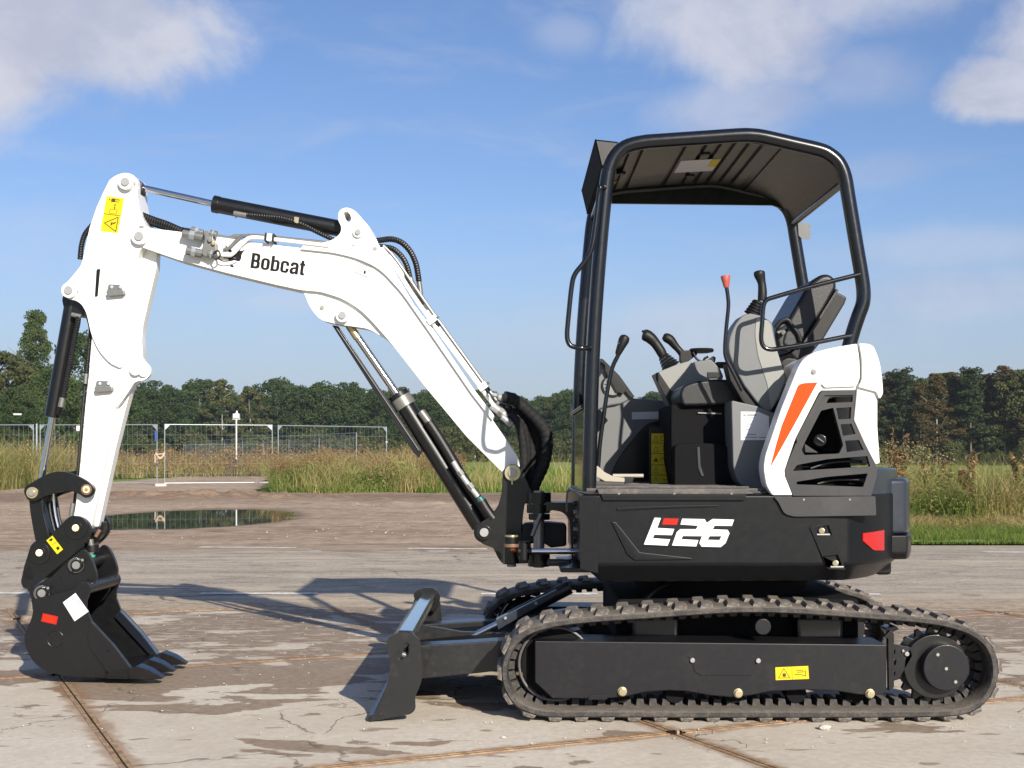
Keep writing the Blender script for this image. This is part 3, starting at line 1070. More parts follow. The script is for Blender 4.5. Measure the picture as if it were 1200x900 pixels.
# individual dry weeds: seed-headed stalks standing out of the verge
def weed(name, x, y, h, label, seed, spread=0.22, m='weed_brown', z=0.0):
    g_ = np.random.default_rng(seed)
    V, Fq, T = [], [], []

    def quad(c, a, b_):
        k = len(V)
        V.extend([c - a - b_, c + a - b_, c + a + b_, c - a + b_])
        Fq.append((k, k + 1, k + 2, k + 3))
        T.extend([g_.uniform(0, 1)] * 4)
    for s in range(7):
        az = g_.uniform(0, 6.28)
        d = np.array([math.cos(az) * spread * g_.uniform(0.2, 1), math.sin(az) * spread * g_.uniform(0.2, 1), 1.0])
        L = h * g_.uniform(0.65, 1.0)
        for k in range(44):
            t = (k + g_.uniform(0, 1)) / 44
            c = d * L * t + np.array([0, 0, 0])
            quad(c, np.array([0.004, 0, 0]), d * L / 88)
            if t > 0.35:
                for q in range(2):
                    o_ = g_.normal(0, 0.05 * (1.15 - t) + 0.012, 3)
                    quad(c + o_, g_.normal(0, 0.012, 3), g_.normal(0, 0.016, 3) + np.array([0, 0, 0.008]))
    me = np_mesh(name, np.array(V), Fq, T)
    o = link(name, me, m, label=label, cat='weed')
    o.location = (x, y, z)
    return o


wl = [(1049, 496, 19.9, 'tallest reddish dry weed standing close behind the counterweight'),
      (1130, 527, 20.6, 'brown dry weed rising above the grass in mid verge'),
      (1196, 521, 20.2, 'dry weed with drooping stalks at the right picture edge'),
      (1083, 535, 21.5, 'shorter seed-headed weed between the two taller brown weeds'),
      (1105, 538, 22.0, 'thin seed-headed weed just left of the brown weed')]
for k, (px, py, D, lab) in enumerate(wl):
    z = HC - (py - HZ) / F * D
    weed('dry_weed', (px - 600) / F * D, D, z, lab, 40 + k)
# drooping dead sheaf at the right
tuft('dry_grass', 2600, (7.0, 8.1), (20.0, 20.8), 31, 0.5, 0.95, 0.014, 1.7, 'grass_dry', 'sheaf of drooping straw at the right edge of the verge', tb=0.85, segs=3)
tuft('dry_grass', 1500, (4.95, 5.5), (19.4, 19.8), 32, 0.5, 0.85, 0.012, 0.9, 'grass_dry', 'pale straw tuft just behind the counterweight', tb=0.85, segs=3)


# ---- trees
def leaf_crown(kind, seed, H, W, nclus, nleaf, ls, base=0.18):
    g_ = np.random.default_rng(seed)
    C, RR = [], []
    for k in range(nclus):
        t = g_.uniform(0, 1) ** 0.85
        if kind == 'poplar':
            z = base * H + t * (1 - base) * H
            env = W * 0.5 * (0.55 + 0.6 * math.sin(math.pi * min(1, t * 0.92 + 0.06)) ** 0.8) * (1 - 0.45 * t)
        elif kind == 'pine':
            z = base * H + t * (1 - base) * H
            env = W * 0.5 * (1.0 - t * 0.78) * (0.75 + 0.35 * math.sin(t * 40))
        else:
            z = base * H + t * (1 - base) * H
            env = W * 0.5 * math.sqrt(max(0.05, 1 - (1.75 * (t - 0.42)) ** 2))
        r = env * math.sqrt(g_.uniform(0.15, 1))
        az = g_.uniform(0, 6.283)
        cr = W * (0.085 if kind != 'bush' else 0.13) * g_.uniform(0.7, 1.35)
        if kind == 'poplar':
            cr *= 1.5
        C.append((r * math.cos(az), r * math.sin(az), z - cr * 0.4))
        RR.append(cr)
    C = np.array(C)
    RR = np.array(RR)
    per = nleaf // nclus
    P, T = [], []
    for c, r in zip(C, RR):
        d = g_.normal(0, 1, (per, 3))
        d /= np.linalg.norm(d, axis=1)[:, None]
        rad = r * g_.uniform(0.35, 1.0, per) ** 0.5
        p = c + d * rad[:, None] * np.array([1.15, 1.15, 0.62 if kind == 'pine' else 0.85])
        P.append(p)
        T.append(np.clip(g_.uniform(0.15, 0.85) * 0.7 + g_.uniform(0, 0.3, per), 0, 1))
    P = np.concatenate(P)
    T = np.concatenate(T)
    P[:, 2] = np.clip(P[:, 2], 0.05 * H, None)
    n = len(P)
    a = g_.normal(0, 1, (n, 3))
    a /= np.linalg.norm(a, axis=1)[:, None]
    q = g_.normal(0, 1, (n, 3))
    b_ = np.cross(a, q)
    b_ /= np.linalg.norm(b_, axis=1)[:, None]
    s = ls * g_.uniform(0.6, 1.3, n)[:, None]
    if kind == 'pine':
        a[:, 2] *= 0.4
    V = np.stack([P - a * s, P + b_ * s * 0.6, P + a * s, P - b_ * s * 0.6], 1).reshape(-1, 3)
    Fq = np.arange(n * 4).reshape(-1, 4)
    return np_mesh('crown', V, Fq, np.repeat(T, 4))


def trunk_mesh(seed, H, r0, lean=0.03, limbs=7, top=0.92):
    g_ = random.Random(seed)
    bm = bmesh.new()
    path = []
    x = y = 0
    for k in range(8):
        t = k / 7
        path.append((x, y, H * top * t - 0.1))
        x += g_.uniform(-1, 1) * lean * H * 0.25
        y += g_.uniform(-1, 1) * lean * H * 0.25
    sweep_bm(bm, path, [r0 * (1 - 0.85 * k / 7) for k in range(8)], 7)
    for j in range(limbs):
        k = g_.randint(2, 6)
        p = Vector(path[k])
        az = g_.uniform(0, 6.28)
        L = H * g_.uniform(0.12, 0.24)
        d = Vector((math.cos(az), math.sin(az), g_.uniform(0.4, 1.1)))
        sweep_bm(bm, [p, p + d * L * 0.5, p + d * L * 0.9 + Vector((0, 0, L * 0.15))], [r0 * 0.35, r0 * 0.2, r0 * 0.06], 5)
    return finish(bm, 'trunk')


PROTO = {}


def proto(key, kind, seeds, H, W, nclus, nleaf, ls, leaf, bark='tree_bark', base=0.18, r0=0.16):
    out = []
    for s in seeds:
        cm = leaf_crown(kind, s, H, W, nclus, nleaf, ls, base)
        cm.materials.append(mat(leaf))
        tm = trunk_mesh(s, H, r0)
        tm.materials.append(mat(bark))
        out.append((cm, tm, H, W))
    PROTO[key] = out


proto('oak', 'round', [1, 2, 3], 10, 7.6, 130, 17000, 0.13, 'leaf_dark', base=0.04, r0=0.16)
proto('oakmid', 'round', [4, 5], 10, 7.4, 120, 16000, 0.13, 'leaf_mid', base=0.04, r0=0.16)
proto('olive', 'round', [6], 10, 7.0, 110, 15000, 0.13, 'leaf_olive', base=0.05, r0=0.14)
proto('slim', 'round', [7], 10, 4.2, 60, 9000, 0.13, 'leaf_olive', 'pale_bark', base=0.15, r0=0.08)
proto('poplar', 'poplar', [8], 12, 3.1, 230, 21000, 0.095, 'leaf_mid', base=0.06, r0=0.14)
proto('pine', 'pine', [9, 10], 10, 5.0, 95, 12000, 0.12, 'needle_green', base=0.22, r0=0.13)
proto('larch', 'pine', [11, 12], 10, 5.4, 95, 12000, 0.12, 'leaf_autumn', 'pale_bark', base=0.24, r0=0.12)
proto('bush', 'bush', [13, 14], 3.2, 4.2, 26, 2600, 0.12, 'leaf_olive', base=0.02, r0=0.05)


def tree(key, px, D, H, label, group, wide=1.0, kindname='tree'):
    cm, tm, h, w_ = rnd.choice(PROTO[key])
    t = thing(kindname, label, 'tree' if key != 'bush' else 'bush', ((px - 600) / F * D, D, -0.05), group)
    t.rotation_euler = (0, 0, rnd.uniform(0, 6.28))
    s = H / h
    t.scale = (s * wide, s * wide, s)
    for nm, me in (('crown', cm), ('trunk', tm)):
        o = bpy.data.objects.new(nm, me)
        COL.objects.link(o)
        o.parent = t
    return t


def hh_(py, D):
    return HC - (py - HZ) * D / F


# far left group behind the fence
for (key, px, py, D, wd, lab, kn) in [
        ('poplar', 42, 364, 118, 1.0, 'tall slim poplar rising above all other trees at the left', 'poplar_tree'),
        ('oak', 98, 392, 112, 0.85, 'dark broadleaf tree right of the tall poplar, half behind the bucket cylinder', 'broadleaf_tree'),
        ('olive', 4, 412, 105, 1.0, 'yellowish-green broadleaf tree at the left picture edge beside the poplar', 'broadleaf_tree'),
        ('oakmid', 66, 425, 100, 0.9, 'mid-green broadleaf tree in front of the foot of the poplar', 'broadleaf_tree'),
        ('oak', 22, 452, 92, 0.9, 'low dark green tree under the poplar, just behind the left fence', 'broadleaf_tree'),
        ('oakmid', -45, 408, 108, 1.0, 'mid-green tree cut by the left picture edge', 'broadleaf_tree'),
        ('oak', 128, 440, 125, 0.9, 'dark tree directly behind the white bucket arm', 'broadleaf_tree')]:
    tree(key, px, D, hh_(py, D), lab, None, wd, kn)

# the wood behind the fences, left of the machine
xs_ = [150, 176, 205, 232, 262, 291, 322, 352, 381, 410, 440, 468, 497, 527, 556, 586, 616, 646, 676, 706, 736, 768, 800, 835, 870, 905, 940, 975]
tops = [452, 449, 450, 446, 447, 450, 448, 453, 446, 449, 455, 456, 457, 463, 461, 466, 463, 461, 459, 462, 460, 456, 458, 452, 450, 446, 440, 436]
LM = ['just right of the white bucket arm', 'behind the rope tie of the fence gate', 'right of the rope tie', 'left of the white mast', 'right behind the white mast',
      'above the middle of the gate panel', 'above the gap between gate and last fence panel', 'above the left half of the last fence panel', 'above the right half of the last fence panel',
      'above the end of the last fence panel', 'touched by the tip of the rod guard', 'behind the gland of the boom cylinder', 'between boom cylinder and boom, low', 'under the white boom, left part',
      'under the white boom, right part', 'behind the lower boom', 'above the boom foot pin', 'right of the boom-foot hoses', 'just left of the canopy front post']
for k, (px, py) in enumerate(zip(xs_, tops)):
    D = 168 + rnd.uniform(-8, 8)
    key = rnd.choices(['oak', 'oakmid', 'olive', 'slim'], [5, 2, 1.2, 0.8])[0]
    if 470 < px < 660 and k % 3 == 2:
        key = 'slim'
    col_ = {'oak': 'dark green', 'oakmid': 'mid-green', 'olive': 'yellow-green', 'slim': 'slender light-stemmed'}[key]
    where = ('between the bucket arm and the raised boom cylinder' if px < 470 else
             'between the boom cylinder and the canopy' if px < 690 else 'seen behind the operator station')
    tree(key, px + rnd.uniform(-5, 5), D, hh_(py + rnd.uniform(-4, 5), D),
         '%s tree in the far wood, %s' % (col_, LM[k] if k < len(LM) else where), '%s trees of the far wood %s' % (col_, where) if k >= len(LM) else 'front trees of the far wood', 1.18, 'broadleaf_tree')
# second, deeper row of the same wood and the undergrowth at its foot
k = 0
for px in range(-80, 1010, 34):
    D = 188 + rnd.uniform(-6, 6)
    tree('oak', px + rnd.uniform(-8, 8), D, hh_(463 + rnd.uniform(-6, 8), D), 'dark tree in the back row of the far wood',
         'back-row trees of the far wood', 1.15, 'broadleaf_tree')
for px in range(140, 1010, 26):
    D = 158 + rnd.uniform(-5, 5)
    tree('bush', px + rnd.uniform(-8, 8), D, rnd.uniform(2.2, 4.2), 'low bush along the foot of the far wood',
         'bushes along the foot of the far wood', 1.0, 'bush')
g0 = rnd.randint(0, 1)
for (px, py, lab) in [(535, 498, 'rounded olive bush before the far wood, right of the boom cylinder'), (508, 505, 'small olive bush against the boom cylinder')]:
    tree('bush', px, 140, hh_(py, 140), lab, None, 1.0, 'bush')
# wood at the right, nearer, turning brown
xs_ = [1000, 1022, 1040, 1058, 1078, 1098, 1118, 1138, 1158, 1178, 1198, 1220, 1244, 1270, 1300, 1335]
tops = [445, 440, 440, 430, 446, 437, 436, 429, 436, 428, 433, 430, 426, 425, 428, 425]
keys = ['larch', 'pine', 'larch', 'pine', 'larch', 'larch', 'larch', 'pine', 'larch', 'larch', 'olive', 'larch', 'pine', 'larch', 'larch', 'pine']
for k, (px, py, key) in enumerate(zip(xs_, tops, keys)):
    D = 122 + rnd.uniform(-5, 5)
    lab = {'larch': 'brownish conifer with bare pale lower trunk at the edge of the right-hand wood',
           'pine': 'dark green pine standing among browner conifers at the right',
           'olive': 'olive-green broadleaf tree at the right edge of the right-hand wood'}[key]
    LR = {3: 'just right of the white hood', 4: 'second from the white hood', 5: 'third from the white hood', 6: 'in the middle of the gap right of the machine', 7: 'with the highest dark top', 8: 'right of the highest dark pine', 9: 'near the right picture edge'}
    if k in LR:
        lab = {'larch': 'brownish conifer', 'pine': 'dark green pine'}[key] + ' of the right-hand wood, ' + LR[k]
    gr = {'larch': 'brownish conifers of the right-hand wood', 'pine': 'green pines of the right-hand wood', 'olive': None}[key]
    tree(key, px, D, hh_(py, D), lab, 'front trees of the right-hand wood' if k in LR else gr, 1.05, 'conifer' if key != 'olive' else 'broadleaf_tree')
for k, px in enumerate(range(990, 1400, 15)):
    D = 136 + rnd.uniform(-7, 7)
    tree(rnd.choice(['larch', 'pine', 'oak', 'larch']), px + rnd.uniform(-5, 5), D, hh_(440 + rnd.uniform(-6, 9), D), 'tree in the shaded back rows of the right-hand wood',
         'back-row trees of the right-hand wood', 1.2, 'conifer')
for px in range(1000, 1420, 19):
    D = 116 + rnd.uniform(-4, 4)
    tree('bush', px, D, rnd.uniform(1.0, 2.6), 'low bush at the foot of the right-hand wood', 'bushes at the foot of the right-hand wood', 1.0, 'bush')


# dense interior of the woods that closes the gaps: leaf mass nobody could count
def forest_mass(name, x0, x1, D0, D1, H, n, seed, m, label):
    g_ = np.random.default_rng(seed)
    P = np.stack([g_.uniform(x0, x1, n), g_.uniform(D0, D1, n), H * g_.uniform(0, 1, n) ** 0.9], -1)
    P[:, 2] *= 0.85 + 0.2 * np.sin(P[:, 0] * 0.45) * np.sin(P[:, 0] * 0.17 + 1)
    a = g_.normal(0, 1, (n, 3))
    a /= np.linalg.norm(a, axis=1)[:, None]
    q = g_.normal(0, 1, (n, 3))
    b_ = np.cross(a, q)
    b_ /= np.linalg.norm(b_, axis=1)[:, None]
    s = 0.42 * g_.uniform(0.6, 1.3, n)[:, None]
    V = np.stack([P - a * s, P + b_ * s * 0.7, P + a * s, P - b_ * s * 0.7], 1).reshape(-1, 3)
    link(name, np_mesh(name, V, np.arange(n * 4).reshape(-1, 4), np.repeat(g_.uniform(0, 0.6, n), 4)), m, kind='stuff', label=label, cat='woodland')


forest_mass('woodland', -120, 50, 198, 210, 8.2, 60000, 71, 'leaf_dark', 'dense dark depth of the far wood behind its front trees')
forest_mass('woodland', 30, 130, 146, 156, 6.6, 45000, 72, 'leaf_dark', 'dense dark depth of the right-hand wood behind its front conifers')


# ---- temporary wire fence panels
def fence_panel(a, c, label, cat_='fence panel', H=2.0, z0=0.06, extra=None, group=None):
    """a, c: ground points of the two end posts"""
    mid = (a + c) / 2
    t = thing('wire_fence', label, cat_, (mid.x, mid.y, 0), group)
    d = (c - a)
    L = d.length
    d.normalize()
    up = Vector((0, 0, 1))
    r = 0.016
    for p in (a, c):
        tube('post', [p + up * z0, p + up * (H - 0.0)], r, 'galvanised', t, 10)
    tube('top_rail', [a + up * (H - 0.02), c + up * (H - 0.02)], r, 'galvanised', t, 10)
    tube('bottom_rail', [a + up * (z0 + 0.06), c + up * (z0 + 0.06)], r, 'galvanised', t, 10)
    for p, s in ((a, 1), (c, -1)):
        bm = bmesh.new()
        q = p + up * (H - 0.03)
        vs = [bm.verts.new(q + Vector((0, -0.004, 0))), bm.verts.new(q + d * s * 0.17 + Vector((0, -0.004, 0))), bm.verts.new(q - up * 0.17 + Vector((0, -0.004, 0)))]
        f = bm.faces.new(vs)
        ret = bmesh.ops.extrude_face_region(bm, geom=[f])
        for g_ in ret['geom']:
            if isinstance(g_, bmesh.types.BMVert):
                g_.co.y += 0.008
        link('corner_gusset', finish(bm, 'corner_gusset'), 'galvanised', t)
    # wires, joined
    bm = bmesh.new()
    nh = 5
    for k in range(1, nh + 1):
        z = z0 + 0.06 + (H - z0 - 0.1) * k / (nh + 1)
        sweep_bm(bm, [a + up * z, c + up * z], 0.0032, 4)
    nv = int(L / 0.16)
    for k in range(1, nv):
        p = a + d * (L * k / nv)
        sweep_bm(bm, [p + up * (z0 + 0.06), p + up * (H - 0.02)], 0.0012, 3)
    o = link('wire_mesh', finish(bm, 'wire_mesh'), 'galvanised', t)
    o['kind'] = 'stuff'
    return t


def foot(p, label):
    o = box('concrete_block', Vector((p.x, p.y, 0.055)), (0.34, 0.20, 0.11), 'stone', None, 0.02)
    o['label'] = label
    o['category'] = 'concrete block'


def fg(px, D):
    return Vector(((px - 600) / F * D, D, 0))


fence_panel(fg(-85, 44.0), fg(39, 43.6), 'leftmost wire fence panel, cut by the picture edge')
fence_panel(fg(47, 43.8), fg(184, 43.2), 'wire fence panel partly hidden behind the bucket arm')
fence_panel(fg(193, 43.0), fg(319, 44.2), 'wire fence gate panel just right of the rope tie')
fence_panel(fg(326, 44.4), fg(453, 47.6), 'wire fence panel angled away, rightmost of the front row')
tt = thing('spare_pole', 'pale blue spare post standing between the two fence panels at the left', 'post', tuple(fg(43, 43.7)))
tube('post', [fg(43, 43.7), fg(43, 43.7) + Vector((0, 0, 2.02))], 0.03, 'galvanised', tt)
for px, D, lab in [(189, 42.9, 'white concrete foot below the rope tie of the fence gate'),
                   (323, 44.2, 'concrete foot between the two right-hand fence panels'),
                   (43, 43.5, 'concrete foot of the left fence panels, hidden in dry grass'),
                   (453, 47.5, 'concrete foot at the far right end of the fence')]:
    foot(fg(px, D), lab)
# blue clips
for (px, D, z, lab) in [(183, 43.1, 1.62, 'blue clip on the fence post left of the rope tie'), (453, 47.4, 1.45, 'white clip on the last fence post')]:
    o = box('clip', fg(px, D) + Vector((0, -0.03, z)), (0.07, 0.05, 0.34 if px < 300 else 0.08), 'blue_plastic' if px < 300 else 'galvanised', None, 0.01)
    o['label'] = lab
    o['category'] = 'clip'
# rope tying the gate
a_ = fg(183, 42.8)
rp = []
b_x = (193 - 600) / F * 42.8
for k in range(25):
    t = k / 24
    s_ = abs(((t * 4) % 2) - 1)
    rp.append(Vector((a_.x + (b_x - a_.x) * s_, a_.y - 0.03 + 0.05 * math.sin(t * 19), 1.10 - 0.16 * (1 - (2 * s_ - 1) ** 2) - 0.05 * t)))
for k in range(6):
    rp.append(Vector((a_.x - 0.02, a_.y - 0.05, 1.02 - 0.05 * k)))
o = tube('rope', cat(rp, 2), 0.018, 'rope', None, 7)
o['label'] = 'pale rope looped round the two posts where the fence gate closes'
o['category'] = 'rope'
# white notices
for (px, py, D, w2, h2, lab) in [(21, 485.5, 43.5, 0.26, 0.05, 'narrow white sign on the leftmost fence panel'),
                                 (92, 502, 43.3, 0.11, 0.17, 'small white notice on the fence just left of the bucket arm')]:
    o = box('notice', Vector(((px - 600) / F * D, D - 0.04, HC - (py - HZ) * D / F)), (w2, 0.012, h2), 'paper', None, 0.003)
    o['label'] = lab
    o['category'] = 'sign'

# receding second fence row
pa, pb = fg(215, 112), fg(418, 58)
n = 8
pts_ = [pa.lerp(pb, k / n) for k in range(n + 1)]
for k in range(n):
    fence_panel(pts_[k], pts_[k + 1] - (pts_[k + 1] - pts_[k]).normalized() * 0.06, 'wire fence panel of the second row receding towards the wood',
                group='wire fence panels of the receding back row', H=1.95)

# lamp / sensor mast
mp = fg(277, 62)
mast = thing('sensor_mast', 'thin white mast with small boxed head behind the middle fence panel', 'mast', tuple(mp))
zt = hh_(489, 62)
tube('pole', [mp, mp + Vector((0, 0, zt))], 0.036, 'paper', mast)
hd = box('head', mp + Vector((0.0, 0, zt + 0.06)), (0.30, 0.2, 0.22), 'paper', mast, 0.03)
cyl('cap', mp + Vector((0.02, 0, zt + 0.17)), mp + Vector((0.02, 0, zt + 0.30)), 0.06, 'paper', mast, 0.03)
box('arm', mp + Vector((0, 0, zt - 0.08)), (0.36, 0.06, 0.05), 'paper', mast, 0.01)
o = box('waste_bin', fg(273, 61) + Vector((0, -0.3, 0.45)), (0.42, 0.4, 0.7), 'timber', None, 0.05)
o['label'] = 'dark brown box in the weeds at the foot of the white mast'
o['category'] = 'box'

# ================================================================== THE EXCAVATOR
EX = thing('mini_excavator', 'white and black compact tracked excavator with open canopy, raised boom and dozer blade', 'excavator', (0.965, 6.295, 0))
PT = Pl(5.52)            # outer face of the near track
PH = Pl(5.62)            # near flank of the house
PB = Pl(6.61, 1.0)       # boom / arm / bucket plane, swung slightly away
DIRB = Vector((-math.cos(PB.th), math.sin(PB.th), 0))

# ---------------------------------------------------------------- tracks
TP = [(640, 841), (700, 841.5), (800, 842), (900, 842), (1000, 842), (1080, 841.5), (1125, 839), (1150, 829), (1166, 809), (1171, 785),
      (1165, 760), (1147, 741), (1118, 729), (1075, 722), (1000, 716), (935, 711.5), (880, 710), (830, 712), (760, 717), (690, 722),
      (645, 728), (613, 739), (595, 758), (587, 785), (592, 811), (608, 831)]
tp = cat([Vector((p[0], p[1], 0)) for p in TP], 8, closed=True)
tp3 = [PT.pt(p.x, p.y, 0) for p in tp]
# arclength resample
L = [0]
for k in range(len(tp3)):
    L.append(L[-1] + (tp3[(k + 1) % len(tp3)] - tp3[k]).length)
LT = L[-1]


def track_at(s):
    s = s % LT
    lo, hi = 0, len(tp3)
    while hi - lo > 1:
        m_ = (lo + hi) // 2
        if L[m_] <= s:
            lo = m_
        else:
            hi = m_
    a = tp3[lo]
    c = tp3[(lo + 1) % len(tp3)]
    t = (s - L[lo]) / max(1e-9, L[lo + 1] - L[lo])
    return a.lerp(c, t)


def track_frame(s):
    p = track_at(s)
    d = (track_at(s + 0.012) - track_at(s - 0.012)).normalized()
    nrm = Vector((0, 1, 0)).cross(d).normalized()   # sign fixed below
    return p, d, nrm


cen = Vector((0.965, 5.52, 0.26))
p_, d_, n_ = track_frame(0)
NS = 1 if n_.dot(p_ - cen) > 0 else -1
TW = 0.30


FARX = -0.10


def make_track(y0, near):
    tr = None
    bm = bmesh.new()
    N = 260
    prev = first = None
    th = 0.030
    prof = [(-0.004, 0.0), (-0.010, 0.004), (-0.010, TW - 0.004), (-0.004, TW), (-th + 0.008, TW), (-th, TW - 0.012), (-th, 0.012), (-th + 0.008, 0.0)]
    prof = [(0.0, 0.010), (0.0, TW - 0.010), (-0.007, TW), (-th + 0.006, TW), (-th, TW - 0.010), (-th, 0.010), (-th + 0.006, 0.0), (-0.007, 0.0)]
    for k in range(N):
        p, d, n = track_frame(LT * k / N)
        p = p + Vector((0.0 if near else FARX, 0, 0))
        n = n * NS
        ring = [bm.verts.new((p + n * a).to_tuple()[:1] + (y0 + c,) + ((p + n * a).z,)) for a, c in prof]
        if prev:
            for q in range(8):
                bm.faces.new((prev[q], prev[(q + 1) % 8], ring[(q + 1) % 8], ring[q]))
        else:
            first = ring
        prev = ring
    for q in range(8):
        bm.faces.new((prev[q], prev[(q + 1) % 8], first[(q + 1) % 8], first[q]))
    tr = link('rubber_track', finish(bm, 'rubber_track'), 'track_rubber', EX)
    return tr


def lug_mesh():
    """one tread bar: two offset halves joined across the middle"""
    bm = bmesh.new()
    h = 0.014

    def block(x0, x1, y0, y1, sk):
        v = []
        for (z, ins) in ((-0.003, 0.0), (h, 0.007)):
            v.append([bm.verts.new((x0 + ins + sk * 0, y0 + ins * 0.4, z)), bm.verts.new((x1 - ins, y0 + ins * 0.4, z)),
                      bm.verts.new((x1 - ins + sk, y1 - ins * 0.4, z)), bm.verts.new((x0 + ins + sk, y1 - ins * 0.4, z))])
        for q in range(4):
            bm.faces.new((v[0][q], v[0][(q + 1) % 4], v[1][(q + 1) % 4], v[1][q]))
        bm.faces.new(v[1])
    block(-0.028, 0.028, 0.002, 0.10, 0.012)
    block(-0.016, 0.040, 0.10, TW / 2 + 0.004, 0.0)
    block(-0.040, 0.016, TW / 2 - 0.004, TW - 0.10, 0.0)
    block(-0.040, 0.016, TW - 0.10, TW - 0.002, 0.012)
    me = bpy.data.meshes.new('tread_lug')
    bmesh.ops.recalc_face_normals(bm, faces=bm.faces)
    bm.to_mesh(me)
    bm.free()
    me.materials.append(mat('tread_rubber'))
    return me


def guide_mesh():
    bm = bmesh.new()
    h = 0.026
    v = []
    for (z, ins) in ((0.003, 0.0), (-h, 0.006)):
        v.append([bm.verts.new((-0.017 + ins * 0.6, 0.115 + ins, z)), bm.verts.new((0.017 - ins * 0.6, 0.115 + ins, z)),
                  bm.verts.new((0.017 - ins * 0.6, 0.255 - ins, z)), bm.verts.new((-0.017 + ins * 0.6, 0.255 - ins, z))])
    for q in range(4):
        bm.faces.new((v[0][q], v[0][(q + 1) % 4], v[1][(q + 1) % 4], v[1][q]))
    bm.faces.new(v[1])
    bm.faces.new(v[0])
    bmesh.ops.recalc_face_normals(bm, faces=bm.faces)
    me = bpy.data.meshes.new('guide_lug')
    bm.to_mesh(me)
    bm.free()
    me.materials.append(mat('track_rubber'))
    return me


LUG, GUIDE = lug_mesh(), guide_mesh()


def place_lugs(tr, y0, me, name, count, inset):
    for k in range(count):
        p, d, n = track_frame(LT * (k + 0.35) / count)
        n = n * NS
        z = n.normalized()
        x = d.normalized()
        y = Vector((0, 1, 0))
        # right-handed frame with y across the belt
        if x.cross(y).dot(z) < 0:
            x = -x
        M = Matrix((x, y, z)).transposed().to_4x4()
        pp = p - n * inset + Vector((0.0 if y0 < 6 else FARX, 0, 0))
        M.translation = Vector((pp.x, y0, pp.z))
        o = link(name, me, None, tr)
        o.matrix_basis = M


nlug = int(round(LT / 0.107))
for y0 in (5.52, 6.77):
    tr = make_track(y0, y0 < 6)
    place_lugs(tr, y0, LUG, 'tread_lug', nlug, 0.0)
    place_lugs(tr, y0, GUIDE, 'guide_lug', nlug * 2, 0.030)


def gear_bm(c, axis_o0, axis_o1, r0, r1, teeth):
    bm = bmesh.new()
    pts = []
    for k in range(teeth * 4):
        a = 2 * math.pi * k / (teeth * 4)
        r = r1 if (k % 4) in (1, 2) else r0
        pts.append((c.x + r * math.cos(a), c.z + r * math.sin(a)))
    vs = [bm.verts.new((x, axis_o0, z)) for x, z in pts]
    f = bm.faces.new(vs)
    ret = bmesh.ops.extrude_face_region(bm, geom=[f])
    for g_ in ret['geom']:
        if isinstance(g_, bmesh.types.BMVert):
            g_.co.y = axis_o1
    return bm


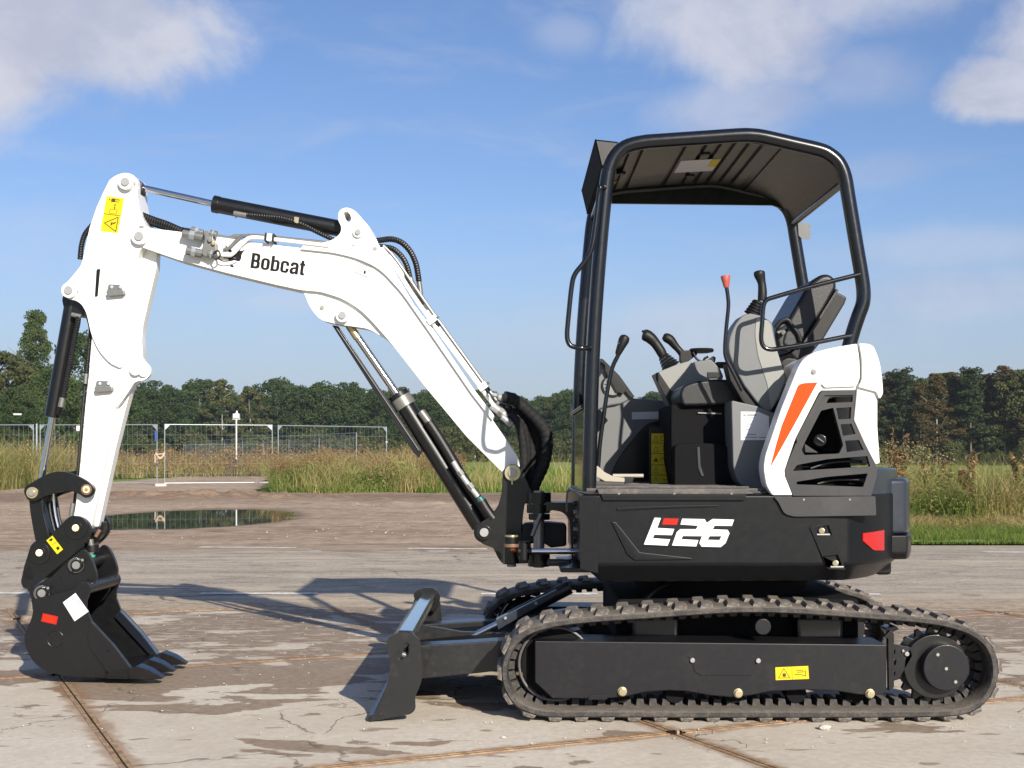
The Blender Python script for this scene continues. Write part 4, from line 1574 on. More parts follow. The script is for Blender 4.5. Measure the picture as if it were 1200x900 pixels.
for y0 in (5.52, 6.77):
    s_ = 1 if y0 < 6 else -1
    yn = y0 if s_ > 0 else y0 + TW      # outer face
    Q = Pl(5.52)

    def qp(x, y, off):
        v = Q.pt(x, y, 0)
        return Vector((v.x + (0.0 if s_ > 0 else FARX), yn + s_ * off, v.z))

    def qcyl(name, x, y, o0, o1, rpx, m, parent=EX, bevel=0.003, seg=36):
        return cyl(name, qp(x, y, o0), qp(x, y, o1), rpx * 5.52 / F, m, parent, bevel=bevel, seg=seg)

    def qprism(name, pts, o0, o1, m, parent=EX, holes=(), bevel=0.003):
        class _P(Pl):
            pass
        P = Pl(5.52)
        P.pt = lambda x, y, off=0.0: qp(x, y, off)
        P.n = Vector((0, s_, 0))
        return prism(name, P, pts, o0, o1, m, parent, holes, bevel)

    fr = qprism('track_frame', [(627, 752.5), (1042, 757), (1042, 812), (1038, 816), (1010, 816), (985, 812), (950, 810), (905, 812), (880, 817), (858, 819), (835, 817), (806, 812), (785, 811), (757, 813), (735, 818), (711, 820.5), (648, 820.5), (627, 801)],
                0.035, 0.26, 'frame_paint', bevel=0.005)
    qprism('cover_plate', [(806, 770, 2), (886, 770, 2), (886, 793, 3), (822, 793, 6), (815, 788, 3), (812, 774, 2)], 0.031, 0.036, 'frame_paint', fr, bevel=0.0015)
    for x, y in ((812.5, 775), (890, 775.5)):
        qcyl('bolt', x, y, 0.022, 0.036, 3.0, 'pin_white', fr, seg=8, bevel=0.002)
    for x, y in ((730, 812), (866.5, 814), (1022, 814.5)):
        qcyl('bolt', x, y, 0.015, 0.036, 4.6, 'zinc_yellow', fr, seg=8, bevel=0.002)
        qcyl('washer', x, y, 0.029, 0.036, 5.6, 'zinc_yellow', fr, seg=20, bevel=0.001)
    # toe plate under the front corner
    qprism('toe_strip', [(690, 817, 1), (712, 816, 1), (712, 821.5, 1), (690, 821.5, 1)], 0.030, 0.036, 'frame_paint', fr, bevel=0.001)
    # idler
    idl = qcyl('idler_wheel', 652, 783, 0.13, 0.17, 38, 'black_paint')
    qcyl('idler_rim', 652, 783, 0.12, 0.20, 41, 'matte_black', idl)
    tube('rim_ring', [qp(652 + 43.5 * math.cos(R(a)), 783 - 43.5 * math.sin(R(a)), 0.115) for a in range(0, 361, 8)], 0.006, 'dull_steel', idl, 8)
    qcyl('idler_hub', 652, 783, 0.07, 0.24, 16, 'black_paint', idl)
    for x in (730, 795, 866, 940, 1010):
        qcyl('bottom_roller', x, 818, 0.11, 0.23, 12, 'matte_black')
    qcyl('carrier_roller', 897, 736.5, 0.05, 0.22, 9.5, 'pin_steel' if False else 'frame_paint')
    # final drive
    gx, gy = 1104, 785
    c_ = qp(gx, gy, 0)
    bm = gear_bm(c_, yn + s_ * 0.125, yn + s_ * 0.150, 0.135, 0.160, 17)
    sp = link('sprocket', finish(bm, 'sprocket', 0.002), 'black_paint', EX)
    dh = qcyl('drive_hub', gx, gy, 0.08, 0.22, 38, 'black_paint', sp)
    cap = qcyl('drive_cap', 1112, 784, 0.028, 0.10, 27.5, 'frame_paint', sp, bevel=0.006)
    for x, y in ((1101.5, 768.5), (1111.5, 785), (1122.5, 800.5)):
        qcyl('plug', x, y, 0.0265, 0.0295, 3.8, 'black_plastic', cap, seg=20, bevel=0.0005)
        qcyl('plug_socket', x, y, 0.0255, 0.0275, 2.0, 'pin_steel', cap, seg=6, bevel=0.0003)
    for k in range(9):
        a = R(100 + k * 20)
        qcyl('sprocket_bolt', 1104 + 34 * math.cos(a), 785 - 34 * math.sin(a), 0.112, 0.128, 2.2, 'pin_steel', sp, seg=8, bevel=0.001)
    # motor bracket between frame and sprocket
    qprism('motor_bracket', [(1039, 748, 3), (1047, 740, 4), (1051, 744, 3), (1051, 808, 2), (1045, 812, 1), (1044, 750)], 0.04, 0.07, 'black_paint')
    mb = qprism('motor_guard', [(1050, 757), (1073, 762), (1076, 772), (1060, 800), (1050, 803)], 0.08, 0.10, 'frame_paint',
                holes=[[(1052, 763), (1056, 765), (1055, 770), (1052, 771)], [(1052, 775), (1057, 777), (1056, 783), (1052, 785)], [(1052, 789), (1056, 791), (1055, 796), (1052, 797)]], bevel=0.001)
    qcyl('bolt', 1069, 769.5, 0.07, 0.082, 3.0, 'pin_white', mb, seg=8)
    qcyl('bolt', 1064.5, 766, 0.07, 0.082, 1.8, 'pin_white', mb, seg=8)
    qprism('hose_guard', [(1046, 741, 2), (1060, 738, 2), (1064, 742, 2), (1050, 748, 2)], 0.12, 0.2, 'counterweight_paint')

# yellow warning sticker on the near track frame
yl = flat('warning_sticker', Pl(5.555), [[(908.5, 782), (947, 780.3), (948, 795.5), (909, 797)]], 0.0, 0.0015, 'yellow_decal', EX)
flat('sticker_print', Pl(5.5535), strokes([(912.3, 794.5, 918.5, 783.5), (918.5, 783.5, 925.5, 794.3), (925.5, 794.3, 912.3, 794.5)], 0.7) +
     [[(917, 789, 1.2), (921, 789, 1.2), (921, 793.2, 1.2), (917, 793.2, 1.2)]] + strokes([(928, 781.5, 928.4, 796.5)], 0.4), 0.0, 0.0004, 'gold_ink', yl)
flat('sticker_print', Pl(5.5535), strokes([(934, 787.8, 943, 787.2), (931, 790.5, 938, 790.3), (938, 790.3, 944, 792.3), (944, 792.3, 944, 785.5), (933, 785.5, 941, 785.4)], 0.8), 0.0, 0.0004, 'gold_ink', yl)

# ---------------------------------------------------------------- carbody
PC = Pl(6.0)
zprism('carbody', [(0.45, 5.86), (1.5, 5.86), (1.5, 6.73), (0.45, 6.73)], 0.27, 0.47, 'matte_black', EX, 0.02)
cyl('slew_ring', Vector((0.965, 6.295, 0.46)), Vector((0.965, 6.295, 0.575)), 0.40, 'matte_black', EX, seg=48)
for sx in (0.55, 1.25):
    for sy in (5.80, 6.66):
        box('cross_leg', (sx + 0.06, sy + 0.06, 0.34), (0.20, 0.18, 0.12), 'black_paint', EX, 0.02)
tube('travel_hose', cat([Vector((0.72, 6.0, 0.52)), Vector((0.62, 5.9, 0.50)), Vector((0.58, 5.88, 0.42)), Vector((0.72, 5.9, 0.36))], 6), 0.014, 'hose_rubber', EX)

# ---------------------------------------------------------------- dozer blade
BL0, BL1 = 5.53, 7.06
PBl = Pl(BL0)
blade = prism('dozer_blade', PBl, [(459, 746), (470, 741), (484, 742), (486, 750), (474, 760), (468, 775), (466, 795), (458, 817), (447, 836), (440, 842), (433, 846), (438, 836), (452, 806), (457, 790), (457, 770)],
              0.014, BL1 - BL0 - 0.02, 'blade_paint', EX, bevel=0.004)
prism('top_bar', PBl, [(463, 743.5), (468, 738.5, 1), (483, 739, 1), (486, 743), (480, 746), (466, 746)], 0.020, BL1 - BL0 - 0.024, 'gloss_black', blade, bevel=0.001)
prism('wear_edge', PBl, [(428, 847.5), (432, 838), (437, 838), (441, 846)], 0.016, BL1 - BL0 - 0.022, 'blade_paint', blade, bevel=0.001)
for o0 in (0.0, BL1 - BL0 - 0.022):
    prism('end_plate', PBl, [(452, 757, 4), (455, 747, 4), (466, 741, 5), (480, 741, 6), (488, 746, 5), (493, 753, 5), (495, 780), (494.5, 797, 6), (490, 809, 5), (486, 817, 4), (487, 832, 5), (481, 837, 3), (432, 846, 1), (441, 832, 2), (454, 803, 4), (458, 775, 5)],
          o0, o0 + 0.018, 'blade_paint', blade, holes=[[(464, 768, 3), (469, 758, 3), (477, 752, 3), (481, 757, 3), (478, 770, 4), (467, 774, 3)]] if o0 == 0 else (), bevel=0.0015, ref=0.0)
cyl('hook_pin', PBl.pt(469, 766, 0.05), PBl.pt(469, 766, 0.05) + Vector((0.05, 0, -0.015)), 0.012, 'zinc', blade)
cyl('plug', PBl.pt(446, 837, -0.001), PBl.pt(446, 837, 0.005), 0.006, 'print_ink', blade, seg=16)
# lifting eye at the far end
prism('lifting_eye', Pl(6.98), [(484, 697, 3), (488, 692, 3), (500, 688, 5), (510, 689, 5), (516, 697, 5), (515, 706, 5), (510, 718, 3), (497, 713, 2), (498, 709), (486, 702)],
      0.0, 0.03, 'black_paint', blade, holes=[[(500, 699, 3), (506, 696, 3), (510, 701, 3), (508, 710, 3), (502, 711, 2)]], bevel=0.003)
# push arms
for D0, D1 in ((5.86, 5.98), (6.60, 6.72)):
    P = Pl(5.86)
    prism('blade_arm', P, [(478, 757), (540, 754), (600, 750), (680, 738), (690, 748), (690, 775), (610, 783), (560, 789), (478, 797)], D0 - 5.86, D1 - 5.86, 'blade_paint', EX, bevel=0.006, ref=0.0)
prism('arm_web', Pl(5.98), [(478, 762), (540, 756), (600, 752), (600, 755), (540, 760), (478, 767)], 0.0, 0.62, 'matte_black', EX, bevel=0.002)
prism('arm_web', Pl(6.30), [(478, 728, 4), (500, 733), (540, 740), (590, 742), (590, 757), (478, 760)], -0.012, 0.012, 'blade_paint', EX, bevel=0.002)
# blade lift cylinder
P = Pl(6.30)
lc = cyl('blade_cylinder', P.pt(598, 724), P.pt(668, 688), 0.032, 'black_paint', EX)
cyl('cylinder_rod', P.pt(505, 770), P.pt(600, 723), 0.016, 'chrome', lc)
prism('cylinder_guard', Pl(6.22), [(581, 727), (652, 691, 2), (657, 695, 2), (584, 738)], 0.0, 0.012, 'counterweight_paint', lc, bevel=0.002)
prism('cylinder_guard', Pl(6.22), [(581, 727), (652, 691, 2), (657, 695, 2), (584, 732)], 0.012, 0.10, 'counterweight_paint', lc, bevel=0.002)
for x, y in ((592, 721.5), (628, 704)):
    cyl('bolt', Pl(6.21).pt(x, y + 3), Pl(6.23).pt(x, y + 3), 0.008, 'zinc', lc, seg=8)

# ---------------------------------------------------------------- house
CX, CY = 0.965, 6.295
house = bpy.data.objects.new('house', None)
bpy.data.objects.remove(house)
zt, zb = HC - (579.5 - HZ) * 5.62 / F, HC - (683 - HZ) * 5.62 / F


def arcplan(r, a0, a1, n=18):
    return [(CX + r * math.cos(R(a0 + (a1 - a0) * k / n)), CY + r * math.sin(R(a0 + (a1 - a0) * k / n))) for k in range(n + 1)]


def taper_prism(name, plan, z0, z1, m, parent, shrink=0.05, lip=0.07, bevel=0.012):
    """plan prism with a tucked-in lower edge"""
    bm = bmesh.new()
    c = Vector((sum(p[0] for p in plan) / len(plan), sum(p[1] for p in plan) / len(plan), 0))
    rings = []
    for z, s in ((z0, shrink), (z0 + lip, 0.0), (z1, 0.0)):
        ring = []
        for p in plan:
            v = Vector((p[0], p[1], 0))
            d = (c - v)
            d.normalize()
            v = v + d * s
            ring.append(bm.verts.new((v.x, v.y, z)))
        rings.append(ring)
    n = len(plan)
    for a, c_ in zip(rings, rings[1:]):
        for k in range(n):
            bm.faces.new((a[k], a[(k + 1) % n], c_[(k + 1) % n], c_[k]))
    bm.faces.new(rings[0])
    bm.faces.new(list(reversed(rings[-1])))
    return link(name, finish(bm, name, bevel, 3, sharp=40, bev_ang=30), m, parent)


plan = [(0.285, 6.95), (0.285, 5.64), (0.30, 5.622), (0.34, 5.615)] + [(1.25, 5.615)] + arcplan(0.795, -57, 57, 26) + [(0.32, 6.975)]
body = taper_prism('house_body', plan, zb, zt, 'body_plastic', EX, 0.10, 0.075, 0.014)
# raised rear of the counterweight
zr = HC - (548 - HZ) * 6.2 / F
pr = [(1.50, 5.74)] + arcplan(0.79, -46, 46, 20) + [(1.50, 6.86)]
cw = zprism('counterweight', pr, zt - 0.01, zr, 'counterweight_paint', EX, 0.02, 3)
z0_, z1_ = HC - (652 - HZ) * 6.1 / F, HC - (560 - HZ) * 6.1 / F
pb = arcplan(0.845, -26, 34, 16) + [(1.62, 6.74), (1.62, 5.90)]
bump_ = taper_prism('rear_bumper', pb, z0_ + 0.11, z1_, 'counterweight_paint', EX, 0.0, 0.05, 0.02)
pb2 = arcplan(0.851, -27, 35, 16) + [(1.62, 6.75), (1.62, 5.89)]
taper_prism('bumper_pad', pb2, z0_, z0_ + 0.108, 'black_paint', bump_, 0.02, 0.03, 0.008)
box('tow_lug', (1.66, 6.25, z0_ - 0.02), (0.07, 0.4, 0.12), 'black_paint', EX, 0.015)
PS = Pl(5.612)     # skin of the near flank
# embossed panel lines and trims
prism('upper_trim', PS, [(907, 582.5, 2), (1026, 581.5, 2), (1027, 604, 2), (930, 605.5, 6), (919, 602, 5), (912, 588, 3)], -0.012, 0.03, 'trim_plastic', body, bevel=0.004)
for x, y in ((942, 585.5), (996, 585.5)):
    cyl('bolt', PS.pt(x, y, -0.014), PS.pt(x, y, 0), 0.0045, 'pin_white', body, seg=10)
prism('side_accent', PS, [(716, 611), (722, 612), (750, 647), (812, 654), (809, 656), (744, 657), (735, 650)], -0.005, 0.01, 'body_plastic', body, bevel=0.004)
prism('side_accent', PS, [(722, 595, 2), (770, 593, 2), (842, 592, 2), (842, 593.6), (772, 596), (723, 598.5)], -0.003, 0.01, 'body_plastic', body, bevel=0.0015)
prism('corner_panel', PS, [(679, 581), (700, 581, 1), (701, 672), (680, 667)], -0.004, 0.01, 'body_plastic', body, bevel=0.002)
prism('sill_flange', PS, [(704, 579.5), (707, 586.5), (872, 586.5), (875, 579.5)], -0.010, 0.02, 'body_plastic', body, bevel=0.002)
lp = prism('latch_panel', PS, [(949, 618, 2), (973, 612.5, 2), (991, 668, 2), (970, 667, 2)], -0.004, 0.01, 'body_plastic', body,
           holes=[[(955, 619), (971, 615.5), (975, 627), (958, 629)], [(964, 652), (982, 650), (987, 663), (969, 665)]], bevel=0.0015)
for x, y in ((963, 622), (979, 660)):
    lt = cyl('latch', PS.pt(x, y, -0.012), PS.pt(x, y, 0.0), 0.013, 'zinc_yellow', body, seg=14, bevel=0.004)
    cyl('latch_plate', PS.pt(x + 1, y + 4.5, -0.004) + Vector((-0.025, 0, 0)), PS.pt(x + 1, y + 4.5, -0.004) + Vector((0.03, 0, 0.0)), 0.006, 'zinc', lt, seg=10)
# E26 lettering
EO = (740, 595)


def zz8(pts, s=8.571, o=EO):
    return [(o[0] + p[0] / s, o[1] + p[1] / s) for p in pts]


bk = flat('model_badge', PS, [zz8([(212, 86), (1050, 104), (1002, 258), (952, 366), (903, 408), (108, 382)])], 0.0, 0.0015, 'print_ink', body)
flat('badge_letter', PS, [zz8([(232, 100), (295, 103), (258, 203), (430, 213), (405, 275), (230, 270), (213, 306), (388, 318), (362, 380), (125, 368)])], -0.0015, 0.0012, 'white_print', bk)
flat('badge_letter', PS, [zz8([(510, 110), (735, 115), (755, 150), (705, 285), (515, 283), (500, 316), (672, 325), (650, 388), (408, 378), (455, 245), (490, 215), (650, 215), (668, 180), (492, 168)])], -0.0015, 0.0012, 'white_print', bk)
prism('badge_letter', PS, zz8([(815, 113), (1030, 120), (1008, 182), (835, 180), (815, 217), (965, 222), (985, 255), (945, 355), (895, 395), (705, 390), (682, 355), (760, 150)]), -0.0027, -0.0015, 'white_print', bk,
      holes=[zz8([(785, 285), (905, 285), (885, 325), (765, 322)])], bevel=0)
flat('badge_bar', PS, [zz8([(325, 105), (475, 110), (455, 172), (308, 168)])], -0.0015, 0.0012, 'red_decal', bk)

# red reflector wrapped on the rounded rear corner
bm = bmesh.new()
ang0, ang1 = -51, -38.5
nn = 10
zrf = lambda py, D: HC - (py - HZ) * D / F
rows_ = []
for k in range(nn + 1):
    t = k / nn
    a = R(ang0 + (ang1 - ang0) * t)
    rr_ = 0.800
    x, y = CX + rr_ * math.cos(a), CY + rr_ * math.sin(a)
    zt_ = zrf(625 - 4 * t, y)
    zb_ = zrf(634 + 11 * min(1, t * 2.2), y)
    rows_.append((bm.verts.new((x, y, zt_)), bm.verts.new((x, y, zb_))))
for a, c in zip(rows_, rows_[1:]):
    bm.faces.new((a[0], c[0], c[1], a[1]))
ret = bmesh.ops.extrude_face_region(bm, geom=list(bm.faces))
for g_ in ret['geom']:
    if isinstance(g_, bmesh.types.BMVert):
        v = Vector((g_.co.x - CX, g_.co.y - CY, 0))
        g_.co -= v.normalized() * 0.012
link('rear_reflector', finish(bm, 'rear_reflector'), 'red_reflector', body)

# floor and mat
zfl = zt
box('floor_plate', (0.70, 6.29, zfl + 0.006), (0.80, 1.28, 0.012), 'black_paint', EX, 0.003)
fm = box('floor_mat', (0.68, 6.26, zfl + 0.018), (0.74, 1.20, 0.014), 'floor_mat', EX, 0.004)
for k in range(14):
    box('mat_rib', (0.68, 5.72 + k * 0.085, zfl + 0.028), (0.70, 0.018, 0.007), 'floor_mat', fm, 0.002)
prism('step_edge', PS, [(700, 573), (874, 573), (884, 579), (702, 579)], 0.012, 0.05, 'floor_mat', EX, bevel=0.002)
for x in (725, 790, 857):
    cyl('bolt', PS.pt(x, 579, 0.0), PS.pt(x, 579, 0.014), 0.006, 'zinc', EX, seg=8)

# ---------------------------------------------------------------- engine cowl (white) and side grille (near and far flank alike)
PW = Pl(5.60)
cowl_pts = [(898, 569, 5), (894.5, 548, 7), (897, 533, 4), (915, 480, 5), (934, 433, 4), (940.5, 421, 6), (953, 413, 6), (977, 407, 8), (1004.5, 402.5),
            (1007.5, 420, 6), (1008, 444, 4), (1003, 454, 2), (1003, 457.5), (963, 458), (960, 460, 2), (933, 513), (931, 518), (919.6, 551), (920, 558), (929, 580.5), (905, 580.5, 3)]
for off0, off1, nm in ((0.0, 0.12, 'cowl_panel'), (1.25, 1.37, 'cowl_panel')):
    cp = prism(nm, PW, cowl_pts, off0, off1, 'white_plastic', EX, bevel=0.011, seg=3, ref=0.0)
# rear hood across the full width
hood = prism('rear_hood', PW, [(1007, 402.5), (1018, 403, 5), (1024, 406, 6), (1031, 424, 8), (1034, 446, 4), (1035, 461, 3), (1031, 468, 3), (1027, 459, 2), (1006, 453.5, 1), (1010.3, 445, 4), (1010.3, 420, 6)],
             -0.004, 1.374, 'white_plastic', EX, bevel=0.010, seg=3)
prism('rear_hood_lower', PW, [(1006, 448), (1028.6, 448), (1028.6, 500), (1031.5, 543), (1024.5, 545), (1000.5, 492), (1004, 458)],
      0.012, 1.358, 'white_plastic', hood, bevel=0.008, seg=3)
prism('hood_top', PW, [(940, 424), (953, 416), (977, 410), (1004, 406), (1006, 460), (960, 470)], 0.12, 1.25, 'white_plastic', EX, bevel=0.01, ref=0.0)
prism('engine_bulkhead', PW, [(905, 575), (915, 500), (950, 440), (1000, 420), (1018, 560), (1018, 578)], 0.42, 1.2, 'matte_black', EX, bevel=0.01, ref=0.0)  # near-black colour stands in for shade deep in the engine bay
# thin proud ledge, added to cast the shadow line under the top shoulder
prism('shadow_ledge', PW, [(963, 449.5, 1), (1003.5, 448, 1), (1003.3, 452.5, 1), (967, 454, 1)], -0.013, 0.01, 'white_plastic', cp, bevel=0.004, seg=2)
flat('side_stripe', PW, [[(935.5, 451, 3), (941, 449, 3), (958, 448), (929, 501), (915, 526), (902.5, 548), (909, 523), (916, 499)]], 0.0, 0.0016, 'orange_decal', EX)
cl = cyl('hood_lock', PW.pt(953, 436, -0.003), PW.pt(953, 436, 0.01), 0.013, 'pin_white', EX)
cyl('key_slot', PW.pt(952, 437, -0.005), PW.pt(952, 437, 0.0), 0.005, 'faded_ink', cl)


def g3(pts, s=5.625, o=(900, 440)):
    return [(o[0] + p[0] / s, o[1] + p[1] / s) + tuple(p[2:]) for p in pts]


for off in (0.006, 1.35):
    holes = [g3([(405, 140, 1), (560, 137, 1), (557, 175, 1), (385, 182, 1)]),
             g3([(350, 232, 1), (430, 212, 1), (496, 460, 2), (470, 515, 2), (240, 525, 2), (222, 490, 1), (245, 435, 1)]),
             g3([(450, 215), (550, 208), (545, 285), (465, 290)]), g3([(478, 322), (550, 317), (578, 385), (495, 398)]),
             g3([(508, 430), (600, 425), (632, 490), (520, 505)]),
             g3([(190, 590, 1), (390, 552, 1), (655, 530, 1), (675, 600, 1), (165, 630, 1)]),
             g3([(190, 700, 1), (390, 668, 1), (658, 645, 1), (628, 735, 1), (188, 718, 1)])]
    outer = [(963, 458.3, 2), (1003, 457, 1), (999.8, 493, 2), (1007, 507.5, 2), (1028, 547, 3), (1028, 556, 3), (1021, 581), (929.5, 581), (920, 557, 3), (920, 550, 3), (933, 519), (933, 513), (961, 461)]
    gr = prism('side_grille', PW, outer, off, off + 0.03, 'trim_plastic', EX, holes=holes, bevel=0, ref=0.006)
    prism('grille_rim', PW, [(933, 513.5, 1), (961, 460, 2), (1002, 458, 1), (1001, 463, 1), (966, 463.5, 2), (941, 513, 2), (934, 519, 1)], off - 0.008, off + 0.004, 'trim_plastic', gr, bevel=0.002, ref=0.0)
prism('radiator_shroud', PW, [(920, 560), (930, 515), (960, 462), (1000, 460), (1022, 550), (1018, 580), (930, 580)], 0.34, 0.37, 'matte_black', EX, bevel=0.002, ref=0.0)  # very dark backing: shade of the deep bay put into its colour
for k in range(6):
    yy_ = 547 + k * 5.4
    prism('radiator_fin', PW, [(931, yy_), (1016, yy_ - 3), (1016, yy_ - 2), (931, yy_ + 1)], 0.22, 0.26, 'matte_black', EX, bevel=0)
fc = cyl('fuel_cap', PW.pt(961, 516, 0.035), PW.pt(961, 516, 0.09), 0.026, 'black_paint', EX, seg=24, bevel=0.006)
box('cap_grip', PW.pt(961, 516, 0.03), (0.036, 0.012, 0.010), 'black_paint', fc, 0.003, Matrix.Rotation(R(35), 3, 'Y'))
prism('filler_tray', PW, [(943, 520), (960, 531), (968, 531), (944, 530)], 0.03, 0.08, 'trim_plastic', EX, bevel=0.001)
tube('engine_hose', pxpath(PW, [(950, 549, 0.055), (965, 544, 0.06), (985, 541, 0.06), (1010, 541, 0.07)]), 0.006, 'hose_rubber', EX)
tube('engine_hose', pxpath(PW, [(958, 567, 0.055), (975, 563, 0.06), (1000, 562, 0.06), (1012, 563, 0.07)]), 0.006, 'hose_rubber', EX)

# ---------------------------------------------------------------- canopy
NB, FB = 5.72, 6.80
PN = Pl(NB)
bar_px = [(690.5, 581), (692, 500), (694.5, 423), (698, 360), (702, 307), (706.5, 255), (711, 212), (716, 192), (725, 178), (737, 170.5), (755, 166.5), (773, 165), (820, 161.8), (865, 158.7), (880, 158.7), (895, 160.5), (930, 168.5), (960, 175.5), (972, 181), (983, 191), (990, 207), (994, 230), (998.5, 257), (1004, 290), (1010, 325), (1012, 343), (1011, 356), (1006, 370), (1000, 388), (994, 410), (990, 430)]
path_n = pxpath(PN, bar_px, 0, 3)
rb = PN.r(8.4)
tube('canopy_bar', path_n, rb, 'canopy_paint', EX, 20)
path_f = [p + Vector((0, FB - NB, 0)) for p in path_n]
fb_ = tube('canopy_bar', path_f, rb, 'canopy_paint', EX, 20)
# cross members
for (x, y) in ((713, 204), (991, 212), (708, 236)):
    a = PN.pt(x, y)
    if y == 236:
        continue
    tube('cross_member', [a + Vector((0, 0.0, 0)), a + Vector((0, FB - NB, 0))], rb * 0.55, 'canopy_paint', EX, 14)
# roof sheet following the bars
roof_px = [(699, 167), (722, 170), (737, 167.5), (773, 162.5), (820, 159.5), (868, 157), (895, 159), (930, 167), (952, 172.5)]
rt = [PN.pt(x, y) for x, y in roof_px]
bm = bmesh.new()
pr_ = None
for p in rt:
    cur = [bm.verts.new(p + Vector((0, 0.015, 0.0))), bm.verts.new(p + Vector((0, FB - NB - 0.015, 0.0)))]
    if pr_:
        bm.faces.new((pr_[0], cur[0], cur[1], pr_[1]))
    pr_ = cur
ret = bmesh.ops.extrude_face_region(bm, geom=list(bm.faces))
for g_ in ret['geom']:
    if isinstance(g_, bmesh.types.BMVert):
        g_.co.z += 0.006
roof = link('roof_sheet', finish(bm, 'roof_sheet'), 'roof_sheet', EX)
# pressed ribs under the roof
zof = lambda x: None
rib_x = [(741, 751), (757, 803), (809, 829), (834, 845), (851, 862), (868, 879), (884, 895), (900, 911)]


def roof_y(x):
    for a, c in zip(roof_px, roof_px[1:]):
        if a[0] <= x <= c[0]:
            return a[1] + (c[1] - a[1]) * (x - a[0]) / (c[0] - a[0])
    return roof_px[-1][1]


for (x0, x1) in rib_x:
    bm = bmesh.new()
    q = []
    for x, dz in ((x0 - 1.2, 0), (x0 + 0.3, -0.014), (x1 - 0.3, -0.014), (x1 + 1.2, 0)):
        p = PN.pt(x, roof_y(x)) + Vector((0, 0, dz - 0.001))
        q.append(p)
    y0_, y1_ = 0.06, FB - NB - 0.10
    near_ = [bm.verts.new(p + Vector((0, y0_, 0))) for p in q]
    far_ = [bm.verts.new(p + Vector((0, y1_ - (0.03 if k in (1, 2) else 0), 0))) for k, p in enumerate(q)]
    for k in range(3):
        bm.faces.new((near_[k], near_[k + 1], far_[k + 1], far_[k]))
    bm.faces.new(near_)
    bm.faces.new(far_)
    bm.faces.new((near_[3], near_[0], far_[0], far_[3]))
    link('roof_rib', finish(bm, 'roof_rib', 0.001), 'roof_sheet', roof)
# front and rear channels, slope panel at the rear, far side rail
rs = [PN.pt(953, 174), PN.pt(975, 184), PN.pt(987, 203), PN.pt(993, 230)]
bm = bmesh.new()
pr_ = None
for p in [PN.pt(922, 168), PN.pt(945, 174), PN.pt(965, 182), PN.pt(982, 196), PN.pt(991, 212)]:
    cur = [bm.verts.new(p + Vector((0.0, 0.02, 0.0))), bm.verts.new(p + Vector((0.0, FB - NB - 0.02, 0)))]
    if pr_:
        bm.faces.new((pr_[0], cur[0], cur[1], pr_[1]))
    pr_ = cur
ret = bmesh.ops.extrude_face_region(bm, geom=list(bm.faces))
for g_ in ret['geom']:
    if isinstance(g_, bmesh.types.BMVert):
        g_.co.z += 0.008
        g_.co.x += 0.003
link('rear_slope_panel', finish(bm, 'rear_slope_panel'), 'roof_sheet', roof)
prism('side_rail', Pl(FB - 0.02), [(689, 200), (700, 206), (730, 214), (900, 212), (915, 220), (925, 232), (938, 262), (932, 262), (920, 246), (905, 240.5), (715, 238.5), (694, 238)], -0.005, 0.01, 'canopy_paint', roof, bevel=0.001)
prism('side_rail', Pl(NB), [(722, 176), (740, 168), (870, 160), (960, 176), (975, 186), (960, 181), (870, 166), (760, 172), (735, 178)], 0.02, 0.028, 'canopy_paint', roof, bevel=0.001)
# visor hood at the front
v0 = PN.pt(697, 164)
v1 = PN.pt(704.5, 196)
v2 = PN.pt(724, 167)
v3 = PN.pt(712, 200)


def sheet(name, pts, th, m, parent):
    bm = bmesh.new()
    vs = [bm.verts.new(p) for p in pts]
    f = bm.faces.new(vs)
    bm.normal_update()
    nrm = f.normal.copy()
    ret = bmesh.ops.extrude_face_region(bm, geom=[f])
    for g_ in ret['geom']:
        if isinstance(g_, bmesh.types.BMVert):
            g_.co += nrm * th
    return link(name, finish(bm, name), m, parent)


W_ = Vector((0, FB - NB + 0.02, 0))
E_ = Vector((0, -0.01, 0))
sheet('visor_front', [v0 + E_, v1 + E_, v1 + W_, v0 + W_], 0.005, 'matte_black', roof)
sheet('visor_top', [v0 + E_, v0 + W_, v2 + W_, v2 + E_], 0.005, 'matte_black', roof)
sheet('visor_bottom', [v1 + E_ * 0, v1 + W_, v3 + W_, v3 + E_ * 0], 0.004, 'matte_black', roof)
sheet('visor_cheek', [v0 + E_, v2 + E_, v2 + E_ + Vector((-0.03, 0, -0.06)), v1 + E_], 0.004, 'roof_sheet', roof)
sheet('visor_cheek', [v0 + W_, v2 + W_, v3 + W_, v1 + W_], 0.004, 'roof_sheet', roof)


# stickers and fittings under the roof
def under(name, x0, x1, d0, d1, m, parent, dz=-0.017, skew=0):
    a = PN.pt(x0, roof_y(x0))
    c = PN.pt(x1, roof_y(x1))
    bm = bmesh.new()
    vs = [bm.verts.new((a.x, NB + d0, a.z + dz)), bm.verts.new((c.x, NB + d0, c.z + dz)), bm.verts.new((c.x, NB + d1, c.z + dz)), bm.verts.new((a.x, NB + d1, a.z + dz))]
    f = bm.faces.new(vs)
    ret = bmesh.ops.extrude_face_region(bm, geom=[f])
    for g_ in ret['geom']:
        if isinstance(g_, bmesh.types.BMVert):
            g_.co.z += 0.0015
    return link(name, finish(bm, name), m, parent)


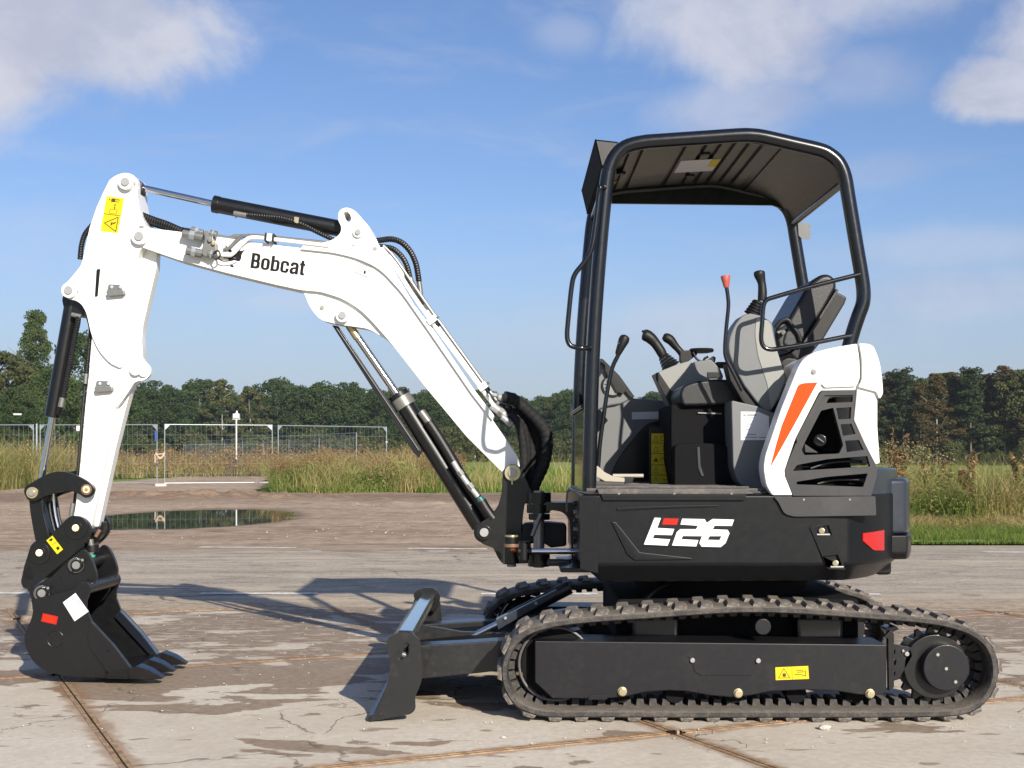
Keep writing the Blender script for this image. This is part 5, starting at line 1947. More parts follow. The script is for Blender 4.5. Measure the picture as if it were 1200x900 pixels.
st = under('roof_label', 812, 862, 0.40, 0.66, 'paper', roof, -0.0175)
under('label_corner', 851, 862, 0.40, 0.56, 'yellow_decal', st, -0.019)
under('roof_label', 727, 740, 0.80, 0.86, 'yellow_decal', roof, -0.004)
under('roof_label', 727, 736, 0.88, 0.99, 'paper', roof, -0.004)
for x, d in ((740, 0.55), (838, 0.28), (836, 0.75)):
    a = PN.pt(x, roof_y(x))
    cyl('roof_plug', Vector((a.x, NB + d, a.z - 0.022)), Vector((a.x, NB + d, a.z)), 0.022, 'black_plastic', roof, seg=16)
# grab handle on the front post
tube('grab_handle', pxpath(Pl(5.66), [(709, 221, 0.04), (704, 219, 0.0), (702, 228, 0), (698, 262, 0), (693, 292, 0), (684, 308, 0), (674, 321, 0), (670, 335, 0), (666, 372, 0), (664.5, 393, 0), (667, 403, 0), (673, 406.5, 0), (684, 408, 0.0), (692, 408, 0.04)], 0, 5), 0.0105, 'canopy_paint', EX, 12)
# rear light bracket on the far post
br = prism('post_bracket', Pl(FB - 0.03), [(935, 260), (950, 262, 2), (950, 280, 2), (940, 280), (936, 276)], 0, 0.004, 'dull_steel', EX, holes=[[(946, 265), (948, 265), (948, 267), (946, 267)], [(946, 274), (948, 274), (948, 276), (946, 276)]], bevel=0)
# arm guard rail
tube('guard_rail', pxpath(Pl(5.70), [(1008, 321), (1001, 323), (950, 336), (908, 348), (898, 352), (894.5, 360), (893, 380), (892, 397), (895, 406), (903, 409.5), (916, 408), (950, 402.5), (993, 394), (1000, 393)], 0, 5), PN.r(2.7), 'canopy_paint', EX, 12)
# front pane seen almost edge-on
sheet('front_pane', [Vector((0.305, 5.80, zfl + 0.0)), Vector((0.305, 6.83, zfl + 0.0)), Vector((0.31, 6.83, zfl + 0.36)), Vector((0.31, 5.80, zfl + 0.36))], 0.005, 'pane_glass', EX)
tube('pane_frame', [Vector((0.30, 5.78, zfl + 0.37)), Vector((0.30, 6.84, zfl + 0.37))], 0.008, 'black_paint', EX)
tube('entry_wire', pxpath(Pl(5.61), [(664, 600), (665, 577), (672, 575), (690, 578.5), (702, 578)], 0, 4), 0.004, 'black_paint', EX, 8)

# ---------------------------------------------------------------- operator station
# far inner wall panel (grey) with its shadowed lower part set in as a dark plate
PI_ = Pl(6.74)
wall = prism('inner_panel', PI_, [(690, 478), (700, 466), (732, 465, 4), (745, 467), (782, 470), (800, 476), (800, 572), (690, 572)], 0.0, 0.05, 'grey_plastic', EX, bevel=0.008)
prism('panel_shade', PI_, [(737, 520, 14), (760, 494, 10), (800, 491), (800, 571), (712, 571), (720, 545, 12)], -0.025, 0.01, 'body_plastic', wall, bevel=0.006)
pl_ = flat('white_label', PI_, [[(740.5, 483), (784, 482), (784, 491), (740.5, 491.5)]], -0.001, 0.002, 'paper', wall)
# instrument pod at the front
PD = Pl(6.35)
pod = prism('instrument_pod', PD, [(696, 424), (703, 420.5, 4), (710, 424, 3), (722, 440), (743, 466), (728, 474, 6), (712, 476, 8), (694, 484)], -0.16, 0.18, 'grey_plastic', EX, bevel=0.010, seg=3)
prism('display_rim', PD, [(700, 421, 2), (706, 420, 2), (726, 440), (744, 465, 1), (739, 466), (718, 442)], -0.18, 0.20, 'black_plastic', pod, bevel=0.004)
bm = bmesh.new()
gc = PD.pt(719, 453, -0.165)
cyl('gauge_ring', PD.pt(718, 452, -0.172), PD.pt(718, 452, -0.15), 0.052, 'black_plastic', pod, seg=32)
cyl('gauge_face', PD.pt(718, 452, -0.176), PD.pt(718, 452, -0.17), 0.043, 'light_grey_plastic', pod, seg=32)
for k in range(10):
    a = R(-40 + k * 26)
    p = PD.pt(718, 452, -0.177) + Vector((0.034 * math.cos(a), 0, 0.034 * math.sin(a)))
    box('gauge_tick', p, (0.008, 0.002, 0.003), 'print_ink', pod, 0, Matrix.Rotation(-a, 3, 'Y'))
box('gauge_needle', PD.pt(720, 450, -0.178), (0.034, 0.002, 0.003), 'red_decal', pod, 0, Matrix.Rotation(R(-40), 3, 'Y'))
prism('dash_screen', PD, [(708, 432, 2), (714, 430, 2), (734, 455, 2), (731, 462, 2), (722, 459)], -0.19, -0.18, 'black_plastic', pod, bevel=0.002)

# travel lever at the front
PLV = Pl(5.95)
lv = tube('travel_lever', pxpath(PLV, [(701, 548), (703, 520), (707, 490), (711, 462), (715, 440), (719, 427), (724, 417), (727, 409)], 0, 4), 0.0095, 'canopy_paint', EX, 12)
lathe('lever_grip', PLV.pt(723.5, 416), PLV.pt(733.5, 393), [(0, 0.010), (0.1, 0.014), (0.45, 0.019), (0.75, 0.024), (0.92, 0.021), (1.0, 0.010)], 'black_plastic', lv)
cyl('grip_button', PLV.pt(727, 402, -0.004), PLV.pt(725, 401, -0.01), 0.009, 'zinc', lv, seg=12)


def joystick(pl, base, top, mpts, nm, parent, r=0.019):
    g = tube('joystick_grip', pxpath(pl, mpts, 0, 5), [r * 1.0] * (5 * (len(mpts) - 1) + 1), 'black_plastic', parent, 16)
    return g


# far control console
PF = Pl(6.55)
con2 = prism('control_console', PF, [(768.6, 437, 2), (792, 427.5, 2), (809, 422.5, 2), (820, 438, 2), (832, 444, 2), (840, 452), (800, 456), (796, 470), (791, 480), (784, 471)], -0.12, 0.10, 'light_grey_plastic', EX, bevel=0.008, seg=3)
prism('console_side', PF, [(768.4, 437.5), (772, 436), (795, 470), (793, 482), (785, 474), (769, 445)], -0.128, -0.118, 'black_plastic', con2, bevel=0.002)
for k in range(5):
    t = k / 5
    a = Vector((786 - 10.5 * t, 430 - 15 * t))
    P0 = PF.pt(a.x, a.y, 0)
    dirv = (PF.pt(775, 415, 0) - PF.pt(786, 430, 0)).normalized()
    cyl('bellows_fold', P0 - dirv * 0.006, P0 + dirv * 0.008, 0.052 - 0.026 * t, 'black_plastic', con2, r2=0.040 - 0.024 * t, seg=24, bevel=0.003)
jg = tube('joystick_grip', pxpath(PF, [(778, 419), (774, 411), (767, 401), (760, 394.5), (753, 391.5)], 0, 5), [0.021, 0.021, 0.022, 0.023, 0.024, 0.024, 0.024, 0.024, 0.024, 0.024, 0.025, 0.026, 0.027, 0.028, 0.028, 0.029, 0.029, 0.029, 0.028, 0.024, 0.012], 'black_plastic', con2, 16)
cyl('grip_button', PF.pt(755, 389, -0.01), PF.pt(754.5, 387, -0.012), 0.012, 'black_paint', con2, seg=12)
# second handle and wrist rest behind it
PG = Pl(6.72)
hnd = tube('safety_handle', pxpath(PG, [(777, 394), (785, 398), (791, 405), (798, 413), (803, 420)], 0, 5), [0.012, 0.018, 0.022, 0.024, 0.024, 0.024, 0.023, 0.022, 0.021, 0.020, 0.019, 0.018, 0.017, 0.017, 0.017, 0.018, 0.018, 0.019, 0.02, 0.02, 0.02], 'black_plastic', EX, 14)
lathe('wrist_rest', PG.pt(822, 413.8), PG.pt(822, 408.0), [(0, 0.035), (0.2, 0.058), (0.6, 0.062), (0.9, 0.056), (1.0, 0.02)], 'black_plastic', EX)
prism('handle_bracket', PG, [(797, 411, 2), (812, 410, 2), (818, 415, 2), (810, 421, 2), (800, 428, 2), (797, 422)], -0.02, 0.03, 'black_plastic', EX, bevel=0.004)
bx_ = prism('switch_box', PG, [(813, 424), (833, 421, 2), (844, 432, 2), (848, 441, 2), (846, 446), (820, 446)], -0.05, 0.05, 'grey_plastic', EX, bevel=0.006)
prism('switch_panel', PG, [(829, 436), (843, 436), (844, 443), (829, 443)], -0.056, -0.04, 'black_plastic', bx_, bevel=0.002)
tube('cable', pxpath(PG, [(812, 412), (816, 420), (823, 424), (826, 420), (830, 418)], -0.03, 4), 0.006, 'hose_rubber', EX, 8)
prism('rear_lever_stub', PG, [(829, 422, 1), (836, 417, 1), (839, 419, 1), (838, 425, 1)], -0.03, 0.0, 'black_plastic', EX, bevel=0.003)
box('rear_armrest', PG.pt(848, 428, 0.0), (0.09, 0.08, 0.03), 'black_plastic', EX, 0.01)

# seat
PSe = Pl(6.30)
seat = prism('seat_cushion', PSe, [(796, 462, 8), (800, 452, 9), (815, 446.5, 12), (840, 444, 8), (870, 446, 4), (880, 470, 6), (872, 474), (800, 476, 5)], -0.26, 0.26, 'vinyl', EX, bevel=0.022, seg=4)
back = prism('seat_back', PSe, [(920, 380, 6), (934, 356, 8), (948, 332, 10), (962, 321.5, 7), (972, 320.5, 5), (980, 327, 5), (981, 338, 4), (968, 362), (952, 386), (940, 404, 6), (925, 412), (914, 404)], -0.24, 0.24, 'vinyl', EX, bevel=0.022, seg=4)
prism('seat_back_shell', PSe, [(978, 343, 3), (983, 343, 2), (993, 348, 3), (990, 356), (966, 396), (950, 416), (936, 424), (926, 414), (944, 398)], -0.21, 0.21, 'black_plastic', back, bevel=0.010)
prism('back_piping', PSe, [(981, 338), (983, 340), (944, 403), (941, 402)], -0.262, -0.20, 'vinyl', back, bevel=0.002)
prism('lumbar_roll', PSe, [(908, 388, 7), (914, 377, 7), (922, 373, 6), (932, 384, 6), (934, 398), (926, 414), (912, 410, 5)], -0.235, 0.235, 'vinyl', EX, bevel=0.020, seg=3)
belt = tube('seat_belt', pxpath(PSe, [(909, 384), (915, 377), (923, 375), (929, 383), (935, 391), (938, 400)], -0.25, 5), 0.010, 'black_plastic', EX, 10)
cyl('belt_buckle', PSe.pt(911, 390, -0.262), PSe.pt(921, 383, -0.262), 0.009, 'zinc', belt, seg=12)
cyl('buckle_bolt', PSe.pt(918, 389.5, -0.27), PSe.pt(918, 389.5, -0.25), 0.010, 'zinc', belt, seg=12)
prism('belt_reel', PSe, [(914, 424, 4), (922, 418.5, 5), (934, 420, 5), (936, 426, 3), (930, 436, 4), (920, 440)], -0.30, -0.22, 'black_plastic', EX, bevel=0.010)
base_ = prism('seat_base', PSe, [(786, 474), (872, 472), (880, 480), (880, 572), (792, 572), (786, 540)], -0.22, 0.3, 'matte_black', EX, bevel=0.012)  # shade under the canopy put into the near-black of base and storage box
prism('seat_rail', PSe, [(818, 483), (846, 484), (846, 485.5), (818, 484.5)], -0.23, -0.21, 'zinc', base_, bevel=0.0)
prism('storage_box', PSe, [(790, 521, 6), (812, 519, 3), (848, 520, 5), (860, 530), (860, 572), (790, 572)], -0.30, -0.22, 'matte_black', base_, bevel=0.012)
prism('box_trim', PSe, [(817, 524, 1), (820, 524, 1), (821, 545), (825, 558), (822, 558), (818, 548)], -0.306, -0.298, 'counterweight_paint', base_, bevel=0.001)
# yellow operating sticker, five cells
yd = flat('instruction_sticker', Pl(6.36), [[(763.3, 508), (783.5, 508), (783.5, 566), (763.3, 566)]], 0.0, 0.002, 'yellow_decal', EX)
sg = strokes([(763.5, 519.3, 783.3, 519.3), (763.5, 531.5, 783.3, 531.5), (763.5, 544.8, 783.3, 544.8), (763.5, 556.6, 783.3, 556.6)], 0.8)
sg += strokes([(774.5, 511, 782, 511), (782, 511, 782, 516.5), (782, 516.5, 774.5, 516.5), (774.5, 516.5, 774.5, 511), (765.5, 517.5, 768.5, 510.5), (768.5, 510.5, 771.5, 517.5), (765.5, 517.5, 771.5, 517.5),
              (765.5, 529.5, 768.5, 522.5), (768.5, 522.5, 771.5, 529.5), (765.5, 529.5, 771.5, 529.5), (776, 529, 778.5, 524), (778.5, 524, 781.5, 529), (776.5, 527, 781, 527),
              (765.5, 542, 768.5, 535.5), (768.5, 535.5, 771.5, 542), (774, 535, 774, 541), (777, 535, 776, 539), (765.5, 554, 768.5, 547.5), (768.5, 547.5, 771.5, 554), (765.5, 554, 771.5, 554), (776, 551, 782, 551),
              (766, 564, 768.5, 559), (768.5, 559, 771, 564), (777, 562, 782, 562)], 0.6)
sg += [[(777, 521.5, 1), (780, 521.5, 1), (780, 524.5, 1), (777, 524.5, 1)], [(766.5, 538, 0.5), (770.5, 538, 0.5), (770.5, 541, 0.5), (766.5, 541, 0.5)], [(780, 549, 0.5), (782.5, 549, 0.5), (782.5, 553, 0.5), (780, 553, 0.5)]]
flat('sticker_print', Pl(6.358), sg, 0.0, 0.0008, 'gold_ink', yd)
prism('sticker_plate', Pl(6.362), [(761, 500), (800, 500), (800, 572), (761, 572)], 0.0, 0.012, 'black_plastic', EX, bevel=0.001)
# floor pedal and latch bar, bare metal
pd_ = prism('foot_pedal', Pl(5.90), [(698, 545.5, 1), (701, 546.5, 1), (708, 553), (720, 559), (732, 560, 1), (732, 565, 1), (709, 564), (699, 558.5)], 0.0, 0.05, 'pedal_beige', EX, bevel=0.003)
cyl('pedal_bar', Pl(5.93).pt(718, 557.5), Pl(5.93).pt(754, 557.5), 0.0085, 'pedal_beige', pd_, seg=14)
prism('pedal_block', Pl(5.9), [(732, 559), (743, 559), (741, 566), (732, 567)], 0.0, 0.03, 'black_plastic', pd_, bevel=0.002)
# grey box at the seat's near side with the delivery note
PX = Pl(5.86)
sb = prism('side_box', PX, [(857, 469, 3), (888, 476), (912, 486), (930, 500), (915, 572, 4), (876, 573, 8), (865, 566, 5), (859, 548, 6)], 0.0, 0.20, 'grey_plastic', EX, bevel=0.010, seg=3)
pp = flat('delivery_note', PX, [[(868, 482.3), (889, 482.6), (901, 488), (901, 515.7), (868, 515.8)]], -0.0005, 0.0015, 'paper', sb)
nt = strokes([(871, 486.5, 874, 486.5), (875.5, 486.4, 886, 486.4)], 1.6) + strokes([(878, 489, 884, 489)], 0.6)
nt += strokes([(874, 496.9, 881, 496.9), (874, 500, 876.5, 500), (874, 503, 878.2, 503), (876, 509.2, 886, 509.2), (871, 512.2, 887, 512.5), (889, 512.6, 899, 512.8)], 0.9)
flat('note_print', PX, nt, -0.002, 0.0004, 'faded_ink', pp)
# near control console (tilted up)
PK = Pl(5.88)
con = prism('control_console', PK, [(870, 369, 4), (880, 367), (893, 370), (905, 378, 3), (909, 400, 6), (913, 420), (923, 443, 4), (914, 466), (901, 485, 3), (892, 478, 4), (872, 452), (861, 432, 8), (853, 412, 8), (854, 396, 8), (861, 380, 6)], 0.0, 0.15, 'grey_plastic', EX, bevel=0.014, seg=3)
prism('console_cheek', PK, [(886, 371), (893, 371.5), (903, 379, 3), (908, 402, 6), (921, 443, 4), (913, 463), (904, 480), (899, 450, 6), (888, 417, 6), (884.5, 392, 8)], -0.004, 0.02, 'light_grey_plastic', con, bevel=0.003)
prism('console_under', PK, [(851, 426), (860, 434), (872, 455), (892, 480), (884, 484), (870, 470), (856, 446)], 0.02, 0.13, 'black_plastic', con, bevel=0.004)
for k in range(5):
    t = k / 5
    a = Vector((882.5 + 7.0 * t, 368 - 16.5 * t))
    P0 = PK.pt(a.x, a.y, 0.07)
    dirv = (PK.pt(890, 350, 0.07) - PK.pt(882.5, 368, 0.07)).normalized()
    cyl('bellows_fold', P0 - dirv * 0.004, P0 + dirv * 0.008, 0.042 - 0.016 * t, 'black_plastic', con, r2=0.033 - 0.015 * t, seg=24, bevel=0.003)
tube('joystick_grip', pxpath(PK, [(893, 352), (893.5, 343), (893, 334), (891.5, 327), (890, 321.5), (889.5, 317)], 0.07, 4),
     [0.019, 0.0195, 0.020, 0.020, 0.020, 0.0195, 0.019, 0.0185, 0.018, 0.018, 0.0185, 0.0195, 0.0205, 0.022, 0.023, 0.0245, 0.025, 0.025, 0.024, 0.019, 0.009], 'black_plastic', con, 18)
# bellows bracket under the console: corrugated cable boot
tube('cable_boot', *ringed(pxpath(Pl(6.0), [(868, 448), (871, 458), (873, 470)], 0, 5), 0.012, 0.012, 0.3)[:1], 0.012, 'hose_rubber', EX) if False else hose('cable_boot', pxpath(Pl(6.0), [(868, 446), (871, 458), (873, 470)], 0, 5), 0.012, EX)
# red-knobbed safety lever
sl = tube('safety_lever', pxpath(Pl(5.84), [(851, 334), (853, 348), (853.5, 360), (851, 385), (849.5, 408), (851, 420), (858, 434), (866, 450), (870, 458)], 0, 5), 0.0085, 'canopy_paint', EX, 12)
lathe('lever_knob', Pl(5.84).pt(851.3, 337), Pl(5.84).pt(850, 322.5), [(0, 0.010), (0.15, 0.013), (0.5, 0.0165), (0.85, 0.021), (0.96, 0.019), (1, 0.008)], 'red_knob', sl)

# ---------------------------------------------------------------- swing bracket
SWG = Pl(6.44, 0)
sp_pts = [(589, 556, 4), (591, 548, 5), (600.5, 543, 8), (610, 547, 5), (615, 558, 4), (621, 572), (628, 582), (620, 588), (615, 590, 4), (613, 602, 6), (611, 622), (622, 634), (622, 660), (590, 661.5, 3), (584, 655, 4), (578, 642, 3), (564, 637, 4), (557, 626, 6), (560, 614, 6), (570, 608), (577, 602, 5), (584, 592, 5), (588, 577, 5)]
swp = prism('swing_post', PB, sp_pts, -0.125, -0.085, 'black_paint', EX, bevel=0.004)
prism('swing_post_cheek', PB, sp_pts, 0.085, 0.125, 'black_paint', swp, bevel=0.004, ref=-0.125)
prism('post_web', PB, [(584, 598), (604, 575), (612, 590), (610, 624), (600, 655), (588, 655), (578, 640), (575, 612)], -0.09, 0.09, 'black_paint', swp, bevel=0.003)
prism('post_shade_plate', PB, [(605, 552, 3), (612, 552, 3), (620, 574), (627, 583), (619, 588, 2), (613, 592, 4), (612, 622), (605, 624)], -0.10, -0.06, 'black_paint', swp, bevel=0.003)  # extra plate added for the shading change at the post's crease
pin('boom_foot_pin', PB, 600.7, 554.2, -0.145, 0.14, 9.5, 'zinc_yellow', EX)
cyl('grease_stub', PB.pt(600.5, 561, -0.14), PB.pt(600.5, 568, -0.14), 0.007, 'zinc_yellow', swp, seg=10)
pin('cylinder_foot_pin', PB, 567.3, 624, -0.15, 0.14, 8.5, 'black_paint', EX)
cyl('pin_face', PB.pt(567.3, 624, -0.163), PB.pt(567.3, 624, -0.15), 0.021, 'pin_white', swp, seg=20)
# vertical swing pin
PV = Pl(6.28)
sv = cyl('swing_pin_boss', PV.pt(599.5, 660, 0), PV.pt(599.5, 629, 0), 0.036, 'black_paint', EX)
cyl('boss_ring', PV.pt(599.5, 631, 0), PV.pt(599.5, 627, 0), 0.031, 'zinc_yellow', sv)
cyl('boss_ring', PV.pt(599.5, 641, 0), PV.pt(599.5, 637, 0), 0.0375, 'brown_steel', sv)
cyl('boss_ring', PV.pt(599.5, 664, 0), PV.pt(599.5, 661, 0), 0.022, 'zinc', sv)
flat('paint_mark', Pl(6.24), [[(598, 644, 1), (603, 643.3, 1), (605.5, 645, 1), (604.5, 647, 1), (600, 647, 1)]], 0, 0.004, 'orange_decal', sv)
# house-side swing bearing arms
PA = Pl(6.38)
ba = prism('swing_frame', PA, [(640, 588), (650, 589), (690, 589), (690, 664), (672, 662), (660, 657), (652, 656), (670, 655), (668, 610, 14), (660, 600, 10), (648, 598), (640, 600)], -0.10, 0.10, 'black_paint', EX, bevel=0.006)
cyl('knuckle', Pl(6.38).pt(632, 590), Pl(6.38).pt(632, 577), 0.055, 'black_paint', ba)
cyl('knuckle', Pl(6.38).pt(631, 601), Pl(6.38).pt(631, 591), 0.055, 'black_paint', ba)
cyl('knuckle', Pl(6.38).pt(632, 609), Pl(6.38).pt(632, 602), 0.050, 'black_paint', ba)
cyl('knuckle', Pl(6.38).pt(631.5, 663.5), Pl(6.38).pt(631.5, 648), 0.052, 'black_paint', ba)
cyl('knuckle_pin', Pl(6.38).pt(631.5, 665), Pl(6.38).pt(631.5, 575), 0.026, 'pin_steel', ba)
prism('hose_manifold', Pl(6.5), [(612, 614, 6), (640, 612, 4), (664, 614, 4), (664, 640), (646, 642), (636, 636), (612, 638)], -0.05, 0.10, 'black_plastic', EX, bevel=0.01)
tube('manifold_pipe', pxpath(Pl(6.3), [(634, 602), (630, 612), (626, 622), (624, 628)], 0, 4), 0.010, 'zinc', EX)
# swing cylinder
sc = cyl('swing_cylinder_rod', Pl(6.12).pt(622, 646), Pl(6.12).pt(690, 646), 0.0135, 'chrome', EX)
cyl('rod_end', Pl(6.12).pt(607, 646), Pl(6.12).pt(623, 646), 0.019, 'frame_paint', sc)
cyl('rod_end_boss', Pl(6.12).pt(614, 656), Pl(6.12).pt(614, 634), 0.024, 'black_paint', sc)
box('swing_link_block', Pl(6.2).pt(655, 659), (0.11, 0.06, 0.03), 'black_paint', EX, 0.008)
prism('front_step', Pl(6.0), [(656, 666, 2), (700, 664), (700, 671), (657, 671, 2)], -0.1, 0.3, 'black_paint', EX, bevel=0.004)
for k in range(7):
    cyl('hose_fitting', Pl(5.95).pt(672, 590 + k * 10), Pl(5.95).pt(681, 590 + k * 10), 0.011, 'zinc' if k % 2 else 'black_paint', EX, seg=10)

# ---------------------------------------------------------------- boom
OB = 0.085
boom = prism('boom', PB, [(152, 276, 10), (158, 266, 8), (170, 264, 4), (178, 267.5), (215, 272), (262, 278.5), (315, 285.5, 6), (355, 290.5, 10), (392, 294, 10), (418, 300, 12), (446, 312, 14), (472, 340, 10), (507, 390), (553, 460), (577, 492), (606, 534, 3), (610, 548, 6), (605, 558, 6), (596, 560, 4), (587, 552), (547, 512), (497, 452), (458, 402, 10), (437, 378, 10), (421, 362, 10), (400, 349.5, 8), (376, 342, 6), (352, 340, 6), (320, 333), (262, 319), (207, 304), (167, 290, 3), (156, 287, 6)],
             -OB, OB, 'white_paint', EX, bevel=0.0035)
prism('upper_boom_bracket', PB, [(352, 292), (355, 287), (378, 284.5, 6), (391, 280.5, 6), (399, 273, 5), (400, 266, 3), (395.5, 257, 4), (397, 246, 5), (406, 242.3, 6), (416, 246.5, 5), (432.5, 265.5), (443, 285.5), (455, 305.5), (485, 357), (509, 388), (555, 456), (579, 487), (577, 493), (553, 462), (505, 392), (470, 342, 10), (444, 314, 14), (416, 302, 12), (390, 296, 8)],
      -0.104, 0.104, 'white_paint', boom, holes=[[(402.5, 249, 2.5), (407, 247.5, 2.5), (410.5, 252, 2), (412, 258, 2.5), (408.5, 260.5, 2.5), (404.5, 257, 2)]], bevel=0.003)
prism('lower_boom_bracket', PB, [(350, 338), (357.5, 345, 3), (361, 355, 4), (366, 364, 5), (376, 375, 6), (396, 380, 8), (432, 385, 8), (452, 397, 6), (468, 413, 3), (456, 398), (420, 358), (380, 340)],
      -0.060, 0.060, 'white_paint', boom, bevel=0.003)
pin('arm_cylinder_pin', PB, 419.5, 272, -0.118, 0.118, 6.2, 'white_paint', EX)
pin('boom_cylinder_pin', PB, 401.3, 369.5, -0.092, 0.09, 8.0, 'white_paint', EX)
for x, y, r_ in ((414, 287.2, 1.2), (377.5, 360, 2.6), (439.5, 291.5, 2.4)):
    cyl('bolt', PB.pt(x, y, -0.107 if y < 300 else -0.068), PB.pt(x, y, -0.05), r_ * 6.6 / F, 'pin_steel' if x < 420 else 'pin_white', boom, seg=12, bevel=0.0005)
dp = flat('load_plate', PB, [[(415.5, 311.5), (420, 307), (434.5, 313), (431.5, 324), (430, 324.5)][:0] or [(417.5, 307), (434.5, 313), (430, 324.5), (414.8, 318.5)]], -OB - 0.001, 0.001, 'paper', boom)
flat('plate_print', PB, strokes([(417.5, 307, 434.5, 313), (434.5, 313, 430, 324.5), (430, 324.5, 414.8, 318.5), (414.8, 318.5, 417.5, 307)], 0.5), -OB - 0.0022, 0.0003, 'faded_ink', dp)
flat('plate_print', PB, strokes([(419, 310, 431, 314.5), (418, 313, 429, 317), (417, 316, 424, 318.5)], 0.6), -OB - 0.0022, 0.0003, 'faded_ink', dp)
flat('plate_print', PB, [[(426.5, 317, 0.5), (429, 318, 0.5), (428, 321.5, 0.5), (426, 320.5, 0.5)]], -OB - 0.0022, 0.0003, 'print_ink', dp)
# boom lettering
ca, sa = math.cos(R(8.2)), math.sin(R(8.2))
GLYPH = [
    (0.0, [(0, 0), (.40, 0, .15), (.58, .08, .12), (.58, .42, .1), (.52, .52, .05), (.56, .60, .06), (.56, .92, .12), (.42, 1, .1), (0, 1)],
     [[(.2, .15), (.34, .15, .05), (.38, .2, .04), (.38, .39, .05), (.34, .43, .03), (.2, .43)], [(.2, .58), (.33, .58, .04), (.36, .64, .03), (.36, .80, .04), (.32, .85, .03), (.2, .85)]]),
    (.66, [(.14, 0, .12), (.43, 0, .12), (.57, .14, .12), (.57, .63, .12), (.43, .77, .12), (.14, .77, .12), (0, .63, .12), (0, .14, .12)],
     [[(.2, .14, .05), (.37, .14, .05), (.37, .63, .05), (.2, .63, .05)]]),
    (1.31, [(0, 0), (.40, 0, .12), (.56, .12, .1), (.56, .66, .1), (.42, .77, .1), (.2, .74), (.2, 1.0), (0, 1.0)],
     [[(.2, .14, .03), (.37, .14, .05), (.37, .62, .05), (.2, .62, .03)]]),
    (1.95, [(.55, .48), (.55, .64, .1), (.44, .77, .12), (.11, .77, .12), (0, .64, .1), (0, .13, .1), (.11, 0, .12), (.44, 0, .12), (.55, .13, .1), (.55, .30), (.36, .30), (.36, .14, .04), (.19, .14, .04), (.19, .63, .04), (.36, .63, .04), (.36, .48)], []),
    (2.57, [(.03, .5), (.03, .64, .1), (.13, .77, .1), (.44, .77, .12), (.56, .64, .1), (.56, 0), (.38, 0), (.37, .06), (.27, -.01, .06), (.1, -.01, .08), (0, .1, .08), (0, .28, .1), (.1, .40, .1), (.37, .47), (.37, .61, .03), (.22, .61, .03), (.22, .5)],
     [[(.19, .16, .03), (.3, .14, .04), (.37, .2), (.37, .35), (.21, .30, .04)]]),
    (3.20, [(.07, .08, .04), (.14, -.01, .06), (.34, 0), (.34, .14), (.26, .15), (.26, .62), (.34, .62), (.34, .77), (.26, .77), (.26, .97), (.07, .93), (.07, .77), (0, .77), (0, .62), (.07, .62)], [])]


def gl(pts, u0):
    s = 17.9
    out = []
    for p in pts:
        u_, v_ = (u0 + p[0]) * s, p[1] * s
        out.append((293.3 + u_ * ca + v_ * sa * 0.95, 313.8 + u_ * sa - v_ * ca) + ((p[2] * s,) if len(p) > 2 else ()))
    return out


for u0, o_, hs_ in GLYPH:
    prism('letter', PB, gl(o_, u0), -OB - 0.0018, -OB + 0.001, 'print_ink', boom, holes=[gl(h_, u0) for h_ in hs_], bevel=0)
# small head emblem, mostly behind the pipes
s75 = lambda pts: [(210 + p[0] / 7.5, 255 + p[1] / 7.5) for p in pts]
em = flat('emblem', PB, [s75([(405, 240), (430, 262), (465, 290), (480, 305), (440, 305), (420, 285), (408, 262)]),
                         s75([(585, 278), (560, 305), (548, 330), (545, 360), (530, 385), (505, 380), (500, 355), (470, 350), (460, 345), (500, 300), (520, 290), (550, 292)]),
                         s75([(390, 345), (440, 350), (470, 352), (500, 360), (505, 378), (470, 372), (440, 378), (430, 360), (392, 356)]),
                         s75([(448, 415), (478, 420), (480, 438), (450, 432)])], -OB - 0.001, 0.0008, 'print_ink', boom)
em['kind'] = 'stuff'


# ---- pipes on the boom
def BP(pts, off, n=5):
    return pxpath(PB, pts, off, n)


tube('boom_pipe', BP([(250, 276), (268, 279), (276, 277), (283, 277), (300, 276.5), (316, 278), (350, 281.5), (375, 284), (396, 287.5)], -0.045), 0.010, 'zinc', EX, 10)
tube('boom_pipe', BP([(250, 297), (266, 299), (273, 297), (283, 286), (291, 279.5), (300, 278.5), (315, 280), (350, 284), (385, 288)], -0.105), 0.0105, 'white_paint', EX, 10)
tube('boom_pipe', BP([(262, 292), (268, 291), (276, 283), (283, 277.5), (292, 276)], -0.095), 0.0085, 'zinc', EX, 10)
blk = prism('pipe_bracket', PB, [(238, 271, 1.5), (244, 270, 1.5), (249, 275), (250, 282), (253, 285), (254, 298, 2), (250, 301, 1.5), (242, 301, 2), (236, 298, 2), (238, 286), (240, 280)], -0.135, -0.085, 'zinc', EX, bevel=0.004)
for (x0, y0, x1, y1, r_, o_) in ((214, 273.5, 238, 278.5, 4.8, -0.13), (218.5, 293.5, 237, 297.5, 5.0, -0.13), (224, 268.5, 238, 273, 3.6, -0.05), (246, 273.5, 254, 275.5, 4.6, -0.12), (244, 297, 252, 299, 4.4, -0.13)):
    P0, P1 = PB.pt(x0, y0, o_), PB.pt(x1, y1, o_)
    f_ = cyl('pipe_fitting', P0, P1, PB.r(r_), 'zinc', blk, seg=8, bevel=0.002)
    cyl('fitting_nut', P0.lerp(P1, 0.35), P0.lerp(P1, 0.6), PB.r(r_ * 1.18), 'galvanised', blk, seg=6, bevel=0.001)
cyl('bracket_bolt', PB.pt(250, 285, -0.15), PB.pt(250, 285, -0.13), 0.010, 'zinc_yellow', blk, seg=6)
cyl('bracket_bolt', PB.pt(246, 281, -0.15), PB.pt(246, 281, -0.13), 0.012, 'zinc', blk, seg=6)
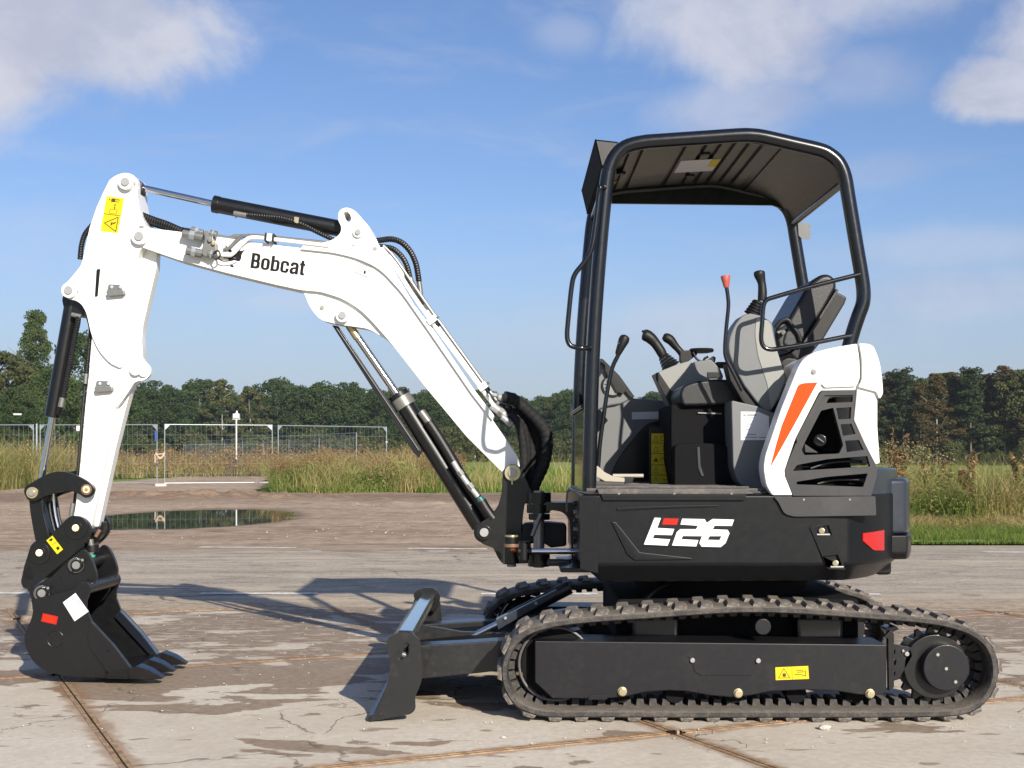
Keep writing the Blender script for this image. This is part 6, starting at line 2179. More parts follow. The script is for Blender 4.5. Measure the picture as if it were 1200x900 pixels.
tube('cable_tie', BP([(250, 299), (253, 304), (258, 300), (256, 294), (251, 296), (250, 301)], -0.15, 4), 0.004, 'black_plastic', EX, 8)
tube('cable_tie', BP([(255, 303), (262, 306), (272, 305), (279, 302)], -0.12, 4), 0.003, 'black_plastic', EX, 8)
for x, y in ((313, 279), (322, 280)):
    box('clamp_pad', PB.pt(x, y + 0.5, -0.08), (0.006, 0.10, 0.042), 'black_plastic', EX, 0.002, Matrix.Rotation(R(5), 3, 'Y'))
box('pipe_clamp', PB.pt(317.5, 279.8, -0.08), (0.026, 0.10, 0.036), 'white_paint', EX, 0.004, Matrix.Rotation(R(5), 3, 'Y'))
# long pipes down the back of the boom
for (pts, off, m_, rr__) in (([(447, 291), (460, 308), (482, 343), (508, 380), (566, 458), (579, 476)], -0.075, 'white_paint', 0.0105),
                             ([(449, 288), (464, 304), (490, 342), (514, 376), (569, 452), (578, 463)], -0.02, 'zinc', 0.008),
                             ([(447, 290), (463, 308), (488, 346), (511, 379), (567, 456), (580, 477)], 0.03, 'zinc', 0.010),
                             ([(452, 288), (466, 306), (492, 344), (515, 377), (570, 453), (585, 474)], 0.07, 'zinc', 0.008)):
    tube('boom_pipe', BP(pts, off), rr__, m_, EX, 10)
rc = Matrix.Rotation(R(54), 3, 'Y')
for x, y in ((507, 377), (566, 454)):
    cb = box('pipe_clamp', PB.pt(x, y, -0.02), (0.034, 0.19, 0.046), 'white_paint', EX, 0.005, rc)
    box('clamp_pad', PB.pt(x + 5.5, y + 0.5, -0.02), (0.034, 0.16, 0.012), 'black_plastic', cb, 0.002, rc)
    cyl('clamp_bolt', PB.pt(x + 4, y - 3.5, -0.09), PB.pt(x + 7, y - 6, -0.09), 0.007, 'zinc', cb, seg=6)
# arc hoses over the boom crown
h1 = hose('hose', BP([(436, 283), (446, 281.5), (459, 280.3), (471, 284.5), (481, 295), (487, 308), (489.5, 320), (491, 330)], 0.02, 6), PB.r(3.6), EX)
h2 = hose('hose', BP([(441, 289), (450, 289.5), (461, 292), (471, 301), (477, 312), (480.5, 326)], 0.0, 6), PB.r(3.4), EX)
cyl('hose_fitting', PB.pt(480.5, 325, 0.0), PB.pt(487, 340, 0.0), PB.r(3.0), 'zinc', h2, seg=10)
cyl('hose_fitting', PB.pt(491, 330, 0.02), PB.pt(493, 345, 0.02), PB.r(3.0), 'zinc', h1, seg=10)
tube('pipe_stub', BP([(487, 339), (490, 347), (496, 357)], 0.0, 4), 0.008, 'zinc', h2, 8)
tube('pipe_stub', BP([(493, 344), (496, 353), (502, 362)], 0.02, 4), 0.008, 'zinc', h1, 8)
# hoses at the boom foot
for (pts, off, r_) in (([(590, 465), (602, 468), (617, 480), (632, 495), (640, 508), (641, 525), (637, 545), (628, 565), (622, 582)], -0.04, 8.0),
                       ([(585, 476), (598, 481), (610, 495), (616, 515), (617, 540), (613, 560), (616, 585)], 0.00, 6.5),
                       ([(598, 485), (608, 498), (613, 520), (614, 545), (611, 565)], -0.07, 6.0),
                       ([(604, 478), (618, 492), (628, 512), (630, 535), (626, 556), (620, 584)], 0.05, 7.0),
                       ([(602, 490), (612, 505), (622, 525), (624, 548), (620, 570), (617, 590)], 0.02, 6.0)):
    p_h, r_h = ringed(BP(pts, off, 6), PB.r(r_ * 0.86), 0.03, 0.10)
    tube('hose', p_h, r_h, 'sleeve', EX, 12)
for (a, c, r_, o_) in (((577, 462), (586, 465.5), 2.6, -0.02), ((584, 465), (593, 469), 4.2, -0.02), ((576, 475), (592, 487), 4.8, -0.06), ((590, 486), (605, 499), 4.0, -0.06),
                       ((583, 470), (600, 481), 4.4, 0.0), ((598, 479), (607, 488), 3.6, 0.0), ((588, 488), (600, 498), 3.6, -0.09)):
    ft = cyl('hose_fitting', PB.pt(*a, o_), PB.pt(*c, o_), PB.r(r_), 'pin_white', EX, seg=8, bevel=0.003)
    P0, P1 = PB.pt(*a, o_), PB.pt(*c, o_)
    cyl('fitting_nut', P0.lerp(P1, 0.55), P0.lerp(P1, 0.8), PB.r(r_ * 1.25), 'zinc', ft, seg=6, bevel=0.001)

# ---- arm (dipper) cylinder along the top
ac = cyl('arm_cylinder', PB.pt(252.5, 239.5), PB.pt(401, 268.5), PB.r(9.6), 'black_paint', EX, seg=32, bevel=0.006)
cyl('cylinder_rod', PB.pt(160, 218.7), PB.pt(255, 240), PB.r(3.9), 'chrome', ac, seg=20)
cyl('gland', PB.pt(250, 239), PB.pt(257, 240.4), PB.r(10.2), 'black_paint', ac, seg=32)
prism('rod_eye', PB, [(147, 203, 8), (160, 208, 4), (166, 214, 3), (167, 226, 4), (160, 232, 4), (146, 226, 6), (138, 214, 8)], -0.035, 0.035, 'black_paint', ac, bevel=0.004)
hose('cylinder_hose', BP([(286, 251, -0.055), (310, 253.5, -0.065), (330, 255.5, -0.065), (352, 262, -0.06), (372, 272, -0.055), (392, 281.5, -0.05)], -0.06, 6), PB.r(2.9), ac)
cyl('hose_fitting', PB.pt(274, 250, -0.06), PB.pt(289, 252.5, -0.06), PB.r(3.3), 'zinc', ac, seg=8)
cyl('hose_fitting', PB.pt(276, 248.5, -0.06), PB.pt(279, 254, -0.05), PB.r(3.4), 'zinc', ac, seg=8)
flat('clip', PB, [[(345, 254, 1), (350.5, 254.8, 1), (349.5, 262, 1), (345, 260.5, 1)]], -0.07, 0.004, 'zinc_yellow', ac)

# ---- boom cylinder
bc = cyl('boom_cylinder', PB.pt(469, 466), PB.pt(563, 616), PB.r(11.0), 'black_paint', EX, seg=32, bevel=0.006)
cyl('cylinder_rod', PB.pt(402, 371), PB.pt(470, 469), PB.r(4.6), 'chrome', bc, seg=20)
cyl('gland', PB.pt(466, 461), PB.pt(474, 473.5), PB.r(12.2), 'frame_paint', bc, seg=32)
cyl('gland_ring', PB.pt(469, 466), PB.pt(476, 477), PB.r(12.9), 'zinc', bc, seg=32, bevel=0.003)
cyl('cylinder_eye', PB.pt(567.3, 624, -0.07), PB.pt(567.3, 624, 0.07), PB.r(12), 'black_paint', bc, seg=28)
cyl('rod_collar', PB.pt(409, 381), PB.pt(419, 396), PB.r(4.9), 'zinc_yellow', bc, seg=20)
gd = prism('rod_guard', PB, [(389, 381), (396, 382), (494, 529), (491, 536), (485, 531)], -0.03, 0.0, 'frame_paint', bc, bevel=0.003)
tube('guard_edge', BP([(394, 384), (440, 452), (491, 528)], -0.034, 3), 0.003, 'dull_steel', gd, 8)
tube('return_pipe', BP([(499, 488, -0.04), (504, 495, -0.05), (520, 520, -0.06), (534, 545, -0.07)], -0.05, 4), 0.008, 'zinc', bc, 8)
cyl('hose_fitting', PB.pt(493, 482, -0.05), PB.pt(504, 497, -0.05), PB.r(5.0), 'zinc', bc, seg=10, bevel=0.003)
tube('boom_hose', BP([(502, 494), (514, 512), (528, 535), (540, 556), (552, 574), (566, 594), (574, 607)], -0.055, 5), PB.r(6.0), 'hose_rubber', bc, 12)
tube('valve_pipe', BP([(531, 541), (543, 560), (560, 582)], -0.105, 4), 0.0135, 'pin_white', bc, 10)
cyl('valve_nut', PB.pt(549, 567, -0.105), PB.pt(553.5, 573, -0.105), 0.019, 'zinc', bc, seg=6)
cyl('valve_nut', PB.pt(538, 552, -0.105), PB.pt(541.5, 557, -0.105), 0.018, 'zinc', bc, seg=6)
cyl('colour_ring', PB.pt(561.5, 583, -0.105), PB.pt(566, 589.5, -0.105), 0.0185, 'teal_ring', bc, seg=14)
tube('boom_hose', BP([(564, 587), (570, 597), (578, 608)], -0.105, 4), 0.024, 'hose_rubber', bc, 12)

# ---------------------------------------------------------------- arm
arm = prism('arm', PB, [(108, 390), (104, 440), (100, 475), (94.5, 540), (89, 590), (85.5, 612, 6), (90, 624, 8), (101, 626, 6), (107.5, 617, 3), (119, 560), (132, 500), (141.5, 440), (149, 395), (152, 340), (120, 340)],
            -0.066, 0.066, 'white_paint', EX, bevel=0.003)
prism('arm_head', PB, [(135, 205.5, 5), (146, 201.8, 6), (156, 204.5, 5), (161, 211, 4), (161, 230), (164, 250, 6), (170, 262, 6), (172, 276), (170, 284), (163, 296, 3), (158, 340), (151, 385), (143, 430), (140, 431), (129, 426, 8), (116, 412, 8), (107, 393, 8), (101, 366, 6), (95, 356, 5), (88, 352), (79, 350.5, 6), (73.5, 344, 5), (74, 334, 4), (80, 329), (95, 311, 5), (99.5, 292, 6), (105, 266), (113, 243), (121, 225), (128, 211)],
      -0.086, 0.086, 'white_paint', arm, bevel=0.003)
# front face plates: boss bracket for the thumb, cover below the pivot
prism('front_plate', PB, [(150, 350), (157, 330), (166, 300), (172, 292), (184, 298), (183.5, 316, 4), (176, 345), (169, 378), (166, 395), (165.5, 411, 5), (169, 422, 5), (176, 430, 5), (177, 438, 5), (170, 446, 5), (161, 447.5, 4), (153, 461, 4), (148, 479), (136, 528), (116, 618), (106, 618), (131, 500), (141, 440)],
      0.055, 0.078, 'white_paint', arm, bevel=0.003)
prism('thumb_bracket', PB, [(143, 424), (149, 400), (160, 402, 4), (167, 420, 5), (176, 430, 5), (177, 438, 5), (170, 446, 5), (158, 447, 5), (150, 460, 5), (143, 470), (136, 478)],
      -0.070, -0.040, 'white_paint', arm, bevel=0.003)
prism('front_flange', PB, [(145, 398), (150, 350), (157, 330), (165, 298), (172, 292), (184, 297), (183, 316, 4), (176, 345), (168, 380), (166, 400), (168, 420), (160, 440), (152, 462), (147, 480), (135, 528), (115.5, 617), (108, 617), (131, 503), (142, 440)],
      -0.010, 0.056, 'white_paint', arm, bevel=0.003)
bs = pin('thumb_boss', PB, 158.5, 433.5, -0.098, 0.07, 6.5, 'white_paint', arm, inner=False)
cyl('thumb_boss', PB.pt(168, 436.5, -0.088), PB.pt(168, 436.5, 0.07), PB.r(5.0), 'white_paint', arm)
# pivots
p1 = pin('arm_pivot_pin', PB, 163, 276.8, -0.118, 0.115, 9.6, 'white_paint', EX)
p2 = pin('rod_pin', PB, 147, 213, -0.118, 0.115, 9.0, 'white_paint', EX)
p3 = pin('bucket_cylinder_pin', PB, 80.5, 340, -0.108, 0.105, 9.0, 'white_paint', EX)
for x, y in ((89.5, 341), (157, 214.5)):
    cyl('lock_bolt', PB.pt(x, y, -0.10), PB.pt(x, y, -0.085), 0.009, 'pin_white', arm, seg=8)
box('head_lug', PB.pt(166, 265.5, -0.09), (0.022, 0.012, 0.007), 'pin_steel', arm, 0.001)
# weld seam of the boom-side stiffener on the head
prism('head_seam', PB, [(120, 288.5), (140, 281, 4), (152, 275.5), (153, 277.5), (141, 284, 4), (121, 290)], -0.0885, -0.085, 'white_paint', arm, bevel=0.001)
prism('head_slot', PB, [(113, 316, 1), (115.5, 315, 1), (117.5, 315, 1), (114.5, 347.5, 1), (111, 348, 1)], -0.0872, -0.0855, 'print_ink', arm, bevel=0)
# pressed panel edge on the arm's face
for (x, y) in ((133.5, 341), (119.5, 454)):
    tb = prism('tie_bracket', PB, [(x - 6.5, y - 8, 2), (x + 12 - 4.5, y - 7.5, 2), (x + 10, y - 1), (x - 8, y - 1)][:4], -0.092 if y < 400 else -0.072, -0.086 if y < 400 else -0.066, 'zinc', arm, bevel=0.0015)
    oo = -0.092 if y < 400 else -0.072
    prism('bracket_lip', PB, [(x - 9.5, y + 1, 1), (x - 7, y - 2, 1), (x + 11, y - 1, 1), (x + 12, y + 4, 1.5), (x - 8, y + 6, 1.5)], oo - 0.030, oo + 0.004, 'zinc', tb, bevel=0.003)
    for dx in (-2.5, 7.5):
        cyl('bolt', PB.pt(x + dx, y - 4.5, oo - 0.006), PB.pt(x + dx, y - 4.5, oo + 0.002), 0.008, 'galvanised', tb, seg=8, bevel=0.001)
# yellow crush-hazard sticker
yo, yu, yv = (125.0, 229.7), (20.5, 2.7), (-7.3, 41.0)
A_ = lambda pts: affine(pts, yo, yu, yv)
ys_ = flat('warning_sticker', PB, [A_([(0, 0), (1, 0), (1, 1), (0, 1)])], -0.0865, 0.0012, 'yellow_decal', arm)
seg_ = []


def poly_st(pts, w_, close=True):
    q = A_(pts)
    return strokes([(q[i][0], q[i][1], q[(i + 1) % len(q)][0], q[(i + 1) % len(q)][1]) for i in range(len(q) if close else len(q) - 1)], w_)


seg_ += poly_st([(0.14, 0.76), (0.86, 0.55), (0.86, 0.96)], 1.0)
seg_ += poly_st([(0.0, 0.505), (1, 0.505)], 0.7, False)
seg_ += poly_st([(0.32, 0.35), (0.72, 0.35), (0.72, 0.47), (0.32, 0.47)], 0.5)
seg_ += poly_st([(0.56, 0.20), (0.56, 0.31)], 0.6, False)
seg_ += [A_([(0.50, 0.23), (0.56, 0.18), (0.62, 0.23)]), A_([(0.50, 0.29), (0.62, 0.29), (0.56, 0.34)]),
         A_([(0.30, 0.05), (0.52, 0.04), (0.55, 0.14), (0.30, 0.15)]), A_([(0.56, 0.05), (0.78, 0.06), (0.78, 0.08), (0.56, 0.08)]), A_([(0.56, 0.11), (0.76, 0.12), (0.76, 0.14), (0.56, 0.13)]),
         A_([(0.17, 0.07), (0.24, 0.07), (0.24, 0.11), (0.17, 0.11)]), A_([(0.50, 0.72), (0.60, 0.70), (0.58, 0.80), (0.50, 0.82)]), A_([(0.60, 0.74), (0.76, 0.68), (0.78, 0.72), (0.62, 0.78)])]
pt_ = flat('sticker_print', PB, seg_, -0.0878, 0.0004, 'gold_ink', ys_)
pt_['kind'] = 'stuff'
# hoses between boom and arm
hose('hose', BP([(150, 244), (164, 252), (180, 258.5), (196, 264), (214, 272)], -0.02, 6), PB.r(5.0), EX)
hose('hose', BP([(150, 250), (166, 257), (184, 263), (202, 268), (224, 272)], 0.03, 6), PB.r(4.2), EX)
hose('hose', BP([(110, 262), (100, 274), (95.5, 288), (94, 304)], 0.0, 6), PB.r(3.2), EX)
hose('hose', BP([(103, 372), (106, 386), (104, 410), (101, 440), (99.5, 452)], -0.02, 6), PB.r(2.3), EX)
tube('arm_pipe', BP([(99.5, 450), (96, 490), (92, 540), (87, 590), (84, 602)], -0.02, 5), PB.r(1.7), 'hose_rubber', EX, 8)
cyl('hose_fitting', PB.pt(101, 438, -0.03), PB.pt(100, 450, -0.03), PB.r(2.6), 'zinc', EX, seg=8)
cyl('hose_fitting', PB.pt(85.5, 590, -0.03), PB.pt(83, 605, -0.03), PB.r(2.8), 'zinc', EX, seg=8)

# ---- bucket cylinder
kc = cyl('bucket_cylinder', PB.pt(85.5, 352), PB.pt(61.2, 489), PB.r(9.0), 'black_paint', EX, seg=32, bevel=0.005)
cyl('cylinder_rod', PB.pt(61.6, 487), PB.pt(46, 578), PB.r(3.8), 'chrome', kc, seg=20)
prism('cylinder_eye', PB, [(78, 340, 6), (90, 345, 5), (99, 364, 4), (97, 372, 4), (76, 368, 4), (72, 350, 4)], -0.035, 0.035, 'black_paint', kc, bevel=0.004)
hose('cylinder_hose', BP([(92, 370), (91, 380), (87, 398), (82, 425), (77, 450), (73.5, 468)], -0.062, 5), PB.r(3.3), kc)
cyl('hose_fitting', PB.pt(84, 368.5, -0.065), PB.pt(95, 371, -0.065), PB.r(2.8), 'zinc', kc, seg=8)
cyl('hose_fitting', PB.pt(73.5, 466, -0.062), PB.pt(71, 477, -0.062), PB.r(3.6), 'zinc', kc, seg=8)
cyl('hose_port', PB.pt(71, 476, -0.06), PB.pt(68.5, 485, -0.04), PB.r(3.2), 'black_paint', kc, seg=10)

# ---- bucket links
LK = [(27.5, 577, 4), (29, 570, 5), (38, 565, 5), (47, 559.5, 5), (60, 553.5, 5), (73, 552, 6), (89, 556.5, 6), (103, 564, 5), (111.5, 573, 6), (109, 581.5, 6), (100.5, 584.5, 5), (93, 579, 5), (84, 575.5, 5), (76, 574.5, 6), (64, 578, 5), (52, 581.5, 4), (42, 587.5, 4), (33, 587, 5)]
for o0, o1 in ((-0.125, -0.104), (0.104, 0.125)):
    lk = prism('bucket_link', PB, LK, o0, o1, 'black_paint', EX, bevel=0.002, ref=-0.125)
    for x, y in ((49.5, 568.5), (88.5, 567.5)):
        cyl('link_hole', PB.pt(x, y, o0 - 0.0008), PB.pt(x, y, o0 + 0.004), 0.004, 'matte_black', lk, seg=8, bevel=0)
pin('link_pin', PB, 37.3, 577.5, -0.135, 0.13, 6.8, 'zinc_yellow', EX)
lp_ = pin('link_pin', PB, 101, 573.8, -0.132, 0.13, 6.4, 'brown_steel', EX, inner=False)
cyl('pin_head', PB.pt(101, 573.8, -0.137), PB.pt(101, 573.8, -0.13), PB.r(4.2), 'zinc_yellow', lp_, seg=20)
cyl('pin_head', PB.pt(101, 573.8, -0.140), PB.pt(101, 573.8, -0.13), PB.r(2.3), 'brown_steel', lp_, seg=6)
for o0, o1 in ((-0.095, -0.06), (0.06, 0.095)):
    prism('push_link', PB, [(33.5, 585, 3), (48, 579, 3), (50, 590, 6), (51, 603, 6), (58, 628, 6), (56, 636), (42, 638), (38, 618, 8), (35, 600, 8)], o0, o1, 'black_paint', EX, bevel=0.005, ref=-0.095)
prism('link_tube', PB, [(44, 590), (48, 588), (52, 606, 6), (60, 632), (54, 634), (46, 612, 6)], -0.05, 0.05, 'black_paint', EX, bevel=0.003)
for k, off in ((0, -0.02), (5, 0.02), (9, 0.05)):
    tube('coupler_hose', BP([(60 + k * 0.5, 578), (58 + k, 592), (61 + k, 610), (67 + k, 632)], off, 4), 0.008, 'hose_rubber' if k != 5 else 'chrome', EX, 8)

# ---- quick coupler
CP = [(76, 610, 5), (82, 604.5, 6), (93, 604.5, 6), (103, 610, 6), (107, 620, 6), (104, 630, 4), (99, 636.5, 2), (70, 661), (34, 690.5, 3), (27, 689.5, 3), (24, 682, 3), (28, 664), (33, 648, 4), (36, 638, 5), (44, 632.5, 5), (54, 631, 3), (64, 622)]
for o0, o1 in ((-0.16, -0.135), (0.135, 0.16)):
    q_ = prism('coupler_plate', PB, CP, o0, o1, 'black_paint', EX, bevel=0.003, ref=-0.16)
    if o0 < 0:
        prism('coupler_boss', PB, [(76, 612, 7), (84, 604, 8), (98, 606, 8), (104, 617, 8), (99, 630, 8), (86, 634, 8), (76, 626, 7)], o0 - 0.006, o0 + 0.004, 'black_paint', q_, bevel=0.003)
        prism('coupler_boss', PB, [(33, 645, 6), (40, 635, 7), (52, 636, 7), (59, 646, 7), (56, 659, 7), (44, 663, 7), (34, 657, 6)], o0 - 0.006, o0 + 0.004, 'black_paint', q_, bevel=0.003)
        cyl('coupler_disc', PB.pt(36.5, 671, o0 - 0.002), PB.pt(36.5, 671, o0 + 0.01), PB.r(7.5), 'matte_black', q_, seg=28)
        flat('coupler_rib', PB, [[(99, 639.5), (34, 692.5), (33, 690.5), (98.5, 637.8)]], o0 + 0.01, 0.012, 'black_paint', q_)
        ysk = flat('warning_sticker', PB, [[(54.4, 633.3), (61.5, 627.7), (74, 643.8), (67, 649.5)]], o0 - 0.0065, 0.0012, 'yellow_decal', q_)
        flat('sticker_print', PB, [[(57, 633, 0.5), (60.5, 630.5, 0.5), (62, 632, 0.5), (60, 634.5, 0.5)], [(65.5, 642, 0.5), (68.5, 640, 0.5), (70, 643, 0.5), (67.5, 645, 0.5)]] + strokes([(61, 638.5, 67, 634.5)], 0.5), o0 - 0.0079, 0.0004, 'print_ink', ysk)
prism('coupler_body', PB, [(70, 628), (92, 612, 4), (102, 624, 4), (96, 640), (40, 684, 4), (32, 676, 4), (44, 650)], -0.135, 0.135, 'black_paint', EX, bevel=0.004)
for (x, y, r_, o_) in ((88.4, 618.8, 7.4, -0.170), (45.8, 648, 7.0, -0.170)):
    q_ = cyl('coupler_pin', PB.pt(x, y, o_), PB.pt(x, y, o_) + PB.n * 0.34, PB.r(r_), 'black_paint', EX)
    cyl('pin_head', PB.pt(x, y, o_ - 0.010), PB.pt(x, y, o_ + 0.01), PB.r(4.3), 'zinc_yellow', q_, seg=8, bevel=0.002)
prism('coupler_hook', PB, [(104, 631, 2), (112, 627, 3), (117, 620, 3), (119, 611, 2), (121.5, 612, 1.5), (122, 620, 4), (118, 629, 4), (110, 637, 4), (102, 638, 2)], -0.03, 0.03, 'black_paint', EX, bevel=0.003)
cyl('hook_spring', PB.pt(112, 629, -0.04), PB.pt(117, 621, -0.04), 0.010, 'brown_steel', EX, seg=10)
kb = cyl('grease_knob', PB.pt(108, 647, -0.04), PB.pt(108, 639, -0.04), 0.033, 'black_plastic', EX)
box('knob_tag', PB.pt(107.5, 651.5, -0.06), (0.030, 0.02, 0.014), 'green_tag', kb, 0.002)
cyl('knob_stem', PB.pt(107, 640, -0.04), PB.pt(106, 632, -0.04), 0.014, 'zinc', kb)

# ---- bucket
HW = 0.235
EAR = [(33.5, 692, 3), (60, 676), (96, 643, 3), (103, 647, 4), (109.5, 659, 6), (114, 674, 6), (112.5, 683, 4), (106, 688, 4), (103, 700), (96, 712), (60, 724), (38, 716, 3), (37, 704)]
for o0, o1 in ((-0.170, -0.148), (0.150, 0.172)):
    er = prism('bucket_ear', PB, EAR, o0, o1, 'black_paint', EX, bevel=0.003, ref=-0.17)
    if o0 < 0:
        for (x, y) in ((72, 677.5),):
            cyl('ear_hole', PB.pt(x, y, o0 - 0.0004), PB.pt(x, y, o0 + 0.01), PB.r(2.0), 'matte_black', er, seg=14, bevel=0)
for (x, y, s_) in ((89, 662.5, 1), (48.6, 695.3, 1)):
    q_ = cyl('bucket_pin', PB.pt(x, y, -0.200), PB.pt(x, y, -0.200) + PB.n * 0.40, PB.r(6.6), 'black_paint', EX)
    cyl('pin_collar', PB.pt(x, y, -0.185), PB.pt(x, y, -0.165), PB.r(9.0), 'black_paint', q_)
    cyl('pin_head', PB.pt(x, y, -0.208), PB.pt(x, y, -0.195), PB.r(4.6), 'dull_steel', q_, seg=20, bevel=0.002)
    cyl('lock_ring', PB.pt(x - 4, y + 7, -0.195), PB.pt(x + 7, y - 6, -0.195), 0.006, 'black_paint', q_, seg=8)
    cyl('lock_nut', PB.pt(x + 7.5, y - 6, -0.205), PB.pt(x + 7.5, y - 6, -0.19), 0.008, 'dull_steel', q_, seg=6)
SIDE = [(36, 703), (60, 697), (88, 690, 3), (91, 683.5, 4), (97, 680.2, 4), (104, 682.5, 4), (107, 690, 4), (104, 697, 3), (101.5, 704, 3), (101.5, 713), (107, 727, 2), (120, 741, 4), (134, 756), (155.5, 784, 2), (152, 788), (126, 794.5), (112, 794.5), (77, 793, 8), (55, 787.5, 8), (41, 778.5, 8), (32, 765, 8), (28, 752, 8), (29.5, 740, 8), (37, 725, 6), (39, 713, 5)]
bucket = prism('bucket', PB, SIDE, -HW, -HW + 0.016, 'black_paint', EX, bevel=0.0025)
prism('bucket_side', PB, [(p[0], p[1]) + tuple(p[2:]) for p in SIDE], HW - 0.016, HW, 'black_paint', bucket, bevel=0.0025) if False else None
# far side plate: same outline carried across
bm = bmesh.new()
rl = rounded(SIDE)
vs = [bm.verts.new(PB.pt(p.x, p.y, -HW) + PB.n * (2 * HW - 0.016)) for p in rl]
f = bm.faces.new(vs)
ret = bmesh.ops.extrude_face_region(bm, geom=[f])
for g_ in ret['geom']:
    if isinstance(g_, bmesh.types.BMVert):
        g_.co += PB.n * 0.016
link('bucket_side', finish(bm, 'bucket_side', 0.0025), 'black_paint', bucket)
# shell: back and floor
shell = [(36, 703), (39, 713), (37, 725), (29.5, 740), (28, 752), (32, 765), (41, 778.5), (55, 787.5), (77, 793), (112, 794.5), (140, 793), (156, 790)]
sh = cat([Vector((a, c, 0)) for a, c in shell], 4)
cenb = Vector((95, 735, 0))
bm = bmesh.new()
pr_ = None
for k, p in enumerate(sh):
    q = p + (cenb - p).normalized() * 4.0
    a_ = PB.pt(p.x, p.y, -HW) + PB.n * 0.014
    b__ = PB.pt(q.x, q.y, -HW) + PB.n * 0.014
    W2 = PB.n * (2 * HW - 0.028)
    cur = [bm.verts.new(a_), bm.verts.new(a_ + W2), bm.verts.new(b__ + W2), bm.verts.new(b__)]
    if pr_:
        for q_ in range(4):
            bm.faces.new((pr_[q_], cur[q_], cur[(q_ + 1) % 4], pr_[(q_ + 1) % 4]))
    else:
        bm.faces.new(cur)
    pr_ = cur
bm.faces.new(list(reversed(pr_)))
link('bucket_shell', finish(bm, 'bucket_shell'), 'black_paint', bucket)
# top plate closing the shell behind the ears and the cross tube
tb_ = [(36, 703), (60, 697), (88, 690), (92, 694), (62, 704), (40, 712)]
prism('bucket_top', PB, tb_, -HW + 0.014, HW - 0.014, 'black_paint', bucket, bevel=0.001) if False else None
bm = bmesh.new()
vs = [bm.verts.new(PB.pt(a, c, -HW) + PB.n * 0.014) for a, c in tb_]
f = bm.faces.new(vs)
ret = bmesh.ops.extrude_face_region(bm, geom=[f])
for g_ in ret['geom']:
    if isinstance(g_, bmesh.types.BMVert):
        g_.co += PB.n * (2 * HW - 0.028)
link('bucket_top', finish(bm, 'bucket_top'), 'black_paint', bucket)
a_ = PB.pt(97.5, 690, -HW)
cyl('cross_tube', a_ + PB.n * 0.010, a_ + PB.n * (2 * HW - 0.01), PB.r(8.0), 'black_paint', bucket, seg=28, bevel=0.003)
# side cutters
for off in (-HW - 0.012, HW):
    base0 = PB.pt
    bm = bmesh.new()
    rl = rounded([(106.5, 727, 2), (120, 740.5, 4), (134, 756), (156, 784.5, 2), (150, 790), (127, 788, 3), (104, 756, 6), (103.5, 740)])
    vs = [bm.verts.new(PB.pt(p.x, p.y, -HW) + PB.n * (off + HW)) for p in rl]
    f = bm.faces.new(vs)
    ret = bmesh.ops.extrude_face_region(bm, geom=[f])
    for g_ in ret['geom']:
        if isinstance(g_, bmesh.types.BMVert):
            g_.co += PB.n * 0.012
    link('side_cutter', finish(bm, 'side_cutter', 0.003), 'black_paint', bucket)
cyl('cutter_bolt', PB.pt(126.5, 762.5, -HW - 0.016), PB.pt(126.5, 762.5, -HW), 0.006, 'matte_black', bucket, seg=10)
prism('edge_bar', PB, [(101, 735, 3), (108, 727, 3), (121, 741, 4), (135, 756), (156, 783, 2), (148, 786), (126, 762, 6)], HW - 0.050, HW - 0.014, 'gloss_black', bucket, bevel=0.008, ref=-HW)
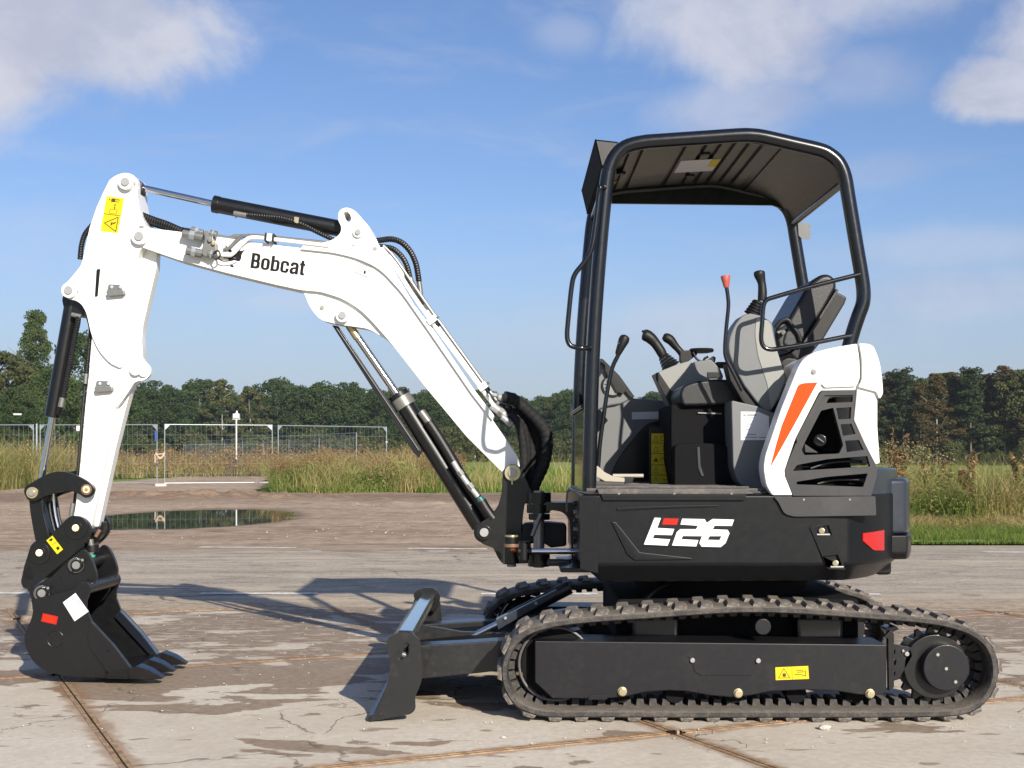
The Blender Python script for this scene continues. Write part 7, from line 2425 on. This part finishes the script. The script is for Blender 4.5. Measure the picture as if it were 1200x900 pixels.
# cutting edge and teeth
bm = bmesh.new()
vs = [bm.verts.new(PB.pt(a, c, -HW)) for a, c in [(122, 786), (150, 783), (160, 787), (158, 791), (124, 795.5)]]
f = bm.faces.new(vs)
ret = bmesh.ops.extrude_face_region(bm, geom=[f])
for g_ in ret['geom']:
    if isinstance(g_, bmesh.types.BMVert):
        g_.co += PB.n * 2 * HW
link('cutting_edge', finish(bm, 'cutting_edge', 0.002), 'black_paint', bucket)
for lat in (-0.018, HW * 0.96 - 0.035, 2 * HW - 0.055):
    def tooth(name, pts_top, w0, w1, parent, shift):
        bm = bmesh.new()
        n = len(pts_top)
        A = []
        for s2 in (0, 1):
            ring = []
            for (x, y, wf) in pts_top:
                c = PB.pt(x, y, -HW) + PB.n * (lat + 0.035)
                ring.append(bm.verts.new(c + PB.n * (wf * (0.5 if s2 else -0.5))))
            A.append(ring)
        for k in range(n):
            bm.faces.new((A[0][k], A[0][(k + 1) % n], A[1][(k + 1) % n], A[1][k]))
        bm.faces.new(A[0])
        bm.faces.new(list(reversed(A[1])))
        return link(name, finish(bm, name, 0.003), 'black_paint', parent)
    ad = tooth('tooth_adapter', [(124, 790, 0.06), (130, 786.5, 0.065), (150, 784, 0.07), (160, 783, 0.06), (168, 787, 0.05), (166, 793, 0.05), (152, 795, 0.07), (126, 795, 0.06)], 0, 0, bucket, 0)
    tooth('bucket_tooth', [(152, 783, 0.095), (162, 779.5, 0.095), (176, 784.5, 0.080), (191, 793.8, 0.05), (190, 795.6, 0.05), (170, 795.8, 0.075), (153, 794, 0.095)], 0, 0, ad, 0)
# stickers on the bucket
ws = flat('white_sticker', PB, [[(73.8, 706), (88.5, 694.8), (104, 716.5), (87.5, 728)]], -HW - 0.001, 0.0015, 'paper', bucket)
flat('sticker_print', PB, strokes([(83, 717, 86, 723), (86, 715, 89, 721), (92, 702, 98, 711), (90, 703.5, 94, 709.5)], 0.6), -HW - 0.0027, 0.0003, 'faded_ink', ws)
rs_ = flat('red_sticker', PB, [[(50.5, 718.5), (68.3, 722.5), (66, 732), (48.3, 728)]], -HW - 0.001, 0.0015, 'red_decal', bucket)
flat('sticker_print', PB, strokes([(52.5, 721, 65, 724), (51.8, 723.5, 64.5, 726.5), (51.2, 726, 63, 728.8)], 0.5), -HW - 0.0027, 0.0003, 'orange_decal', rs_)
# raised round emblem on the side
bm = bmesh.new()
pp_ = [PB.pt(65 + 9.5 * math.cos(R(a)), 749 - 9.5 * math.sin(R(a)), -HW - 0.001) for a in range(30, 340, 10)]
sweep_bm(bm, pp_, 0.0018, 6)
link('side_emblem', finish(bm, 'side_emblem'), 'black_paint', bucket)
prism('side_emblem', PB, [(57, 747, 1), (64, 745, 1), (66, 749, 1), (60, 751, 1)], -HW - 0.0012, -HW + 0.002, 'black_paint', bucket, bevel=0)

# ---------------------------------------------------------------- air
hz = new_mat('haze_air')
hz.t.nodes.remove(hz.p)
pv = hz.n('ShaderNodeVolumePrincipled', {'Color': (0.80, 0.88, 1.0, 1), 'Density': 0.00030, 'Anisotropy': 0.2})
hz.t.links.new(pv.outputs[0], hz.out.inputs['Volume'])
bm = bmesh.new()
bmesh.ops.create_cube(bm, size=1)
bm.transform(Matrix.Translation((0, 700, 6.4)) @ Matrix.Diagonal((2500, 1900, 15.0, 1)))
o = link('haze', finish(bm, 'haze'), 'haze_air', kind='stuff')
o['label'] = 'thin summer haze over the yard and field'
o['category'] = 'haze'
